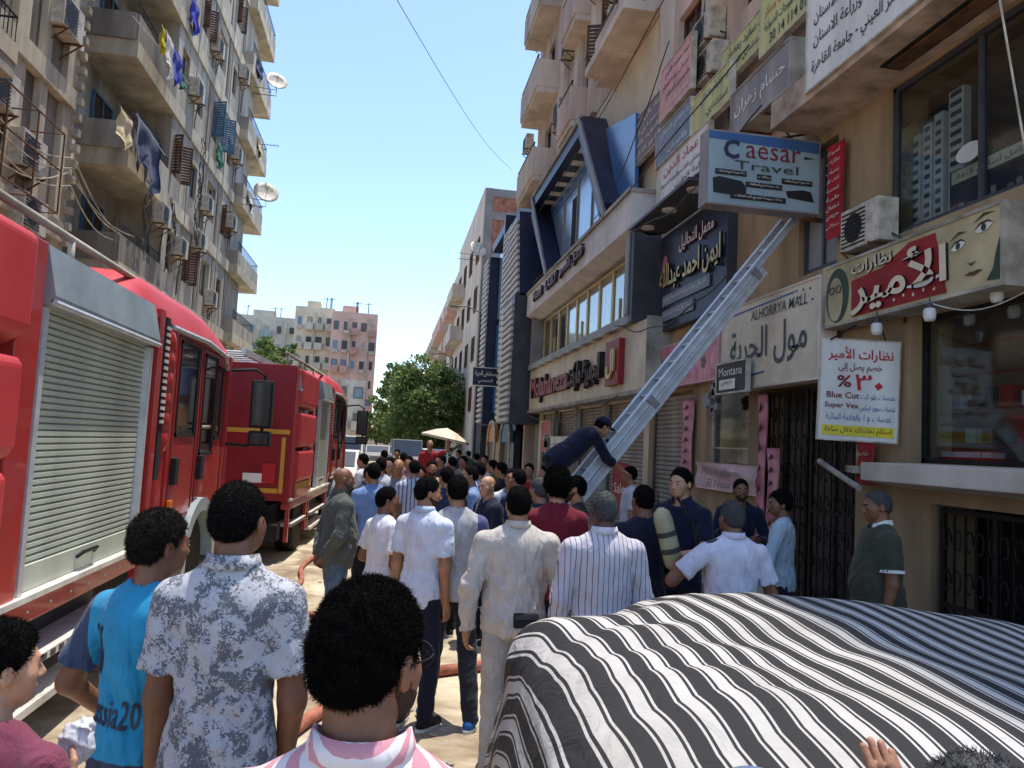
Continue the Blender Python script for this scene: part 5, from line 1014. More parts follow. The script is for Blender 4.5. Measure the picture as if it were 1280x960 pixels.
# curved shop awnings and front at street level
for k, (y, c_, lab) in enumerate(((29.6, 'navy', 'dark blue glass shop entrance with pale tube arch below the slats'), (33.5, 'tan_wall', 'tan and orange shop entrance with a curved arch sign, farther off'))):  # second entrance has a tan panel and an orange arch sign
    t = thing('shop_entrance', lab, 'shop front', (4.8, y, 0)); m = MB(); m.box(4.7, 4.95, y-1.1, y+1.1, .03, 2.5); m.build('door_panel', MAT[c_], t, True)
    m = MB(); m.tube([(4.5, y-1.25*math.cos(a), .05 if i in (0, 15) else 2.0+.95*math.sin(a)) for i, a in enumerate([0]+list(np.linspace(0, math.pi, 14))+[math.pi])], .05, 6); m.build('arch', MAT['ac_white'], t, True)
    m = MB(); m.prism([(4.55, y-1.2*math.cos(a), 2.05+.9*math.sin(a)) for a in np.linspace(0, math.pi, 12)], (.1, 0, 0)); m.build('arch_sign', MAT['blue_paint' if k == 0 else 'ink_orange'], t, True)
# hospital sign
cc = at_y(607, 471, 31.5); t = thing('projecting_sign', 'small navy hospital sign with white Arabic lettering over the far shops', 'sign', cc); P0 = Panel(cc, (1, 0, 0), (0, 0, 1)); P0.board(t, 1.05, .72, .12, MAT['ink_blue'] if False else MAT['navy'], 'board', MAT['ink_white'], .03)
P0.write(t, 'مستشفى الحرية', 0, .12, .9, .26, MAT['ink_white'], .01, bold=.02); P0.write(t, 'التخصصي', 0, -.18, .6, .2, MAT['ink_white'], .01, bold=.02); m = MB(); m.tube([(cc.x+.5, 31.55, cc.z), (5, 31.55, cc.z)], .03, 6); m.build('bracket', MAT['dark_metal'], t, True)
# white notice boards by the far shutters
for k, (px, py, w_, h, mt) in enumerate(((682, 545, .5, .9, 'ink_red'), (700, 556, 1.5, .45, 'sign_white'), (684, 551, .4, .4, 'sign_white'))):
    cc = at_x(px, py, 4.75); q = Panel(cc, (0, -1, 0), (0, 0, 1)); t = thing('notice_board', ['red poster on the pier left of the fireman on the ladder', 'long white notice board behind the fireman on the ladder', 'small white notice above the red poster'][k], 'notice', cc); q.board(t, w_*2.2, h, .03, MAT[mt], 'board', MAT['ac_white'], .02); q.write(t, 'ممنوع الوقوف' if k else 'عروض', 0, 0, w_*1.6, h*.3, MAT['ink_black' if k else 'ink_white'], .01)

# drooping service wires along the right facade
rw = random.Random(8)
for i, (ya, yb, za, zb) in enumerate(((9.2, 14.2, 4.3, 4.35), (9.0, 24, 7.3, 7.2), (11, 27, 10.2, 9.6), (8.4, 13.5, 6.2, 6.05), (12.0, 16.5, 8.9, 7.1), (14.5, 25, 3.0, 3.02))):
    m = MB(); m.tube([(4.2+.1*(i % 3), ya+(yb-ya)*t, za+(zb-za)*t-.35*math.sin(math.pi*t)-.03*math.sin(t*19+i)) for t in np.linspace(0, 1, 24)], .011, 5)
    tag(m.build('service_wire', MAT['wire']), 'dark service wire sagging along the right facade, %s' % ['between the mall sign and clinic sign', 'across the hotel cornice', 'over the slanted navy portal', 'under the box sign brackets', 'diagonal below the small doctors\' signs', 'just above the roller shutters'][i], 'wire', 'service wires on the right facade')
# ---------------------------------------------------------------- ground
MAT['road'] = M('road', S(196, 184, 160), .9, .22, .9, .35, 30, rgb2=S(146, 132, 110))
n, l, b = lin(MAT['road'])          # damp dark patches where the hoses leak
tc = [x for x in n if x.type == 'TEX_COORD'][0]; rp = [x for x in n if x.type == 'VALTORGB'][0]
nz = n.new('ShaderNodeTexNoise'); nz.inputs['Scale'].default_value = .55; nz.inputs['Detail'].default_value = 9; nz.inputs['Roughness'].default_value = .68; nz.inputs['Distortion'].default_value = .6; l.new(tc.outputs['Object'], nz.inputs['Vector'])
r2 = n.new('ShaderNodeValToRGB'); r2.color_ramp.elements[0].position = .47; r2.color_ramp.elements[1].position = .56; l.new(nz.outputs[0], r2.inputs[0])
mx = n.new('ShaderNodeMix'); mx.data_type = 'RGBA'; l.new(r2.outputs[0], mx.inputs[0]); l.new(rp.outputs[0], mx.inputs[6]); mx.inputs[7].default_value = (*S(138, 120, 98), 1); l.new(mx.outputs[2], b.inputs['Base Color'])
vr = n.new('ShaderNodeTexVoronoi'); vr.feature = 'DISTANCE_TO_EDGE'; vr.inputs['Scale'].default_value = .7; l.new(tc.outputs['Object'], vr.inputs['Vector'])
mk('dust', S(176, 162, 138), .95, .25, .3, .2, 8); mk('pave', S(170, 160, 142), .9, .25, 2, .25, 20); mk('kerb', S(178, 172, 158), .85, .25, 4, .2, 25)
m = MB(); m.quad((-1500, -1500, -.012), (1500, -1500, -.012), (1500, 1500, -.012), (-1500, 1500, -.012)); m.build('ground', MAT['dust'], kind='structure')
m = MB(); m.grid(lambda u, v: Vector((-6+9.9*u, -20+130*v, 0)), 4, 60); m.build('road', MAT['road'], kind='structure')
m = MB(); m.box(4.05, 5.46, -4, 110, -.01, .125); m.box(-8.1, -6.1, -4, 110, -.01, .125); pv = m.build('pavement', MAT['pave'], kind='structure')
for sx in (3.9, -6.1+.0):
    for i in range(34): m = MB(); m.box(sx, sx+.145, i*.92, i*.92+.9, -.01, .135); m.build('kerb_stone', MAT['kerb'], pv, True, bevel=.012)
# ---------------------------------------------------------------- far buildings
def block(label, P, w_, dep, h, nf, nc, wall, seed, acc=None, balc=.4, label2=None, roofbits=True, cat='building', tilt=0):
    """P: panel at the base centre of its front; windows and small balconies in front"""
    r = random.Random(seed); t = thing('apartment_block', label, cat, P.o); m = MB(); pbox(m, P, -w_/2, w_/2, 0, h, -dep, 0); m.build('wall', MAT[wall], t, True)
    fh = h/nf; cw = w_/nc
    for j in range(nf):
        for i in range(nc):
            a = -w_/2+cw*(i+.5); b = fh*(j+.5)
            k = r.random(); ww = cw*r.choice((.35, .5, .62)); hh = fh*.42
            f = win(t, P, a, b, round(ww, 1), round(hh, 1), 'single', r.choice(('ac_white', 'wood_brown', 'charcoal')), r.choice(('pane_dark', 'pane_dark', 'pane_blue', 'soffit_grey')), -.03)
            if k < balc:
                m = MB(); pbox(m, P, a-cw*.38, a+cw*.38, b-fh*.48, b-fh*.12, .02, .8); m.build('balcony', MAT[acc or wall], t, True)
            elif k < balc+.15: m = MB(); pbox(m, P, a-ww/2, a-ww/2+.7, b-fh*.42, b-fh*.25, .02, .4); m.build('condenser', MAT['ac_white'], t, True)
    for i in range(1, nc):
        if i % 2 == 0: m = MB(); pbox(m, P, -w_/2+cw*i-.12, -w_/2+cw*i+.12, 0, h-.1, .005, .18); m.build('pilaster', MAT['band_cream'], t, True)
    if roofbits:
        m = MB(); pbox(m, P, -w_/2, w_/2, h, h+.6, -.2, 0); pbox(m, P, -w_*.25, w_*.1, h, h+2.0, -dep*.6, -dep*.3)
        m.build('parapet', MAT[wall], t, True)
        for k in range(3): m = MB(); c = P.P(r.uniform(-w_*.45, w_*.45), h, -1); m.tube([c, c+Vector((0, 0, 2.2))], .06, 5); m.tube([c+Vector((-.5, 0, 2)), c+Vector((.5, 0, 2))], .04, 4); m.build('aerial', MAT['dark_metal'], t, True)
    return t
mk('far_beige', S(196, 190, 176), .9, .15, .4, .1, 4); mk('far_yellow', S(212, 200, 176), .9, .15, .4, .1, 4); mk('far_pink', S(216, 178, 162), .9, .15, .4, .1, 4); mk('far_white', S(206, 202, 190), .9, .2, .6, .1, 4); mk('balc_green', S(150, 170, 170), .7, .15, 2, 0); mk('far_pink2', S(196, 150, 138), .9, .15, .4, .1, 4)  # far walls paled: distance haze mixed into their colours
def base(px, d): c = at_y(px, 560, d); return Vector((c.x, d, 0))
def fp(px0, px1, d, ang=0):
    a, b = base(px0, d), base(px1, d); return Panel((a+b)/2, (math.cos(ang), math.sin(ang), 0), (0, 0, 1)), (b-a).length
P, w_ = fp(280, 362, 118, .08); block('grey-beige distant apartment block left of the yellow one', P, w_, 12, 18.6, 7, 5, 'far_beige', 11, 'balc_green')
P, w_ = fp(357, 407, 105, .05); block('pale yellow distant apartment block in the middle', P, w_, 12, 18.4, 7, 4, 'far_yellow', 12, 'far_beige')
P, w_ = fp(404, 462, 102, .1); block('pink distant apartment block closing the street, right of the yellow one', P, w_, 12, 17.6, 7, 5, 'far_pink', 13, 'far_pink2', .5)
P, w_ = fp(380, 452, 78, .06); block('low whitish building in front of the pink block', P, w_, 5, 7.6, 3, 4, 'far_white', 14, 'far_white', .2, roofbits=False)
# right side beyond the slatted front
br = thing('brick_building', 'unfinished brick building with concrete frame showing its end wall above the navy front', 'building', (8, 50, 0))
PE = Panel((5.0, 45, 0), (1, 0, 0), (0, 0, 1)); m = MB(); m.box(5.0, 12, 45.05, 61, 0, 17.2); m.build('wall', MAT['red_brick'], br, True)
m = MB()
for z in (3, 6.1, 9.2, 12.3, 15.4, 16.8): m.box(4.97, 12, 45, 45.09, z, z+.5)
for x in (4.97, 7.2, 9.6): m.box(x, x+.45, 44.96, 45.07, 0, 17.3)
m.build('concrete_frame', MAT['grey_panel'], br, True); m = MB(); m.box(4.9, 5.0, 45, 61, 0, 17.3); m.build('street_face', MAT['beige_plaster'], br, True)
PS = Panel((4.9, 53, 0), (0, -1, 0), (0, 0, 1))
for j in range(4):
    for i in range(4):
        win(br, PS, -6+i*4, 4.6+j*3.1, 1.4, 1.5, 'plain', 'wood_brown', 'pane_dark', -.04)
    m = MB(); pbox(m, PS, -7.5, -2, 3.1+j*3.1, 4.1+j*3.1, .01, .9); m.build('balcony', MAT['beige_plaster'], br, True)
dish(Vector((4.6, 44.8, 13.4)), 'white satellite dish on the brick end wall', 1.3)
P = Panel((5.0, 73, 0), (0, -1, 0), (0, 0, 1)); block('beige apartment block with stacked balconies beyond the brick building', P, 22, 10, 15.4, 5, 7, 'beige_plaster', 21, 'far_pink', .75)
P = Panel((5.4, 98, 0), (0, -1, 0), (0, 0, 1)); block('farthest pale block on the right with purple blinds, above the big tree', P, 24, 10, 16.5, 5, 6, 'far_yellow', 22, 'far_beige', .7)
P = Panel((-8.2, 58, 0), (0, 1, 0), (0, 0, 1)); 
# wall of low sheds at the far end
m = MB(); m.box(-10, 12, 100.5, 101, 0, 2.6); tag(m.build('boundary_wall', MAT['beige_plaster']), 'low beige wall closing the far end of the street', 'wall')
# ---------------------------------------------------------------- trees
def tree(label, loc, h, r, n, seed, sz=.16, group=None, crown0=.35):
    t = thing('tree', label, 'tree', loc, 0, group); rd = random.Random(seed); m = MB(); pts = [Vector((0, 0, 0))]
    for i in range(5): pts.append(pts[-1]+Vector((rd.uniform(-.12, .12), rd.uniform(-.12, .12), h*.12)))
    m.tube(pts, [.2*h/8, .17*h/8, .15*h/8, .13*h/8, .12*h/8, .1*h/8], 8)
    for k in range(9):
        a = rd.uniform(0, 6.3); s = pts[rd.randint(2, 5)]; e = Vector((math.cos(a)*r[0]*.65, math.sin(a)*r[0]*.65, h*rd.uniform(.5, .85))); m.tube([s, s.lerp(e, .5)+Vector((0, 0, .3)), e], [.07, .05, .02], 5)
    m.build('trunk', MAT['wood_brown'], t, smooth=True); m = MB(); cz = h*(crown0+1)/2
    for k in range(n):
        a = rd.uniform(0, 6.3); q = rd.random()**.5; el = rd.uniform(-1, 1); rr = math.sqrt(max(0, 1-el*el)); d = rd.uniform(.55, 1.0)
        c = (math.cos(a)*rr*r[0]*d, math.sin(a)*rr*r[0]*d, cz+el*h*(1-crown0)/2*d); s = rd.uniform(.45, .95)*r[0]*.34; leafball(m, c, (s, s, s*.75), 70, sz, rd, .9)
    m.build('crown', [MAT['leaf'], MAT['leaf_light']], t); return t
c = base(534, 52); tree('large dense green street tree at the end of the right-hand row', c, 7.7, (2.9, 2.9), 260, 5, .13, crown0=.08)
c = base(492, 60); tree('feathery lighter tree just left of the large street tree', c, 7.9, (1.9, 1.9), 60, 6, .16, crown0=.2)
for k, (px, d, h, r_) in enumerate(((322, 60, 9.2, 2.0), (348, 62, 9.4, 1.7), (472, 85, 4.8, 2.2), (500, 90, 5.0, 2.6), (456, 80, 4.6, 1.8), (405, 84, 5, 2))):
    tree(['yellow-green treetop left of the far blocks above the second engine', 'yellow-green treetop beside it in front of the grey-beige block', 'low green bush at the far end left of the tree', 'wide low green bush under the large tree', 'low bush by the foot of the pink block', 'bush in front of the low whitish building'][k], base(px, d), h, (r_, r_), 46, 30+k, .17, 'far shrubs and treetops', .3)
# ---------------------------------------------------------------- street clutter at the far end
def car(label, loc, rz, mat, H=1.45, L=4.2, W=1.7, van=False, group='parked vehicles down the street'):
    t = thing('parked_car', label, 'car', loc, rz, group); x = W/2
    prof = [(-L/2, .35), (-L/2, .85), (-L/2+.25, .92), (-L/2+(.35 if van else .9), H-.08), (-L/2+(.5 if van else 1.15), H), (L/2-1.6, H), (L/2-.95, .95), (L/2-.1, .82), (L/2, .7), (L/2, .35)]
    m = MB(); m.prism([(-x, a, b) for a, b in prof], (W, 0, 0)); m.build('body', MAT[mat], t, bevel=.05)
    m = MB(); m.box(-x+.12, x-.12, -L/2+(.32 if van else .55), -L/2+(.36 if van else .6), .98, H-.14); m.box(-x+.1, x-.1, -L/2+.3, -L/2+.7, 1.0, H-.2) if not van else None; m.build('rear_window', MAT['pane_dark'], t)
    m = MB(); m.prism([(-x+.1, L/2-1.58, H-.06), (x-.1, L/2-1.58, H-.06), (x-.1, L/2-1.0, .98), (-x+.1, L/2-1.0, .98)], (0, .03, .02)); m.build('windscreen', MAT['pane_dark'], t)
    for s in (-1, 1):
        m = MB(); m.prism([(s*(x+.004), -L/2+1.1, .95), (s*(x+.004), L/2-1.15, .95), (s*(x+.004), L/2-1.65, H-.1), (s*(x+.004), -L/2+1.25, H-.1)], (s*.01, 0, 0)); m.build('side_window', MAT['pane_dark'], t)
        for y in (-L/2+.8, L/2-.85): m = MB(); m.lathe([(.001, -.09), (.31, -.09), (.33, 0), (.31, .09), (.001, .09)], n=16, T=Matrix.Translation((s*(x-.08), y, .32)) @ Matrix.Rotation(math.pi/2, 4, 'Y')); m.build('wheel', MAT['black'], t)
        m = MB(); m.box(s*x*.75-.14, s*x*.75+.14, -L/2-.02, -L/2+.02, .68, .8); m.build('tail_light', MAT['ink_red'], t); m = MB(); m.box(s*x*.75-.14, s*x*.75+.14, L/2-.02, L/2+.02, .58, .7); m.build('headlight', MAT['ink_white'], t)
    return t
car('dark jeep with glass all round parked in the far crowd', (1.2, 47, 0), math.pi+.05, 'charcoal', 1.95, 4.2, 1.8, True)
car('white car parked beyond the second fire engine', (-1.75, 27, 0), math.pi, 'white_paint', 1.5); car('white van farther down on the left', (-2.0, 38.5, 0), math.pi, 'white_paint', 2.0, 4.6, 1.8, True); car('pale car in front of the jeep', (-.6, 56, 0), math.pi, 'grey_panel', 1.45); car('light car far down the right side', (2.9, 48, 0), math.pi, 'white_paint', 1.45)
u = thing('market_umbrella', 'tilted off-white market umbrella with a striped edge over the far crowd', 'umbrella', (2.25, 30, 0)); u.scale = (.85, .85, .95); m = MB(); T4 = Matrix.Translation((0, 0, 2.28)) @ Matrix.Rotation(R(9), 4, 'Y')
m.lathe([(.001, .34), (.5, .2), (1.12, -.08), (1.12, -.16), (1.1, -.16), (1.1, -.09), (.48, .18), (.001, .31)], n=10, T=T4); m.build('canopy', MAT['sign_cream'], u); m = MB(); m.tube([(0, 0, 0), (.05, 0, 2.55)], .03, 8); m.build('pole', MAT['ac_white'], u)
m = MB(); 
for k in range(10): a = 2*math.pi*k/10; m.tube([T4 @ Vector((0, 0, .3)), T4 @ Vector((1.1*math.cos(a), 1.1*math.sin(a), -.1))], .012, 4)
m.build('rib', MAT['dark_metal'], u)
for k, (x, y, z, h) in enumerate(((4.6, 41, 0, 9), (4.7, 60, 0, 8.5))): 
    t = thing('lamp_post', ['thin street pole before the far right shops', 'thinner street pole farther off before the right shops'][k], 'pole', (x, y, 0), 0, 'street poles'); m = MB(); m.tube([(0, 0, 0), (0, 0, h)], [.09, .05], 8); m.build('pole', MAT['charcoal'], t); m = MB(); m.tube([(0, 0, h), (-.8, 0, h+.3), (-1.3, 0, h+.25)], .035, 6); m.build('arm', MAT['charcoal'], t); m = MB(); m.cbox((-1.5, 0, h+.22), (.45, .16, .09)); m.build('lamp_head', MAT['grey_panel'], t)
# ---------------------------------------------------------------- fire engines
MAT['fire_red'] = M('fire_red', S(168, 30, 30), .4, .16, 1.6, .04, 8, spec=.5, coat=.35, rgb2=S(150, 52, 48)); MAT['fire_red_dull'] = M('fire_red_dull', S(190, 66, 68), .5, .14, 1.3, .03, 8, rgb2=S(180, 44, 50)); MAT['shaded_rear_red'] = M('shaded_rear_red', S(140, 20, 28), .5, .15, 2, .03, 8); MAT['dark_red'] = M('dark_red', S(96, 22, 28), .5, .2, 2, .04, 10)  # rear panel red is darker: shade on the tail put into its colour
MAT['slat_alu'] = M('slat_alu', S(190, 196, 182), .5, .12, 2, .05, 30, metal=.1, streak=True); MAT['header_alu'] = M('header_alu', S(158, 168, 172), .4, .15, 2, .05, 20, metal=.4)
MAT['grey_plastic'] = M('grey_plastic', S(150, 164, 168), .35, .12, 2, 0); MAT['rubber'] = M('rubber', (.014, .014, .015), .8, .3, 8, .1, 40); MAT['amber'] = M('amber_lamp', S(230, 120, 20), .3, .1, 2, 0); MAT['stripe_yellow'] = M('stripe_yellow', S(206, 150, 52), .45, .1, 2, 0); MAT['truck_white'] = M('truck_white', S(220, 214, 206), .5, .2, 3, .03, 12)
def pxbox(mb, x0, x1, y0, y1, z0, z1): return mb.box(x0, x1, y0, y1, z0, z1)
def wheel(parent, x, y, r=.52, w_=.3):
    o = MB(); T4 = Matrix.Translation((x, y, r)) @ Matrix.Rotation(math.pi/2, 4, 'Y'); o.lathe([(r*.6, -w_/2), (r*.93, -w_/2), (r, -w_/2+.05), (r, w_/2-.05), (r*.93, w_/2), (r*.6, w_/2)], n=28, T=T4); o = o.build('wheel', MAT['rubber'], parent, smooth=True, angle=40)
    m = MB(); m.lathe([(.001, -w_/2+.08), (r*.3, -w_/2+.06), (r*.58, w_/2-.12), (r*.62, w_/2-.01), (r*.5, w_/2-.09), (r*.2, w_/2-.1), (.001, w_/2-.02)], n=20, T=T4); m.build('rim', MAT['ac_white'], o, smooth=True, angle=40)
    m = MB(); 
    for k in range(8): a = k*math.pi/4; m.cbox((x+w_/2-.07, y+r*.34*math.cos(a), r+r*.34*math.sin(a)), (.05, .04, .04))
    m.build('wheel_nuts', MAT['charcoal'], o)
def engine(name_label, loc, rz, detailed=True):
    """local frame: right-hand side in the plane x = 0, body to -x, rear at y = 0, front at +y"""
    t = thing('fire_engine', name_label, 'fire engine', loc, rz, 'fire engines'); W = 2.5
    def B(name, mat, *bx, bevel=0, lab=None):
        for b in bx: m = MB(); m.box(*b); o = m.build(name, MAT[mat], t, bevel=bevel, label=lab)
        return o
    B('chassis', 'rubber', (-W+.3, -.3, .1, 7.4, .45, .85)); B('chassis_rail', 'black', (-W+.75, -.75, -.1, 7.5, .35, .6))
    # body with locker openings
    L = 4.55
    side = [(1.05, 1.3), (3.25, 3.45)]
    B('body', 'dark_red', (-W, -.12, 0, L, .93, 3.02), bevel=.02)
    B('rear_panel', 'shaded_rear_red', (-W+.02, -.02, -.06, -.002, .93, 3.02), bevel=.015)
    B('side_post', 'fire_red', (-.12, -.0, 0, .16, .86, 3.0), (-.12, -.0, 1.86, 2.14, .86, 3.0), (-.12, -.0, L-.12, L, .86, 3.0), bevel=.01)
    B('side_sill', 'fire_red', (-.12, .012, 0, L, .80, .93), bevel=.01); B('sill_trim', 'truck_white', (-.1, .03, 0, L+.05, .93, .965))
    # moulded plastic panels, two upper and one lower
    for (y0, y1, z0, z1) in ((.20, 1.84, 2.43, 2.98), (.20, 1.80, 1.78, 2.30), (.20, 1.74, 1.22, 1.70)):
        m = MB(); m.prism([(-.10, y0, z0-.1), (.05, y0+.0, z0), (.075, y0, z0+.05), (.075, y0, z1-.04), (.05, y0, z1), (-.1, y0, z1)], (0, y1-y0, 0)); m.build('moulded_panel', MAT['fire_red_dull'], t, bevel=.02)
    B('lower_panel', 'fire_red', (-.1, .04, .2, 1.66, .95, 1.20), bevel=.012); m = MB(); m.box(.04, .047, .2, 1.66, 1.09, 1.19); m.build('yellow_stripe', MAT['stripe_yellow'], t)
    # lockers
    def locker(y0, y1, lab=None):
        m = MB(); z = 1.0; n = 40; p = (2.66-1.0)/n
        for i in range(n): m.prism([(-.075, y0, z), (-.052, y0, z+p*.25), (-.052, y0, z+p*.8), (-.075, y0, z+p)], (0, y1-y0, 0)); z += p
        m.build('roller_shutter', MAT['slat_alu'], t)
        m = MB(); m.prism([(-.10, y0-.06, 2.62), (.03, y0-.06, 2.66), (.045, y0-.06, 2.70), (-.02, y0-.06, 3.0), (-.10, y0-.06, 3.0)], (0, y1-y0+.12, 0)); m.build('shutter_header', MAT['header_alu'], t)
        m = MB(); m.tube([(.04, y0-.06, 2.66), (.04, y1+.06, 2.66)], .02, 8); m.build('drip_rail', MAT['aluminium'], t)
        m = MB(); m.box(-.07, -.005, y0-.06, y0, .97, 2.63); m.box(-.07, -.005, y1, y1+.06, .97, 2.63); m.build('shutter_guide', MAT['aluminium'], t)
        m = MB(); m.box(-.06, -.035, y0, y1, .97, 1.12); m.build('shutter_foot', MAT['slat_alu'], t); m = MB(); m.tube([(-.03, (y0+y1)/2-.16, 1.06), (0, (y0+y1)/2-.13, 1.09), (0, (y0+y1)/2+.13, 1.09), (-.03, (y0+y1)/2+.16, 1.06)], .014, 6); m.build('handle', MAT['dark_metal'], t)
    if detailed: locker(2.24, 4.22)
    else: locker(.24, 1.25); locker(2.9, 4.22)
    # chain-like ladder strip between body and cab
    m = MB(); m.box(-.08, .0, L+.04, L+.16, 1.5, 2.95); m.build('cable_duct', MAT['rubber'], t)
    m = MB(); [m.box(-.0, .012, L+.05, L+.15, 2.0+i*.06, 2.03+i*.06) for i in range(15)]; m.build('duct_ribs', MAT['truck_white'], t)
    B('intake_panel', 'fire_red', (-.5, -.03, L+.2, L+.42, 1.1, 2.9), bevel=.03)
    m = MB(); m.grid(lambda u, v: Vector((-.028+.045*math.sin(math.pi*v)**.6*(.45+.55*abs(math.sin(u*math.pi*6))), L+.2+.22*v, 1.75+1.1*u)), 60, 8); m.build('intake_bulge', MAT['fire_red'], t, smooth=True)
    # cab: side wall with window openings, facing +x
    C0, C1 = L+.45, L+3.15; P = Panel((-.02, 0, 0), (0, 1, 0), (0, 0, 1)); hs = [(C0+.2, C0+.95, 1.88, 2.82), (C0+1.22, C0+1.84, 1.68, 2.80)]
    m = MB(); wallp(m, P, C0, C1-.45, 1.02, 2.9, .07, hs+[(C0+1.9, C1-.5, 1.85, 2.72)]); 
    PW = Panel((-W, 0, 0), (0, -1, 0), (0, 0, 1)); wallp(m, PW, -(C1-.45), -C0, 1.02, 2.9, .07, [(-(C0+.9), -(C0+.2), 1.95, 2.78), (-(C0+1.78), -(C0+1.2), 1.7, 2.75), (-(C1-.5), -(C0+1.9), 1.85, 2.72)])
    m.box(-W+.05, -.09, C0, C0+.07, 1.02, 2.9)
    PF = Panel((-W/2, C1-.03, 0), (-1, 0, 0), (0, 0, 1)); wallp(m, PF, -W/2, W/2, .75, 1.75, .1); m.box(-W, -W+.14, C1-.45, C1-.05, .9, 2.9); m.box(-.14, -.02, C1-.12, C1-.04, .9, 2.9); m.box(-.09, -.02, C1-.45, C1-.12, .9, 1.75)
    m.build('cab', MAT['fire_red'], t, bevel=0)
    m = MB(); m.prism([(-W/2-1.15, C1-.04, 1.78), (-W/2+1.15, C1-.04, 1.78), (-W/2+1.1, C1-.16, 2.85), (-W/2-1.1, C1-.16, 2.85)], (0, -.02, 0)); m.build('windscreen', MAT['glass'], t)
    for h in hs+[(C0+1.9, C1-.5, 1.85, 2.72)]:
        m = MB(); y0, y1, z0, z1 = h; q = .035
        for bx in ((y0, y1, z0, z0+q), (y0, y1, z1-q, z1), (y0, y0+q, z0, z1), (y1-q, y1, z0, z1)): m.box(-.045, -.008, *bx)
        f = m.build('side_window', MAT['rubber'], t); m = MB(); m.box(-.03, -.02, y0+q, y1-q, z0+q, z1-q); m.build('pane', MAT['glass'], f)
    for (y0, y1) in ((C0+.1, C0+1.02), (C0+1.12, C0+2.35)):      # door outlines and handles
        m = MB(); q = .012
        for bx in ((y0, y0+q, 1.1, 2.85), (y1-q, y1, 1.1, 2.85), (y0, y1, 1.08, 1.1), (y0, y1, 2.84, 2.86)): m.box(-.022, -.012, *bx)
        d = m.build('door_seam', MAT['dark_red'], t); m = MB(); m.box(-.02, .03, y0+.06, y0+.2, 1.42, 1.68); m.build('handle', MAT['rubber'], d, bevel=.012)
    B('cab_floor', 'rubber', (-W+.08, -.1, C0+.05, C1-.1, 1.0, 1.06)); 
    for k, y in enumerate((C0+.35, C0+1.5)): B('seat', 'charcoal', (-W+.2, -.25, y, y+.45, 1.15, 1.5), (-W+.2, -.25, y, y+.14, 1.5, 2.25), bevel=.05)
    m = MB(); m.lathe([(.18, 0), (.22, .01), (.22, .03), (.18, .03)], (-.65, C1-.75, 1.85), 18); m.build('steering_wheel', MAT['rubber'], t)
    # roof: raised moulded dome
    def roof(u, v):
        y = C0-1.15+u*(C1-C0+1.12); a = (v-.5)*2; e = 1-min(1, max(0, (u-.62)/.38))**2.2*.75; e *= min(1, .5+u*4.0); z = 2.92+.38*e*(1-abs(a)**11)**.7
        return Vector((-W/2+a*(W/2-.03), y-.15*(abs(a)**3)*(u > .6), z))
    m = MB(); m.grid(roof, 26, 40); m.grid(lambda u, v: Vector((-W/2+(.5-v)*2*(W/2-.03), C0-1.15+u*(C1-C0+1.12), 2.895)), 4, 4)
    m.add([roof(0, v/10) for v in range(11)]+[(-W/2-(W/2-.03)+2*(W/2-.03)*v/10, C0-1.15, 2.895) for v in range(11)], [(v, v+1, v+12, v+11) for v in range(10)]); m.build('roof', MAT['fire_red_dull'], t, smooth=True, angle=50)
    m = MB(); m.tube([(-.03, C0-.1, 2.9), (.0, C0+1.2, 2.92), (.0, C1-.5, 2.86), (-.05, C1-.15, 2.74)], .028, 8); m.build('gutter', MAT['aluminium'], t)
    m = MB(); m.lathe([(.09, 0), (.1, .03), (.1, .16), (.06, .2), (.001, .21)], (-.45, C1-.8, 3.15), 16); m.build('beacon', MAT['fire_red' if detailed else 'amber'], t, smooth=True)
    B('sun_visor', 'grey_plastic', (-W+.25, -.06, C1-.05, C1+.22, 2.70, 2.78), bevel=.02)
    # mirrors on a bar
    m = MB(); m.tube([(-.1, C1-.1, 2.72), (.25, C1+.12, 2.78), (.38, C1+.12, 2.70), (.38, C1+.12, 1.85), (.2, C1+.1, 1.78), (-.05, C1-.1, 1.8)], .02, 8); m.build('mirror_arm', MAT['rubber'], t, smooth=True)
    for (z0, z1) in ((2.02, 2.64), (1.78, 1.98)):
        m = MB(); m.box(.22, .50, C1+.04, C1+.20, z0, z1); f = m.build('mirror', MAT['rubber'], t, bevel=.03); m = MB(); m.box(.25, .47, C1+.032, C1+.042, z0+.03, z1-.03); m.build('mirror_glass', MAT['pane_dark'], f)  # dark pane colour stands in for a dark reflection in the mirror
    # wheel arch fender and wheels
    m = MB(); wy = C0+1.35; prof = []
    for a in np.linspace(0, math.pi, 15): prof.append((wy+.74*math.cos(a), .5+.72*math.sin(a)))
    inner = [(wy+.60*math.cos(a), .5+.58*math.sin(a)) for a in np.linspace(math.pi, 0, 15)]
    for i in range(14): m.prism([(-.45, *prof[i]), (-.45, *prof[i+1]), (-.45, *inner[13-i]), (-.45, *inner[14-i])], (.50, 0, 0))
    m.build('fender', MAT['grey_plastic'], t); wheel(t, -.2, wy); wheel(t, -W+.2, wy); wheel(t, -.22, 1.35); wheel(t, -W+.22, 1.35)
    B('bumper', 'truck_white', (-W, 0, C1-.05, C1+.25, .4, .72), bevel=.04)
    for x in (-.3, -W+.3): B('headlight', 'ink_white', (x-.14, x+.14, C1+.24, C1+.27, .5, .66), bevel=.02)
    B('side_marker', 'amber', (-.03, .02, C0+.1, C0+.2, 1.2, 1.28), bevel=.01)
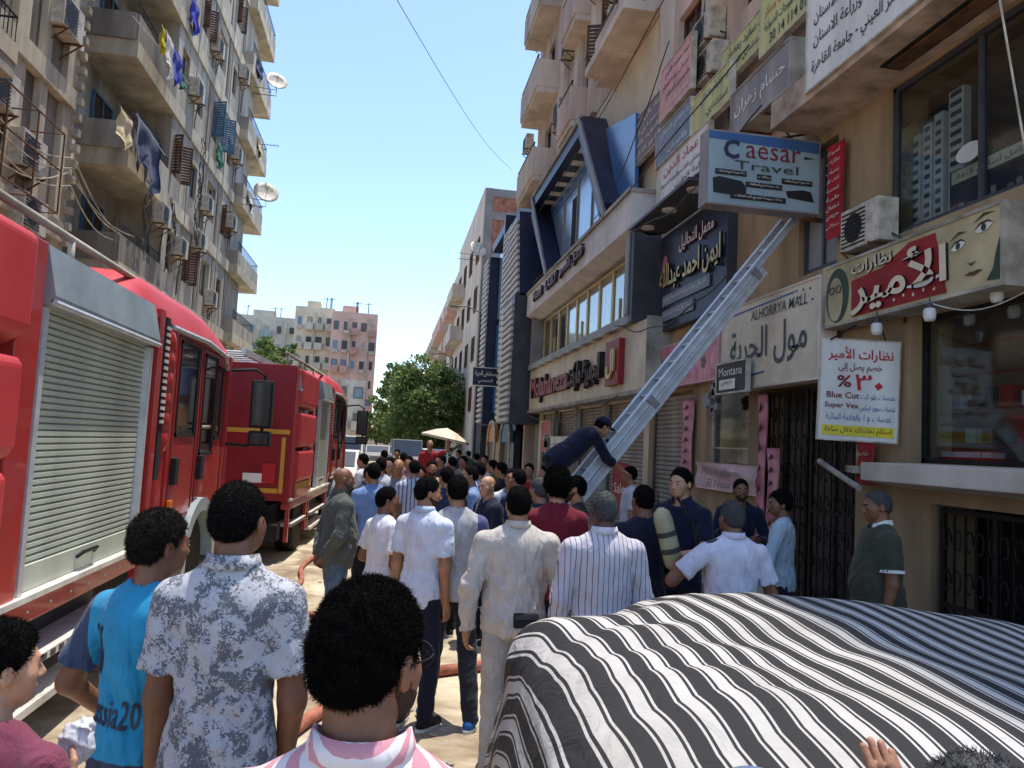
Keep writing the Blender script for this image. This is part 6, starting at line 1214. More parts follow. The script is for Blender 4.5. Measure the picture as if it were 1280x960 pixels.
    # folding steps below the lockers
    for y0, y1 in ((2.1, 4.1), (.2, 1.6)):
        m = MB(); m.box(-.22, .03, y0, y1, .52, .57); f = m.build('folding_step', MAT['truck_white'], t); m = MB()
        k = int((y1-y0)/.12)
        for i in range(k): m.cbox((.031, y0+.06+i*(y1-y0)/k, .545), (.012, .06, .035))
        m.build('step_holes', MAT['charcoal'], f)
    m = MB()
    for y in (.05, 1.75, 1.98, 4.3): m.box(-.06, 0, y, y+.06, .3, .80)
    m.build('sill_leg', MAT['fire_red'], t); B('lower_box', 'charcoal', (-.9, -.25, 2.1, 4.1, .42, .8)); B('lower_step', 'truck_white', (-.15, .04, 2.1, 4.2, .26, .31))
    # roof rails and ladders
    m = MB(); 
    for x in (-.22, -W+.25): m.tube([(x, .1, 3.22), (x, L+.05, 3.22)], .028, 8); [m.tube([(x, y, 3.0), (x, y, 3.22)], .025, 6) for y in (.3, 1.6, 3.0, L-.15)]
    m.build('roof_rail', MAT['soffit_grey'], t, smooth=True)
    m = MB()
    for x in (-.75, -1.2): m.box(x-.03, x+.03, -.4, L-.3, 3.1, 3.2)
    m.build('roof_ladder_rail', MAT['aluminium'], t)
    for i in range(13): m = MB(); m.tube([(-1.2, -.3+i*.33, 3.15), (-.75, -.3+i*.33, 3.15)], .018, 6); m.build('roof_ladder_rung', MAT['aluminium'], t)
    # rear face
    m = MB(); m.box(-W+.15, -.05, -.075, -.062, 1.95, 2.02); m.box(-.16, -.1, -.075, -.062, 1.05, 1.9); m.box(-W+.15, -.17, -.075, -.062, 1.05, 1.12); m.build('reflective_stripe', MAT['stripe_yellow'], t)
    B('rear_bumper', 'rubber', (-W+.1, -.1, -.25, 0, .35, .6), bevel=.03); 
    for x in (-.32, -W+.32): B('tail_light', 'ink_red', (x-.1, x+.1, -.085, -.062, 1.2, 1.5), bevel=.01)
    B('number_plate', 'ink_white', (-.7, -.35, -.08, -.062, 1.2, 1.34))
    for y in np.arange(.12, L, .31):
        m = MB(); m.lathe([(.010, 0), (.008, .005), (.001, .006)], n=8, T=Matrix.Translation((.013, y, .865)) @ Matrix.Rotation(math.pi/2, 4, 'Y')); m.build('rivet', MAT['aluminium'], t)
    B('cab_step', 'rubber', (-.4, .0, C0+.2, C0+.6, .5, .56), bevel=.01)
    return t
T1 = engine('red fire engine with closed grey locker shutter filling the left edge', (-2.0, 2.62, 0), 0, True)
T2 = engine('second red fire engine parked ahead, turned slightly, ladders on its roof', (-1.42, 12.25, 0), R(-3.0), False)
P0 = Panel((-1.92, 4.02, 1.48), (0, 1, 0), (0, 0, 1)); P0.write(T1, 'Uli III', 0, .09, .5, .1, MAT['ink_blue'], .004, bold=.01); P0.write(T1, 'milindilo', 0, -.08, .62, .1, MAT['ink_blue'], .004, bold=.01, shear=.2)
# ---------------------------------------------------------------- covered car
MAT['cover'] = M('striped_cover', S(180, 176, 172), .8, .14, 3, 0, spec=.2, rgb2=S(160, 155, 148)); n, l, b = lin(MAT['cover'])
AX = R(-5); cxv = Vector((math.cos(AX), math.sin(AX), 0)); cyv = Vector((-math.sin(AX), math.cos(AX), 0)); CC = Vector((.56, 3.50, 0))   # far left foot of the cover; length along cxv, width towards the camera
uvn = n.new('ShaderNodeUVMap'); sp = n.new('ShaderNodeSeparateXYZ'); l.new(uvn.outputs[0], sp.inputs[0])
def band(period, off, duty):
    a = n.new('ShaderNodeMath'); a.operation = 'MULTIPLY_ADD'; l.new(sp.outputs[0], a.inputs[0]); a.inputs[1].default_value = 1/period; a.inputs[2].default_value = off
    f = n.new('ShaderNodeMath'); f.operation = 'FRACT'; l.new(a.outputs[0], f.inputs[0]); c = n.new('ShaderNodeMath'); c.operation = 'LESS_THAN'; l.new(f.outputs[0], c.inputs[0]); c.inputs[1].default_value = duty; return c
PER = .112
b1 = band(PER, 0, .42); b2 = band(PER, -.48, .075); b3 = band(PER, -.865, .075)
ad = n.new('ShaderNodeMath'); ad.operation = 'ADD'; l.new(b1.outputs[0], ad.inputs[0]); l.new(b2.outputs[0], ad.inputs[1]); a2 = n.new('ShaderNodeMath'); a2.operation = 'ADD'; a2.use_clamp = True; l.new(ad.outputs[0], a2.inputs[0]); l.new(b3.outputs[0], a2.inputs[1])
mx = n.new('ShaderNodeMix'); mx.data_type = 'RGBA'; l.new(a2.outputs[0], mx.inputs[0]); rp = [x for x in n if x.type == 'VALTORGB'][0]; l.new(rp.outputs[0], mx.inputs[6]); mx.inputs[7].default_value = (*S(44, 42, 43), 1); l.new(mx.outputs[2], b.inputs['Base Color'])
wv = n.new('ShaderNodeTexNoise'); wv.inputs['Scale'].default_value = 6; wv.inputs['Detail'].default_value = 4; wv.inputs['Distortion'].default_value = 1.2; tc = [x for x in n if x.type == 'TEX_COORD'][0]; l.new(tc.outputs['Object'], wv.inputs['Vector']); bp = n.new('ShaderNodeBump'); bp.inputs['Strength'].default_value = .65; bp.inputs['Distance'].default_value = .04; l.new(wv.outputs[0], bp.inputs['Height']); l.new(bp.outputs[0], b.inputs['Normal'])
CL, CW = 4.3, 2.15
def ss(x, a, b_): t = min(1, max(0, (x-a)/(b_-a))); return t*t*(3-2*t)
def top(s, q):    # s along the car 0..CL, q across 0..CW; height of the cloth
    s = s+.6*ss(q/CW, .02, .6)
    h = float(np.interp(s, [0, .2, .4, .6, .85, 1.1, 1.6, 2.2, 3.2, 4.3], [.98, 1.14, 1.27, 1.355, 1.41, 1.43, 1.41, 1.35, 1.2, .95]))
    e = abs(q/CW-.5)*2; cabin = ss(s, .5, 1.2)*(1-ss(s, 3.3, 4.1)); h -= (.10+.03*cabin)*e**4; return h
rc = random.Random(4)
def cov(u, v):
    # v 0..1 runs over the far hem, the top and the near hem; u along the car, ends hang down too
    L0 = .75; tot = CL+2*L0; su = u*tot-L0; Wt = CW+2*L0; qv = v*Wt-L0
    s = min(max(su, 0), CL); q = min(max(qv, 0), CW); ds = max(0, -su)+max(0, su-CL); dq = max(0, -qv)+max(0, qv-CW)
    s_in = min(max(s, .10), CL-.10); q_in = min(max(q, .09), CW-.09)
    d = max(ds, dq) if min(ds, dq) <= 0 else math.hypot(ds, dq)
    h = top(s, q); es = max(0, .16-s, s-(CL-.16))/.16; eq = max(0, .12-q, q-(CW-.12))/.12; h -= .07*min(1.4, math.hypot(es, eq))**2.2
    z = h-d*1.02; out = .04*min(1, d*4)+.03*d
    x = s-(out if su < 0 else 0)+(out if su > CL else 0); y = q-(out if qv < 0 else 0)+(out if qv > CW else 0)
    fold = .018*math.sin(su*11+qv*9+1.5*math.sin(qv*3))*ss(d, 0, .5)+.012*math.sin(u*140+3*math.sin(v*9))*ss(d, .1, .6)
    wr = .004*math.sin((su*1.2-qv*2.4)*5.5+2*math.sin(su*3))*(1-ss(su, .9, 1.8))+.003*math.sin((su+qv)*13+2*math.sin(qv*6))*(1-ss(su, .7, 1.5))+.003*math.sin(su*9+qv*4)
    dent = .012*abs(math.sin((su*.9+qv*1.9)*6+1.2*math.sin(qv*4)))*math.exp(-(su-.35)**2/.12)-.035*math.exp(-((su-.75)**2/.10+(qv-1.2)**2/.22))-.02*math.exp(-((su-.42)**2/.02+(qv-.5)**2/.1))
    bulge = .07*math.exp(-((su-.12)**2/.02+(qv-.75)**2/.06))
    x += fold*(1 if dq > ds else .3)-bulge; y += fold
    return CC+cxv*x-cyv*y+Vector((0, 0, max(.03, z+wr*(1-ss(d, .0, .3))+dent+bulge*.6+(.02*math.sin(su*17) if z < .2 else 0))))
t = thing('covered_car', 'parked car under a black and white striped cloth cover in the right foreground', 'car', CC+cxv*2-cyv*.9); m = MB(); NU, NV = 240, 150; m.grid(cov, NU, NV); me = m.mesh('cover', MAT['cover'], smooth=True)
uv = me.uv_layers.new(name='UVMap'); 
idx = np.empty(len(me.loops), np.int32); me.loops.foreach_get('vertex_index', idx); ui = idx // (NV+1); vi = idx % (NV+1); U = ui/NU*(CL+1.5)-.75; V = vi/NV*(CW+1.5)-.75
wav = .006*np.sin(V*4+U*2)+.003*np.sin(V*11+U*7); Us = U+wav-.08*V; uv.data.foreach_set('uv', np.stack([Us, V], 1).ravel().astype(np.float32)); link('cover', me, t, True)
for k, (s, q) in enumerate(((.75, .25), (3.4, .25), (.75, 1.85), (3.4, 1.85))):
    m = MB(); T4 = Matrix.Translation(CC+cxv*s-cyv*q+Vector((0, 0, .31))) @ Matrix.Rotation(AX, 4, 'Z') @ Matrix.Rotation(math.pi/2, 4, 'X'); m.lathe([(.001, -.1), (.29, -.1), (.31, 0), (.29, .1), (.001, .1)], n=16, T=T4); m.build('wheel', MAT['rubber'], t, True)
# ---------------------------------------------------------------- ladder
la, lb = Vector((.95, 8.0, .06)), Vector((4.93, 8.9, 4.92)); ld = (lb-la).normalized(); lr = ld.cross(Vector((0, 0, 1))).normalized(); ln = lr.cross(ld)
lt = thing('ladder', 'long aluminium extension ladder leaning up against the tan pier under the travel sign', 'ladder', la); LL = (lb-la).length
def rail(x, s0, s1, off, w_=.032, dp=.095):
    m = MB(); c = la+lr*x+ln*off; m.prism([c+ld*s0-lr*w_/2-ln*dp/2, c+ld*s0+lr*w_/2-ln*dp/2, c+ld*s0+lr*w_/2+ln*dp/2, c+ld*s0-lr*w_/2+ln*dp/2], ld*(s1-s0)); 
    for o2 in (-dp/2, dp/2): m.prism([c+ld*s0-lr*(w_/2+.012)+ln*(o2-.008), c+ld*s0+lr*(w_/2+.012)+ln*(o2-.008), c+ld*s0+lr*(w_/2+.012)+ln*(o2+.008), c+ld*s0-lr*(w_/2+.012)+ln*(o2+.008)], ld*(s1-s0))
    m.build('rail', MAT['aluminium'], lt, True)
for x in (-.15, .15): rail(x, 0, LL*.86, 0, .028, .08)
for x in (-.115, .115): rail(x, LL*.22, LL, .10, .026, .07)
for i in range(int(LL*.86/.28)): m = MB(); c = la+ld*(.2+i*.28); m.tube([c-lr*.14, c+lr*.14], .017, 7); m.build('rung', MAT['aluminium'], lt, True, smooth=True)
for i in range(int(LL*.75/.28)): m = MB(); c = la+ld*(LL*.22+.15+i*.28)+ln*.11; m.tube([c-lr*.105, c+lr*.105], .016, 7); m.build('rung', MAT['aluminium'], lt, True, smooth=True)
for s in (LL*.24, LL*.5, LL*.84):
    for x in (-.155, .155): m = MB(); c = la+ld*s+lr*x+ln*.06; m.cbox((0, 0, 0), (.05, .08, .15), Matrix.Translation(c) @ Matrix((lr, ld, ln)).transposed().to_4x4()); m.build('clamp', MAT['grey_panel'], lt, True)
# ---------------------------------------------------------------- fire hoses
MAT['hose'] = M('hose_red', S(176, 112, 90), .8, .25, 7, .2, 50, rgb2=S(128, 74, 58))
def hose(lab, pts, r=.045):
    P = []; 
    for i in range(len(pts)-1):
        a = Vector(pts[max(0, i-1)]); b_ = Vector(pts[i]); c = Vector(pts[i+1]); d = Vector(pts[min(len(pts)-1, i+2)])
        for k in range(8): s = k/8; P.append(.5*((2*b_)+(c-a)*s+(2*a-5*b_+4*c-d)*s*s+(3*b_-a-3*c+d)*s**3))
    P.append(Vector(pts[-1])); m = MB(); m.tube([Vector((p.x, p.y, r+.002)) for p in P], r, 10); tag(m.build('fire_hose', MAT['hose'], smooth=True), lab, 'fire hose', 'fire hoses on the road')
g = lambda px, py: at_z(px, py, .04)
hose('faded red fire hose running diagonally behind the foreground man', [g(240, 1010), g(345, 930), g(420, 880), g(520, 845), (1.2, 6.9, 0), (2.3, 7.6, 0)])
hose('red fire hose crossing the road from the first engine past the bald man', [(-2.2, 7.9, 0), (-1.6, 8.15, 0), g(345, 770), g(385, 771), (0, 8.5, 0), (.9, 8.6, 0), (1.8, 9.2, 0)], .05)
hose('thin hose along the wheels of the second engine', [(-1.2, 9, 0), (-1.0, 10.5, 0), (-1.1, 12, 0), (-.7, 15, 0)], .035)
# water trickle and litter
for k in range(26):
    c = Vector((random.uniform(-1.6, 1.4), random.uniform(3.0, 11), .004)); m = MB(); a = random.uniform(0, 6); s = random.uniform(.02, .05); m.prism([(c.x+s*math.cos(a+j*1.26)*random.uniform(.7, 1.2), c.y+s*math.sin(a+j*1.26), .003) for j in range(5)], (0, 0, .01)); tag(m.build('pebble', MAT['concrete']), 'small stone lying on the dusty road', 'stone', 'small stones on the road')
# ---------------------------------------------------------------- the crowd
from mathutils.bvhtree import BVHTree
def at_head(px, py, dy): return at_y(px, py, dy)
def auto_d(px, py, H):
    lo_, hi_ = 1.0, 60.
    for _ in range(40):
        d = (lo_+hi_)/2
        if at_y(px, py, d).z > H: lo_ = d      # this sight line sinks with distance
        else: hi_ = d
    return d
def bands(m, rules):             # cloth in several colours: rules (axis, use_abs, '>' or '<', threshold, colour)
    n, l, b = lin(m); tc = [x for x in n if x.type == 'TEX_COORD'][0]; sp = n.new('ShaderNodeSeparateXYZ'); l.new(tc.outputs['Object'], sp.inputs[0])
    for ax, ab, op, th, col in rules:
        src = b.inputs['Base Color'].links[0].from_socket; v = sp.outputs[ax]
        if ab: q = n.new('ShaderNodeMath'); q.operation = 'ABSOLUTE'; l.new(v, q.inputs[0]); v = q.outputs[0]
        c = n.new('ShaderNodeMath'); c.operation = 'GREATER_THAN' if op == '>' else 'LESS_THAN'; l.new(v, c.inputs[0]); c.inputs[1].default_value = th
        mx = n.new('ShaderNodeMix'); mx.data_type = 'RGBA'; l.new(c.outputs[0], mx.inputs[0]); l.new(src, mx.inputs[6]); mx.inputs[7].default_value = (*col, 1); l.new(mx.outputs[2], b.inputs['Base Color'])
    return m
def C(name, *rgb, **k): return cloth(name, S(*rgb), **k)
SB = M('stubble', (.065, .038, .027), .8, .3, 90, .3, 200, spec=.1)
BH, GH, BR = MAT['black_hair'], MAT['grey_hair'], MAT['brown_hair']
def P_(label, px, py, dy, rz, H=None, **k):
    c = at_y(px, py, dy); H = H or min(1.92, max(1.35, c.z)); return human(label, (c.x, dy, 0), rz, H=H, **k)
def strands(info, hairmat, n, ln=.014, wd=.0011, seed=0, curl=.6):
    ho = [c for c in info['root'].children if c.name.startswith('hair')][0]; me = ho.data; r = np.random.RandomState(seed); nv = len(me.vertices)
    co = np.empty(nv*3); me.vertices.foreach_get('co', co); co = co.reshape(-1, 3); no = np.empty(nv*3); me.vertices.foreach_get('normal', no); no = no.reshape(-1, 3)
    i = r.randint(0, nv, n); p = co[i]+r.normal(0, .002, (n, 3)); d = no[i]+r.normal(0, curl, (n, 3)); d /= np.linalg.norm(d, axis=1)[:, None]; s = np.cross(d, r.normal(0, 1, (n, 3))); s /= np.linalg.norm(s, axis=1)[:, None]+1e-9
    L = ln*r.uniform(.5, 1.2, n)[:, None]; bnd = np.cross(d, s)*L*.5*r.uniform(-1, 1, (n, 1)); V = np.stack([p-s*wd-d*.003, p+s*wd-d*.003, p+d*L*.5+bnd+s*wd*.8, p+d*L*.5+bnd-s*wd*.8, p+d*L+bnd*.3+s*wd*.3, p+d*L+bnd*.3-s*wd*.3], 1).reshape(-1, 3)
    k = np.arange(n)[:, None]*6; F = np.concatenate([k+np.array([[0, 1, 2, 3]]), k+np.array([[3, 2, 4, 5]])]); link('hair_strands', np_mesh('hair_strands', [(V, F)], hairmat), ho, kind='stuff')
down = ((-.14, .02, -1), (-.03, .12, -1)); downr = ((.14, .02, -1), (.03, .12, -1))
AD = dict(l=down, r=downr)
jeans = C('blue_jeans', 92, 112, 132, var=.2); dkjeans = C('charcoal_jeans', 48, 50, 58, var=.2); navy_t = C('navy_trousers', 26, 30, 48); ltgrey_t = C('light_grey_trousers', 172, 168, 164); khaki = C('khaki_shorts', 176, 156, 124); black_t = C('black_trousers', 24, 24, 28); navy_u = C('navy_uniform', 22, 28, 50, var=.2)
blkshoe = C('black_shoe', 22, 22, 24, rough=.5); blushoe = C('blue_shoe', 34, 92, 160); brshoe = C('brown_shoe', 60, 44, 36, rough=.5); wshoe = C('white_shoe', 190, 190, 186)
PI = math.pi
# --- foreground man with glasses, striped shirt
fgs = cloth('pink_striped_shirt', S(214, 206, 208), stripe=S(192, 134, 144), axis=2, period=.030, duty=.48, var=.06, fold=.25)
n, l, b = lin(fgs); sp = [x for x in n if x.type == 'SEPXYZ'][0]; dv = [x for x in n if x.type == 'MATH' and x.operation == 'DIVIDE'][0]
q1 = n.new('ShaderNodeMath'); q1.operation = 'MULTIPLY_ADD'; l.new(sp.outputs[1], q1.inputs[0]); q1.inputs[1].default_value = -.8; l.new(sp.outputs[2], q1.inputs[2]); q2 = n.new('ShaderNodeMath'); q2.operation = 'MULTIPLY_ADD'; ab = n.new('ShaderNodeMath'); ab.operation = 'ABSOLUTE'; l.new(sp.outputs[0], ab.inputs[0]); l.new(ab.outputs[0], q2.inputs[0]); q2.inputs[1].default_value = .12; l.new(q1.outputs[0], q2.inputs[2]); l.new(q2.outputs[0], dv.inputs[0])
A1 = P_('man seen from behind in the foreground with thick black hair, glasses and pink striped shirt', 466, 724, 1.22, -.12, H=1.752, shirt=fgs, trousers=black_t, skin=SK[1], hair=BH, hair_t=.014, hair_rough=.004, head=(-.45, .12, 0), collar=fgs, res=.0075, hres=.0045, face=True, beard=SB, shoes=blkshoe, arms=AD, seed=11, neckline=.0)
strands(A1, BH, 30000, .008, .0005, 1, .9)
hc, hR, s = A1['hc'], A1['hR'], A1['hs']; m = MB()
for sx in (-1, 1): m.tube([hc+hR @ (V3(sx*.034+.026*math.cos(a), .108, .002+.022*math.sin(a))*s) for a in np.linspace(0, 6.28, 18)[:-1]], .0014, 6, closed=True)
for sx in (-1, 1): m.tube([hc+hR @ (V3(*p)*s) for p in ((sx*.060, .106, .006), (sx*.078, .06, .006), (sx*.084, -.005, .004), (sx*.082, -.02, -.01))], .0016, 6)
m.tube([hc+hR @ (V3(x, .110, .006)*s) for x in (-.010, 0, .010)], .0014, 6); gl = m.build('glasses', MAT['dark_metal'], A1['root']); m = MB()
for sx in (-1, 1): m.prism([hc+hR @ (V3(sx*.034+.025*math.cos(a), .1075, .002+.021*math.sin(a))*s) for a in np.linspace(0, 6.28, 14)[:-1]], tuple(hR @ V3(0, .001, 0)))
m.build('lens', MAT['glass'], gl)
# --- man in the floral shirt
flo = cloth('floral_shirt', S(178, 177, 182), var=.05, fold=.35); n, l, b = lin(flo); tc = [x for x in n if x.type == 'TEX_COORD'][0]
vz = n.new('ShaderNodeTexNoise'); vz.inputs['Scale'].default_value = 15; vz.inputs['Detail'].default_value = 2; vz.inputs['Distortion'].default_value = .9; l.new(tc.outputs['Object'], vz.inputs['Vector'])
n2 = n.new('ShaderNodeTexNoise'); n2.inputs['Scale'].default_value = 62; n2.inputs['Detail'].default_value = 4; n2.inputs['Distortion'].default_value = 2.2; l.new(tc.outputs['Object'], n2.inputs['Vector'])
mu = n.new('ShaderNodeMath'); mu.operation = 'MULTIPLY'; l.new(vz.outputs[0], mu.inputs[0]); l.new(n2.outputs[0], mu.inputs[1]); r2 = n.new('ShaderNodeValToRGB'); r2.color_ramp.elements[0].position = .235; r2.color_ramp.elements[1].position = .285; l.new(mu.outputs[0], r2.inputs[0])
mx = n.new('ShaderNodeMix'); mx.data_type = 'RGBA'; l.new(r2.outputs[0], mx.inputs[0]); src = b.inputs['Base Color'].links[0].from_socket; l.new(src, mx.inputs[6]); mx.inputs[7].default_value = (*S(96, 98, 104), 1); l.new(mx.outputs[2], b.inputs['Base Color'])
A2 = P_('tall man from behind in a white short-sleeved shirt with grey floral print', 301, 592, 2.5, -.05, H=1.82, shirt=flo, trousers=dkjeans, skin=SK[1], hair=BH, hair_t=.009, hair_rough=.0022, collar=flo, res=.009, hres=.006, hem=.80, widen=-.016, arms=dict(l=((-.07, .04, -1), (-.02, .1, -1)), r=((.12, .0, -1), (-.12, .45, -1))), face=True, head=(-.22, .05, 0), shoes=blkshoe, seed=12)
strands(A2, GH, 1200, .006, .0005, 2); strands(A2, BH, 12000, .006, .0005, 3)
# --- teal jersey
tj = bands(C('teal_jersey', 44, 144, 186, fold=.3, var=.12), [(2, False, '<', .93, S(60, 62, 84)), (0, True, '>', .185, S(58, 70, 96))])
A3 = P_('boy from behind in a teal football shirt with dark sleeves and printed lettering', 200, 628, 2.72, -.45, H=1.70, shirt=tj, trousers=black_t, skin=SK[1], hair=BR, hair_t=.013, hair_rough=.006, res=.009, hres=.006, hem=.86, arms=dict(l=((-.45, -.05, -1), (.05, .75, -.65)), r=((.2, .1, -1), (0, .6, -.7))), face=True, head=(-.35, .05, 0), shoes=wshoe, seed=13, neckline=.004)
strands(A3, BR, 14000, .011, .0006, 4)
def print_on(info, txt, cx, cz, w_, h_, mat, name='print', shear=0.):
    bm = bmesh.new(); bm.from_mesh(info['shirt'].data); bv = BVHTree.FromBMesh(bm); me = text_mesh(txt, 1., 0, shear, .01); tb_ = bmesh.new(); tb_.from_mesh(me); bmesh.ops.triangulate(tb_, faces=tb_.faces); bmesh.ops.subdivide_edges(tb_, edges=[e for e in tb_.edges if e.calc_length() > .12], cuts=2); 
    xs = [v.co.x for v in tb_.verts]; ys = [v.co.y for v in tb_.verts]; x0, x1, y0, y1 = min(xs), max(xs), min(ys), max(ys)
    for v in tb_.verts:
        x = cx+(v.co.x-(x0+x1)/2)*w_/(x1-x0); z = cz+(v.co.y-(y0+y1)/2)*h_/(y1-y0); hit = bv.ray_cast(Vector((x, -1, z)), Vector((0, 1, 0)))
        v.co = (x, (hit[0].y if hit[0] else 0)-.0035, z)
    m2 = bpy.data.meshes.new(name); tb_.to_mesh(m2); m2.materials.append(mat); bm.free(); tb_.free(); return link(name, m2, info['shirt'])
print_on(A3, 'Russia2018', -.01, 1.07, .30, .085, MAT['navy']); print_on(A3, '§§', -.12, 1.25, .06, .16, MAT['navy'])
# --- boy at the left edge with a plastic bag
mar = C('maroon_tee', 118, 58, 76); 
_t4 = at_y(80, 992, 2.0); _l4 = at_y(4, 729, 1.92); _a4 = arm_to((_l4.x, 1.92, 0), -.35, 'r', _t4, 1.52)
A4 = P_('boy in a maroon t-shirt cut by the left edge, holding up a white plastic bag', 4, 729, 1.92, -.35, H=1.52, shirt=mar, trousers=black_t, skin=SK[2], hair=BH, hair_t=.016, res=.009, hres=.006, arms=dict(l=((-.1, .1, -1), (0, .5, -.8)), r=_a4), hands=dict(r=dict(curl=1.5, palm=(-.6, -.2, .6))), face=True, head=(-.5, .05, 0), shoes=blkshoe, seed=14, neckline=.006)
strands(A4, BH, 6000, .009, .0008, 5)
bagm = M('plastic_bag', S(226, 226, 228), .35, .08, 6, .15, 24, spec=.6); n, l, b = lin(bagm); b.inputs['Transmission Weight'].default_value = .25
hw = wm(A4['root']) @ Vector(A4['wri']['r']+A4['dirh']['r']*.07)
def bagf(P):
    o = ell(P, (0, 0, -.17), (.085, .06, .13)); o = smin(o, cap(P, (0, 0, -.08), (0, 0, .0), .035, .018), .03); o = smin(o, ell(P, (.03, .02, .07), (.055, .035, .06)), .02); o = smin(o, cap(P, (.02, 0, .0), (.05, .03, .12), .02, .03), .02)
    return o-.012*wob(P, 60, 3)-.006*np.abs(wob(P, 120, 4))
bg_ = thing('plastic_bag', 'crumpled white plastic bag held up by the boy at the left edge', 'bag', hw); link('bag', np_mesh('bag', [nets(bagf, V3(-.14, -.12, -.34), V3(.14, .12, .18), .007)], bagm), bg_); bg_.scale = (.72, .72, .72)
# --- bald man in dark shirt
A5 = P_('bald bearded man in a dark grey shirt and jeans, in profile with hands behind him', 428, 588, 7.1, -1.15, H=1.70, shirt=C('dark_grey_shirt', 84, 88, 84), trousers=jeans, skin=SK[1], hair=None, fat=.35, sleeve='long', hem=.82, res=.012, hres=.007, beard=GH, arms=dict(l=((-.15, -.25, -1), (.6, -.35, -.8)), r=((.15, -.25, -1), (-.6, -.35, -.8))), face=True, shoes=blkshoe, collar=C('dark_grey_collar', 84, 88, 84), head=(-.2, .05, 0), legs=dict(l=(-.02, .05), r=(.02, -.12)), seed=15)
A6 = P_('man in a navy suit stooping behind the bald man', 446, 604, 9.6, -1.9, H=1.66, shirt=C('navy_suit', 34, 40, 62), trousers=navy_t, skin=SK[2], hair=BH, sleeve='long', hem=.76, res=.014, hres=.01, lean=.25, arms=AD, shoes=blkshoe, legs=dict(l=(-.05, .12), r=(.05, -.15)), seed=16)
A7 = P_('boy in a plain white t-shirt and khaki shorts looking right', 484, 603, 6.1, -1.0, H=1.60, shirt=bands(C('white_tee', 222, 220, 226), []), trousers=khaki, shorts=True, skin=SK[1], hair=BH, fat=.2, sleeve='short', hem=.84, res=.012, hres=.008, arms=dict(l=((-.3, -.1, -1), (.35, .75, -.2)), r=((.25, -.15, -1), (-.35, .7, -.4))), face=True, shoes=wshoe, head=(-.45, 0, 0), seed=17)
A8 = P_('man in a pale blue-white polo shirt with a trimmed beard, looking right', 535, 592, 5.5, -.62, H=1.72, shirt=C('pale_polo', 208, 214, 228), trousers=navy_t, skin=SK[0], hair=BH, sleeve='short', hem=.83, res=.011, hres=.007, arms=dict(l=((-.1, -.05, -1), (0, .1, -1)), r=((.06, -.05, -1), (.0, .15, -1))), face=True, beard=SB, collar=C('pale_polo_collar', 190, 200, 220), shoes=blkshoe, head=(-.7, .1, 0), seed=18)
rag = bands(C('grey_raglan', 172, 170, 172), [(0, True, '>', .150, S(84, 86, 122))])
A9 = P_('man from behind in a grey t-shirt with violet-blue sleeves and bright blue trainers', 573, 597, 5.55, .0, H=1.74, shirt=rag, trousers=dkjeans, skin=SK[0], hair=BH, sleeve='short', hem=.86, res=.011, hres=.008, shoes=blushoe, legs=dict(l=(-.05, .05, .01, -.25), r=(.07, -.12, .02, .4)), arms=dict(l=((-.12, .15, -1), (.3, .8, .1)), r=((.12, .15, -1), (-.3, .8, .0))), seed=19)
bei = C('beige_shirt', 194, 184, 174, fold=.5)
A10 = P_('man from behind in a loose beige long-sleeved shirt and light grey trousers', 650, 601, 4.62, .0, H=1.73, shirt=bei, trousers=ltgrey_t, skin=SK[0], hair=BH, sleeve='long', hem=.86, fat=.25, widen=.022, res=.010, hres=.007, collar=bei, arms=dict(l=((-.26, -.04, -1), (-.02, .12, -1)), r=((.30, -.04, -1), (.16, .1, -1))), hands=dict(r=dict(curl=.9), l=dict(curl=.7)), shoes=brshoe, seed=20, fold=1.3)
rt = A10['root']; m = MB(); m.cbox((0, 0, 0), (.15, .035, .085)); pz = thing('phone_pouch', 'black phone pouch tucked at the back of the beige-shirted man\'s waist', 'pouch', rt.location+Vector((.05, -.145, .955)), .1); m.build('pouch', MAT['rubber'], pz, bevel=.012)
m = MB(); m.box(-.07, .07, -.021, -.018, .01, .035); m.build('pouch_flap', MAT['charcoal'], pz)
A11 = P_('man from behind in a maroon shirt with very bushy black hair', 698, 583, 5.6, -.1, H=1.80, shirt=C('maroon_shirt', 112, 28, 44), trousers=navy_t, skin=SK[2], hair=BH, hair_t=.045, hair_rough=.010, sleeve='long', hem=.84, res=.012, hres=.008, arms=AD, shoes=blkshoe, seed=21)
strands(A11, BH, 5000, .02, .0015, 6)
pin = cloth('pinstripe_shirt', S(192, 186, 194), stripe=S(92, 88, 100), axis=0, period=.030, duty=.14, var=.05, fold=.4)
A12 = P_('older man from behind in a white shirt with thin dark vertical stripes and rolled sleeves', 757, 609, 4.35, .02, H=1.74, shirt=pin, trousers=black_t, skin=SK[3], hair=GH, hair_t=.007, sleeve='rolled', hem=.80, fat=.18, res=.010, hres=.007, collar=cloth('pinstripe_collar', S(206, 200, 208)), arms=dict(l=((-.2, .02, -1), (.0, .12, -1)), r=((.24, .02, -1), (.08, .14, -1))), shoes=brshoe, baldtop=False, seed=22, widen=.01)
A13 = P_('grey-haired man half hidden between the beige and maroon shirts', 676, 595, 6.7, .5, H=1.70, shirt=C('dark_jacket', 44, 42, 50), trousers=black_t, skin=SK[0], hair=GH, sleeve='long', res=.016, hres=.010, arms=AD, face=False, shoes=blkshoe, seed=23)
A14 = P_('bearded man in dark clothes looking left beside the maroon shirt', 722, 592, 6.5, 1.3, H=1.74, shirt=C('dark_brown_shirt', 40, 34, 36), trousers=black_t, skin=SK[0], hair=BH, sleeve='long', res=.014, hres=.008, arms=AD, face=True, beard=SB, shoes=blkshoe, seed=24)
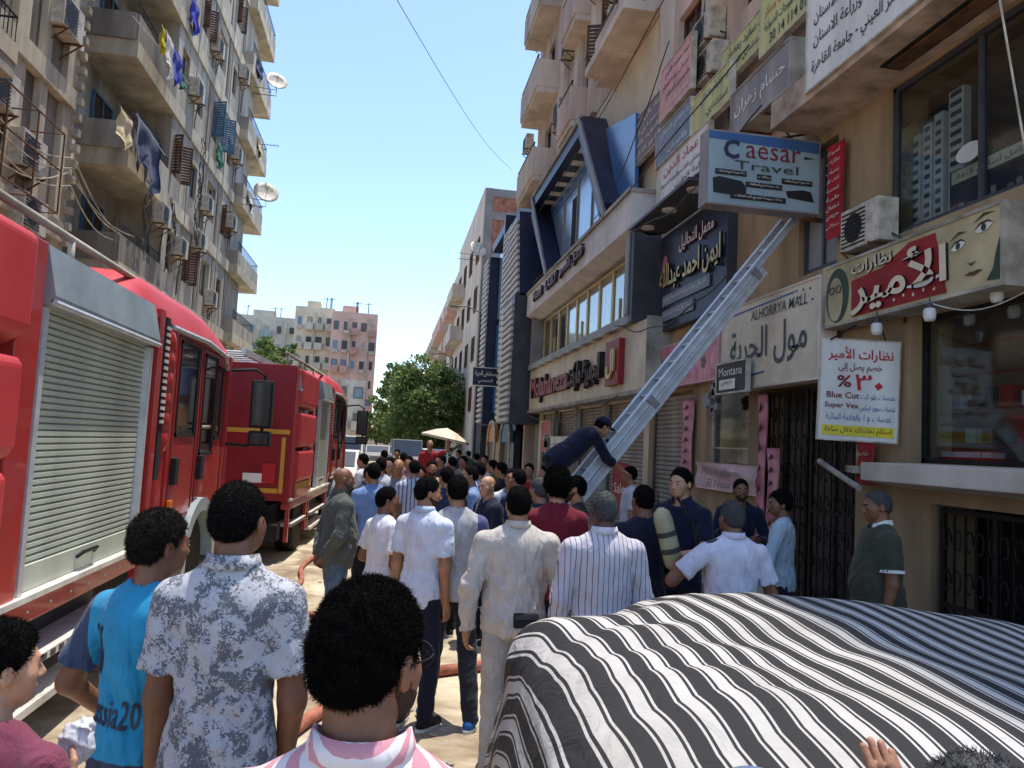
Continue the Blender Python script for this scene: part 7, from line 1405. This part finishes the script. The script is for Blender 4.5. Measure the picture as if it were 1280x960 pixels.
A15 = P_('bald man in a navy jacket with a small chest badge, looking left', 612, 591, 7.7, 2.0, H=1.66, shirt=C('navy_jacket', 30, 34, 54), trousers=navy_t, skin=SK[2], hair=None, sleeve='long', fat=.2, res=.013, hres=.008, arms=AD, face=True, shoes=blkshoe, head=(.2, .1, 0), seed=25)
# --- fireman climbing the ladder
A16 = human('fireman in navy overalls and cap bent double over the foot of the ladder', (1.82, 8.15, .93), -1.35, H=1.68, lean=.92, shirt=navy_u, trousers=navy_u, skin=SK[0], hair=BH, sleeve='rolled', hem=.84, res=.012, hres=.008, head=(0, .45, 0), fat=.15, widen=.01, arms=dict(l=((-.1, .95, -.15), (.15, 1, .15)), r=((.1, .55, -.85), (-.15, .85, -.5))), hands=dict(l=dict(curl=1.2, palm=(0, 0, -1)), r=dict(curl=1.3, palm=(0, .3, -1))), legs=dict(l=(-.04, .12, .16), r=(.04, -.10, .10)), shoes=blkshoe, face=True, seed=26)
def capmesh(info, mat, name='cap'):
    hc, hR, s = info['hc'], info['hR'], info['hs']
    def f(P):
        d = np.stack([P[i]-hc[i] for i in range(3)]); Q = np.tensordot(hR.T, d, 1)/s; o = ell(Q, (0, -.012, .036), (.088, .108, .096)); o = smax(o, .035-Q[2], .008); return smin(o, ell(Q, (0, .115, .038), (.065, .065, .008)), .012)*s
    link(name, np_mesh(name, [nets(f, hc-.24, hc+.24, .010)], mat), info['root'])
capmesh(A16, navy_u)
A17 = P_('firefighter from behind carrying an air cylinder on his back', 806, 598, 5.35, .1, H=1.74, shirt=C('navy_fire_jacket', 24, 28, 46), trousers=navy_u, skin=SK[1], hair=BH, hair_t=.006, sleeve='long', hem=.8, fat=.2, res=.013, hres=.009, arms=dict(l=((-.3, .1, -1), (.2, .8, 0)), r=((.3, .1, -1), (0, .8, 0))), shoes=blkshoe, seed=27)
cy = thing('air_cylinder', 'dusty yellow-grey breathing air cylinder strapped to the firefighter\'s back', 'air cylinder', A17['root'].location+Vector((.10, -.25, 1.36)), 0); T4 = Matrix.Rotation(R(-17), 4, 'Y') @ Matrix.Scale(.72, 4); m = MB(); m.lathe([(.001, -.27), (.05, -.265), (.085, -.23), (.09, -.18), (.09, .22), (.075, .29), (.03, .33), (.001, .335)], n=20, T=T4); mk('cyl', S(168, 164, 128), .45, .2, 4, .03, 20); mk('cyl_band', S(60, 66, 58), .6, .2, 4, 0); m.build('tank', MAT['cyl'], cy, smooth=True, angle=50)
for z in (-.08, .08): m = MB(); m.lathe([(.091, z-.025), (.096, z-.022), (.096, z+.022), (.091, z+.025)], n=20, T=T4); m.build('strap', MAT['cyl_band'], cy)
m = MB(); m.tube([T4 @ Vector((0, 0, -.27)), T4 @ Vector((0, 0, -.33)), T4 @ Vector((.06, 0, -.35))], .02, 8); m.build('valve', MAT['dark_metal'], cy); m = MB(); m.tube([T4 @ Vector((.08, 0, -.33)), Vector((.25, .05, -.2)), Vector((.22, .1, .1)), Vector((.1, .12, .3))], .012, 6); m.build('air_hose', MAT['rubber'], cy)
A18 = P_('firefighter in a navy short-sleeved shirt speaking into a radio held to his mouth', 853, 574, 5.95, 2.35, H=1.86, shirt=navy_u, trousers=navy_u, skin=SK[2], hair=BH, hair_t=.014, sleeve='short', hem=.84, res=.011, hres=.0065, face=True, head=(-.15, .08, 0), collar=C('navy_collar', 22, 28, 50), arms=dict(l=((-.2, .35, -1), (.55, .8, -.05)), r=((.25, .25, -1), (-.55, .55, .9))), hands=dict(r=dict(curl=1.4, palm=(-.5, -.2, 0)), l=dict(curl=1.2, palm=(.1, 0, -1))), shoes=blkshoe, seed=28, widen=.01)
hw = wm(A18['root']) @ Vector(A18['wri']['r']+A18['dirh']['r']*.09); rd_ = thing('hand_radio', 'small black radio held at the firefighter\'s mouth', 'radio', hw); m = MB(); m.box(-.025, .025, -.015, .015, -.06, .06); m.build('case', MAT['rubber'], rd_, bevel=.006); m = MB(); m.tube([(.015, 0, .06), (.015, 0, .17)], .005, 6); m.build('antenna', MAT['rubber'], rd_)
A19 = P_('officer in dark navy with a yellow shoulder patch facing the camera under the pink banner', 926, 597, 7.4, 2.9, H=1.75, shirt=navy_u, trousers=navy_u, skin=SK[1], hair=BH, hair_t=.010, sleeve='long', hem=.82, res=.013, hres=.008, face=True, beard=SB, arms=dict(l=((-.3, .2, -1), (.5, .8, .1)), r=((.3, .1, -1), (-.2, .8, .4))), shoes=blkshoe, seed=29)
m = MB(); m.cbox((.235, -.02, 1.30), (.006, .06, .07)); m.build('shoulder_patch', MAT['ink_yellow'], A19['root'])
wo = C('white_uniform_shirt', 206, 202, 216, fold=.4)
A20 = P_('police officer from behind in a white uniform shirt with dark shoulder boards', 917, 627, 4.7, .05, H=1.69, shirt=wo, trousers=black_t, skin=SK[1], hair=GH, hair_t=.010, sleeve='short', hem=.80, res=.010, hres=.007, collar=wo, widen=.018, fat=.15, arms=dict(l=((-.75, .25, -.75), (.5, .8, .25)), r=((.35, .0, -1), (.1, .4, -1))), shoes=blkshoe, seed=30)
for sg in (-1, 1): m = MB(); T4 = Matrix.Translation((sg*.135, -.005, 1.425)) @ Matrix.Rotation(sg*R(20), 4, 'Y'); m.cbox((0, 0, 0), (.12, .05, .012), T4); m.build('shoulder_board', MAT['ink_black'], A20['root'], bevel=.004)
A21 = P_('curly-haired youth in a pale blue sweatshirt reaching out to the iron gate', 978, 611, 6.3, .95, H=1.69, shirt=C('pale_blue_sweatshirt', 168, 186, 198, fold=.5), trousers=navy_t, skin=SK[1], hair=BH, hair_t=.026, hair_rough=.008, sleeve='three', hem=.86, res=.011, hres=.007, face=True, head=(.45, .05, 0), arms=dict(l=((-.3, .3, -1), (.1, 1, -.1)), r=((.55, .1, -.75), (.75, .25, .75))), shoes=wshoe, seed=31)
grn = bands(C('dark_green_polo', 62, 64, 50, fold=.35), [(2, False, '<', 1.192, S(62, 64, 50))])
A22 = P_('older man in dark green polo shirt with white trim, in profile by the basement gate', 1100, 609, 5.15, 1.35, H=1.78, shirt=grn, trousers=black_t, skin=SK[1], hair=GH, hair_t=.005, sleeve='short', hem=.82, fat=.45, res=.010, hres=.006, face=True, head=(.05, .12, 0), collar=MAT['cl_wh'], arms=dict(l=((-.12, .0, -1), (-.02, .2, -1)), r=((.1, .0, -1), (.02, .2, -1))), shoes=blkshoe, seed=32)
for k in 'lr':
    e = A22['elb'][k]; s0 = A22['sho'][k]; d = (e-s0)/np.linalg.norm(e-s0); c = s0+d*.285*A22['s']*.70; m = MB(); q = Matrix.Translation(Vector(c)) @ Vector(d).to_track_quat('Z', 'Y').to_matrix().to_4x4(); m.lathe([(.076, -.010), (.083, -.008), (.083, .012), (.076, .014)], n=20, T=q); m.build('sleeve_trim', MAT['cl_wh'], A22['root'])
# --- edge figures at the bottom right
A23 = P_('person in a blue-grey cap, only the crown showing at the bottom edge', 954, 951, 1.0, 0, H=1.545, shirt=C('grey_blue_shirt', 90, 100, 120), trousers=black_t, skin=SK[0], hair=BH, res=.014, hres=.010, seed=33, arms=AD)
capmesh(A23, C('blue_grey_cap', 88, 106, 132))
_t24 = at_y(1116, 1052, 1.14); _l24 = at_y(1236, 941, .98); _a24 = arm_to((_l24.x, .98, 0), .1, 'l', _t24, 1.575, drop=.6)
A24 = P_('grey-haired person at the bottom right edge raising one hand over the striped cover', 1236, 941, .98, .1, H=1.575, shirt=C('brown_shirt', 90, 78, 70), trousers=black_t, skin=SK[0], hair=GH, hair_t=.010, res=.010, hres=.006, seed=34, arms=dict(l=_a24, r=downr), hands=dict(l=dict(curl=.25, dir=(-.02, .12, 1), palm=(0, 1, 0), thumb=(-1, 0, 0))))
strands(A24, GH, 4000, .010, .0008, 7)
for q_i, (inf, hm, n_) in enumerate(((A7, BH, 1800), (A8, BH, 2200), (A9, BH, 2600), (A10, BH, 3200), (A12, GH, 3200), (A13, GH, 1500), (A16, BH, 800), (A17, BH, 1800), (A18, BH, 2200), (A19, BH, 1200), (A20, GH, 3200), (A21, BH, 2600), (A22, GH, 3000), (A14, BH, 1500))): strands(inf, hm, n_, .007, .0010, 40+q_i, .8)
# --- the crowd farther down the street
def q_(label, px, py, rz, shirt, H=1.72, d=None, **k):
    d = d or auto_d(px, py, H); c = at_y(px, py, d); kk = dict(res=.024 if d > 9 else .016, hres=.012, trousers=black_t, skin=SK[k.pop('sk', 0)], hair=BH, arms=AD, hands=False if d > 11 else True, group='crowd down the street', shoes=blkshoe if d < 9 else None); kk.update(k)
    return human(label, (c.x, d, 0), rz, H=H, shirt=shirt, **kk)
cw = C('crowd_white', 200, 200, 206); cb = C('crowd_black', 30, 30, 36); cbl = C('crowd_blue', 120, 146, 190); cn = C('crowd_navy', 42, 52, 84); ct = C('crowd_tan', 184, 162, 128); cr = C('crowd_red', 158, 40, 44); cg = C('crowd_grey', 128, 128, 130); cs = cloth('crowd_stripe', S(190, 196, 210), stripe=S(80, 90, 130), axis=0, period=.05, duty=.3); cp_ = C('crowd_pink', 196, 128, 140); ce = C('crowd_green', 70, 100, 78)
for a in [('young man in a black t-shirt looking toward the camera at the head of the crowd', 489, 570, 2.7, cb, dict(face=True, sk=2, hres=.009)), ('balding man in grey just right of the black t-shirt', 499, 572, 2.9, cg, dict(hair=None, face=True)), ('man in a cream shirt with dark hair facing the camera', 541, 574, 3.1, ct, dict(face=True, beard=SB, hres=.009)),
    ('man in a cream shirt with his arm raised, left of the dark-haired man', 526, 580, 2.8, ct, dict(H=1.66)), ('man in a blue suit with his back turned behind the polo shirt', 560, 582, .3, cn, dict(sleeve='long')), ('man with a light blue shirt looking left past the grey t-shirt', 590, 581, 1.6, cbl, dict(face=True, hres=.009)), ('man in a striped pale shirt behind the light blue one', 601, 577, .6, cs, dict()),
    ('man in a white shirt facing the camera behind the bald man', 640, 584, 2.9, cw, dict(face=True, hres=.009)), ('man in a dark red shirt near the fireman\'s knees', 662, 578, 2.7, cr, dict(face=True)), ('man in dark navy left of the fireman', 650, 585, .5, cn, dict()), ('youth in green farther back by the shutters', 617, 574, 1.2, ce, dict()), ('man in black between the shutters and the bald man', 628, 577, 1.0, cb, dict()),
    ('man in blue at the left fringe of the crowd beside the engine', 468, 577, .4, cbl, dict()), ('man in a white robe-like shirt behind the bald bearded man', 477, 571, .2, cw, dict(hem=.5)), ('man in pinkish shirt in the middle of the street', 512, 569, 2.8, cp_, dict()), ('man in a striped shirt in the middle of the street', 519, 574, .1, cs, dict()), ('man in white walking away, centre of the street', 505, 565, .0, cw, dict()),
    ('man in navy near the market umbrella', 553, 568, 1.9, cn, dict()), ('man in grey under the market umbrella', 566, 570, .5, cg, dict()), ('man in tan by the far shop doors', 580, 569, 2.3, ct, dict()), ('man in white by the far shop doors', 606, 568, 2.6, cw, dict()), ('man in black beneath the curved arch sign', 596, 566, .2, cb, dict()), ('distant man in red near the jeep', 530, 562, .4, cr, dict()), ('distant man in blue near the jeep', 497, 561, 2.9, cbl, dict()), ('distant woman in a black robe', 481, 562, .6, cb, dict(hem=.25, sleeve='long')), ('distant man in white left of the white car', 455, 566, 1.2, cw, dict()), ('distant man in dark blue on the right pavement', 574, 562, 1.8, cn, dict()), ('distant man in green on the right pavement', 586, 563, .5, ce, dict()),
    ('man in white behind the fireman and the ladder foot', 789, 575, 1.4, cw, dict(H=1.78, d=9.6)), ('man in navy half hidden behind the red poster', 684, 580, 1.8, cn, dict(H=1.75))]:
    q_(a[0], a[1], a[2], a[3], a[4], seed=hash(a[1]) % 97, **a[5])
c = at_y(538, 549, 17); human('man in a red shirt raised above the crowd near the market umbrella', (c.x, 17, c.z-1.7), 2.9, H=1.7, shirt=cr, trousers=black_t, skin=SK[0], hair=None, res=.024, hres=.014, arms=dict(l=((-.7, .2, .3), (0, .2, 1)), r=downr), hands=False, group='crowd down the street')
bx = MB(); bx.box(c.x-.35, c.x+.35, 16.7, 17.3, 0, c.z-1.7); tag(bx.build('crate_stack', MAT['wood_brown'], bevel=.01), 'wooden crate the red-shirted man stands on', 'crate')
# man at the hotel window gap
c = at_x(704, 318, 5.3); human('man in a chequered shirt standing in the open casement of the glass front', (5.62, 21.0, 6.75), 1.6, H=1.7, shirt=cs, trousers=black_t, skin=SK[0], hair=BH, res=.02, hres=.012, arms=AD)
bpy.context.view_layer.update()
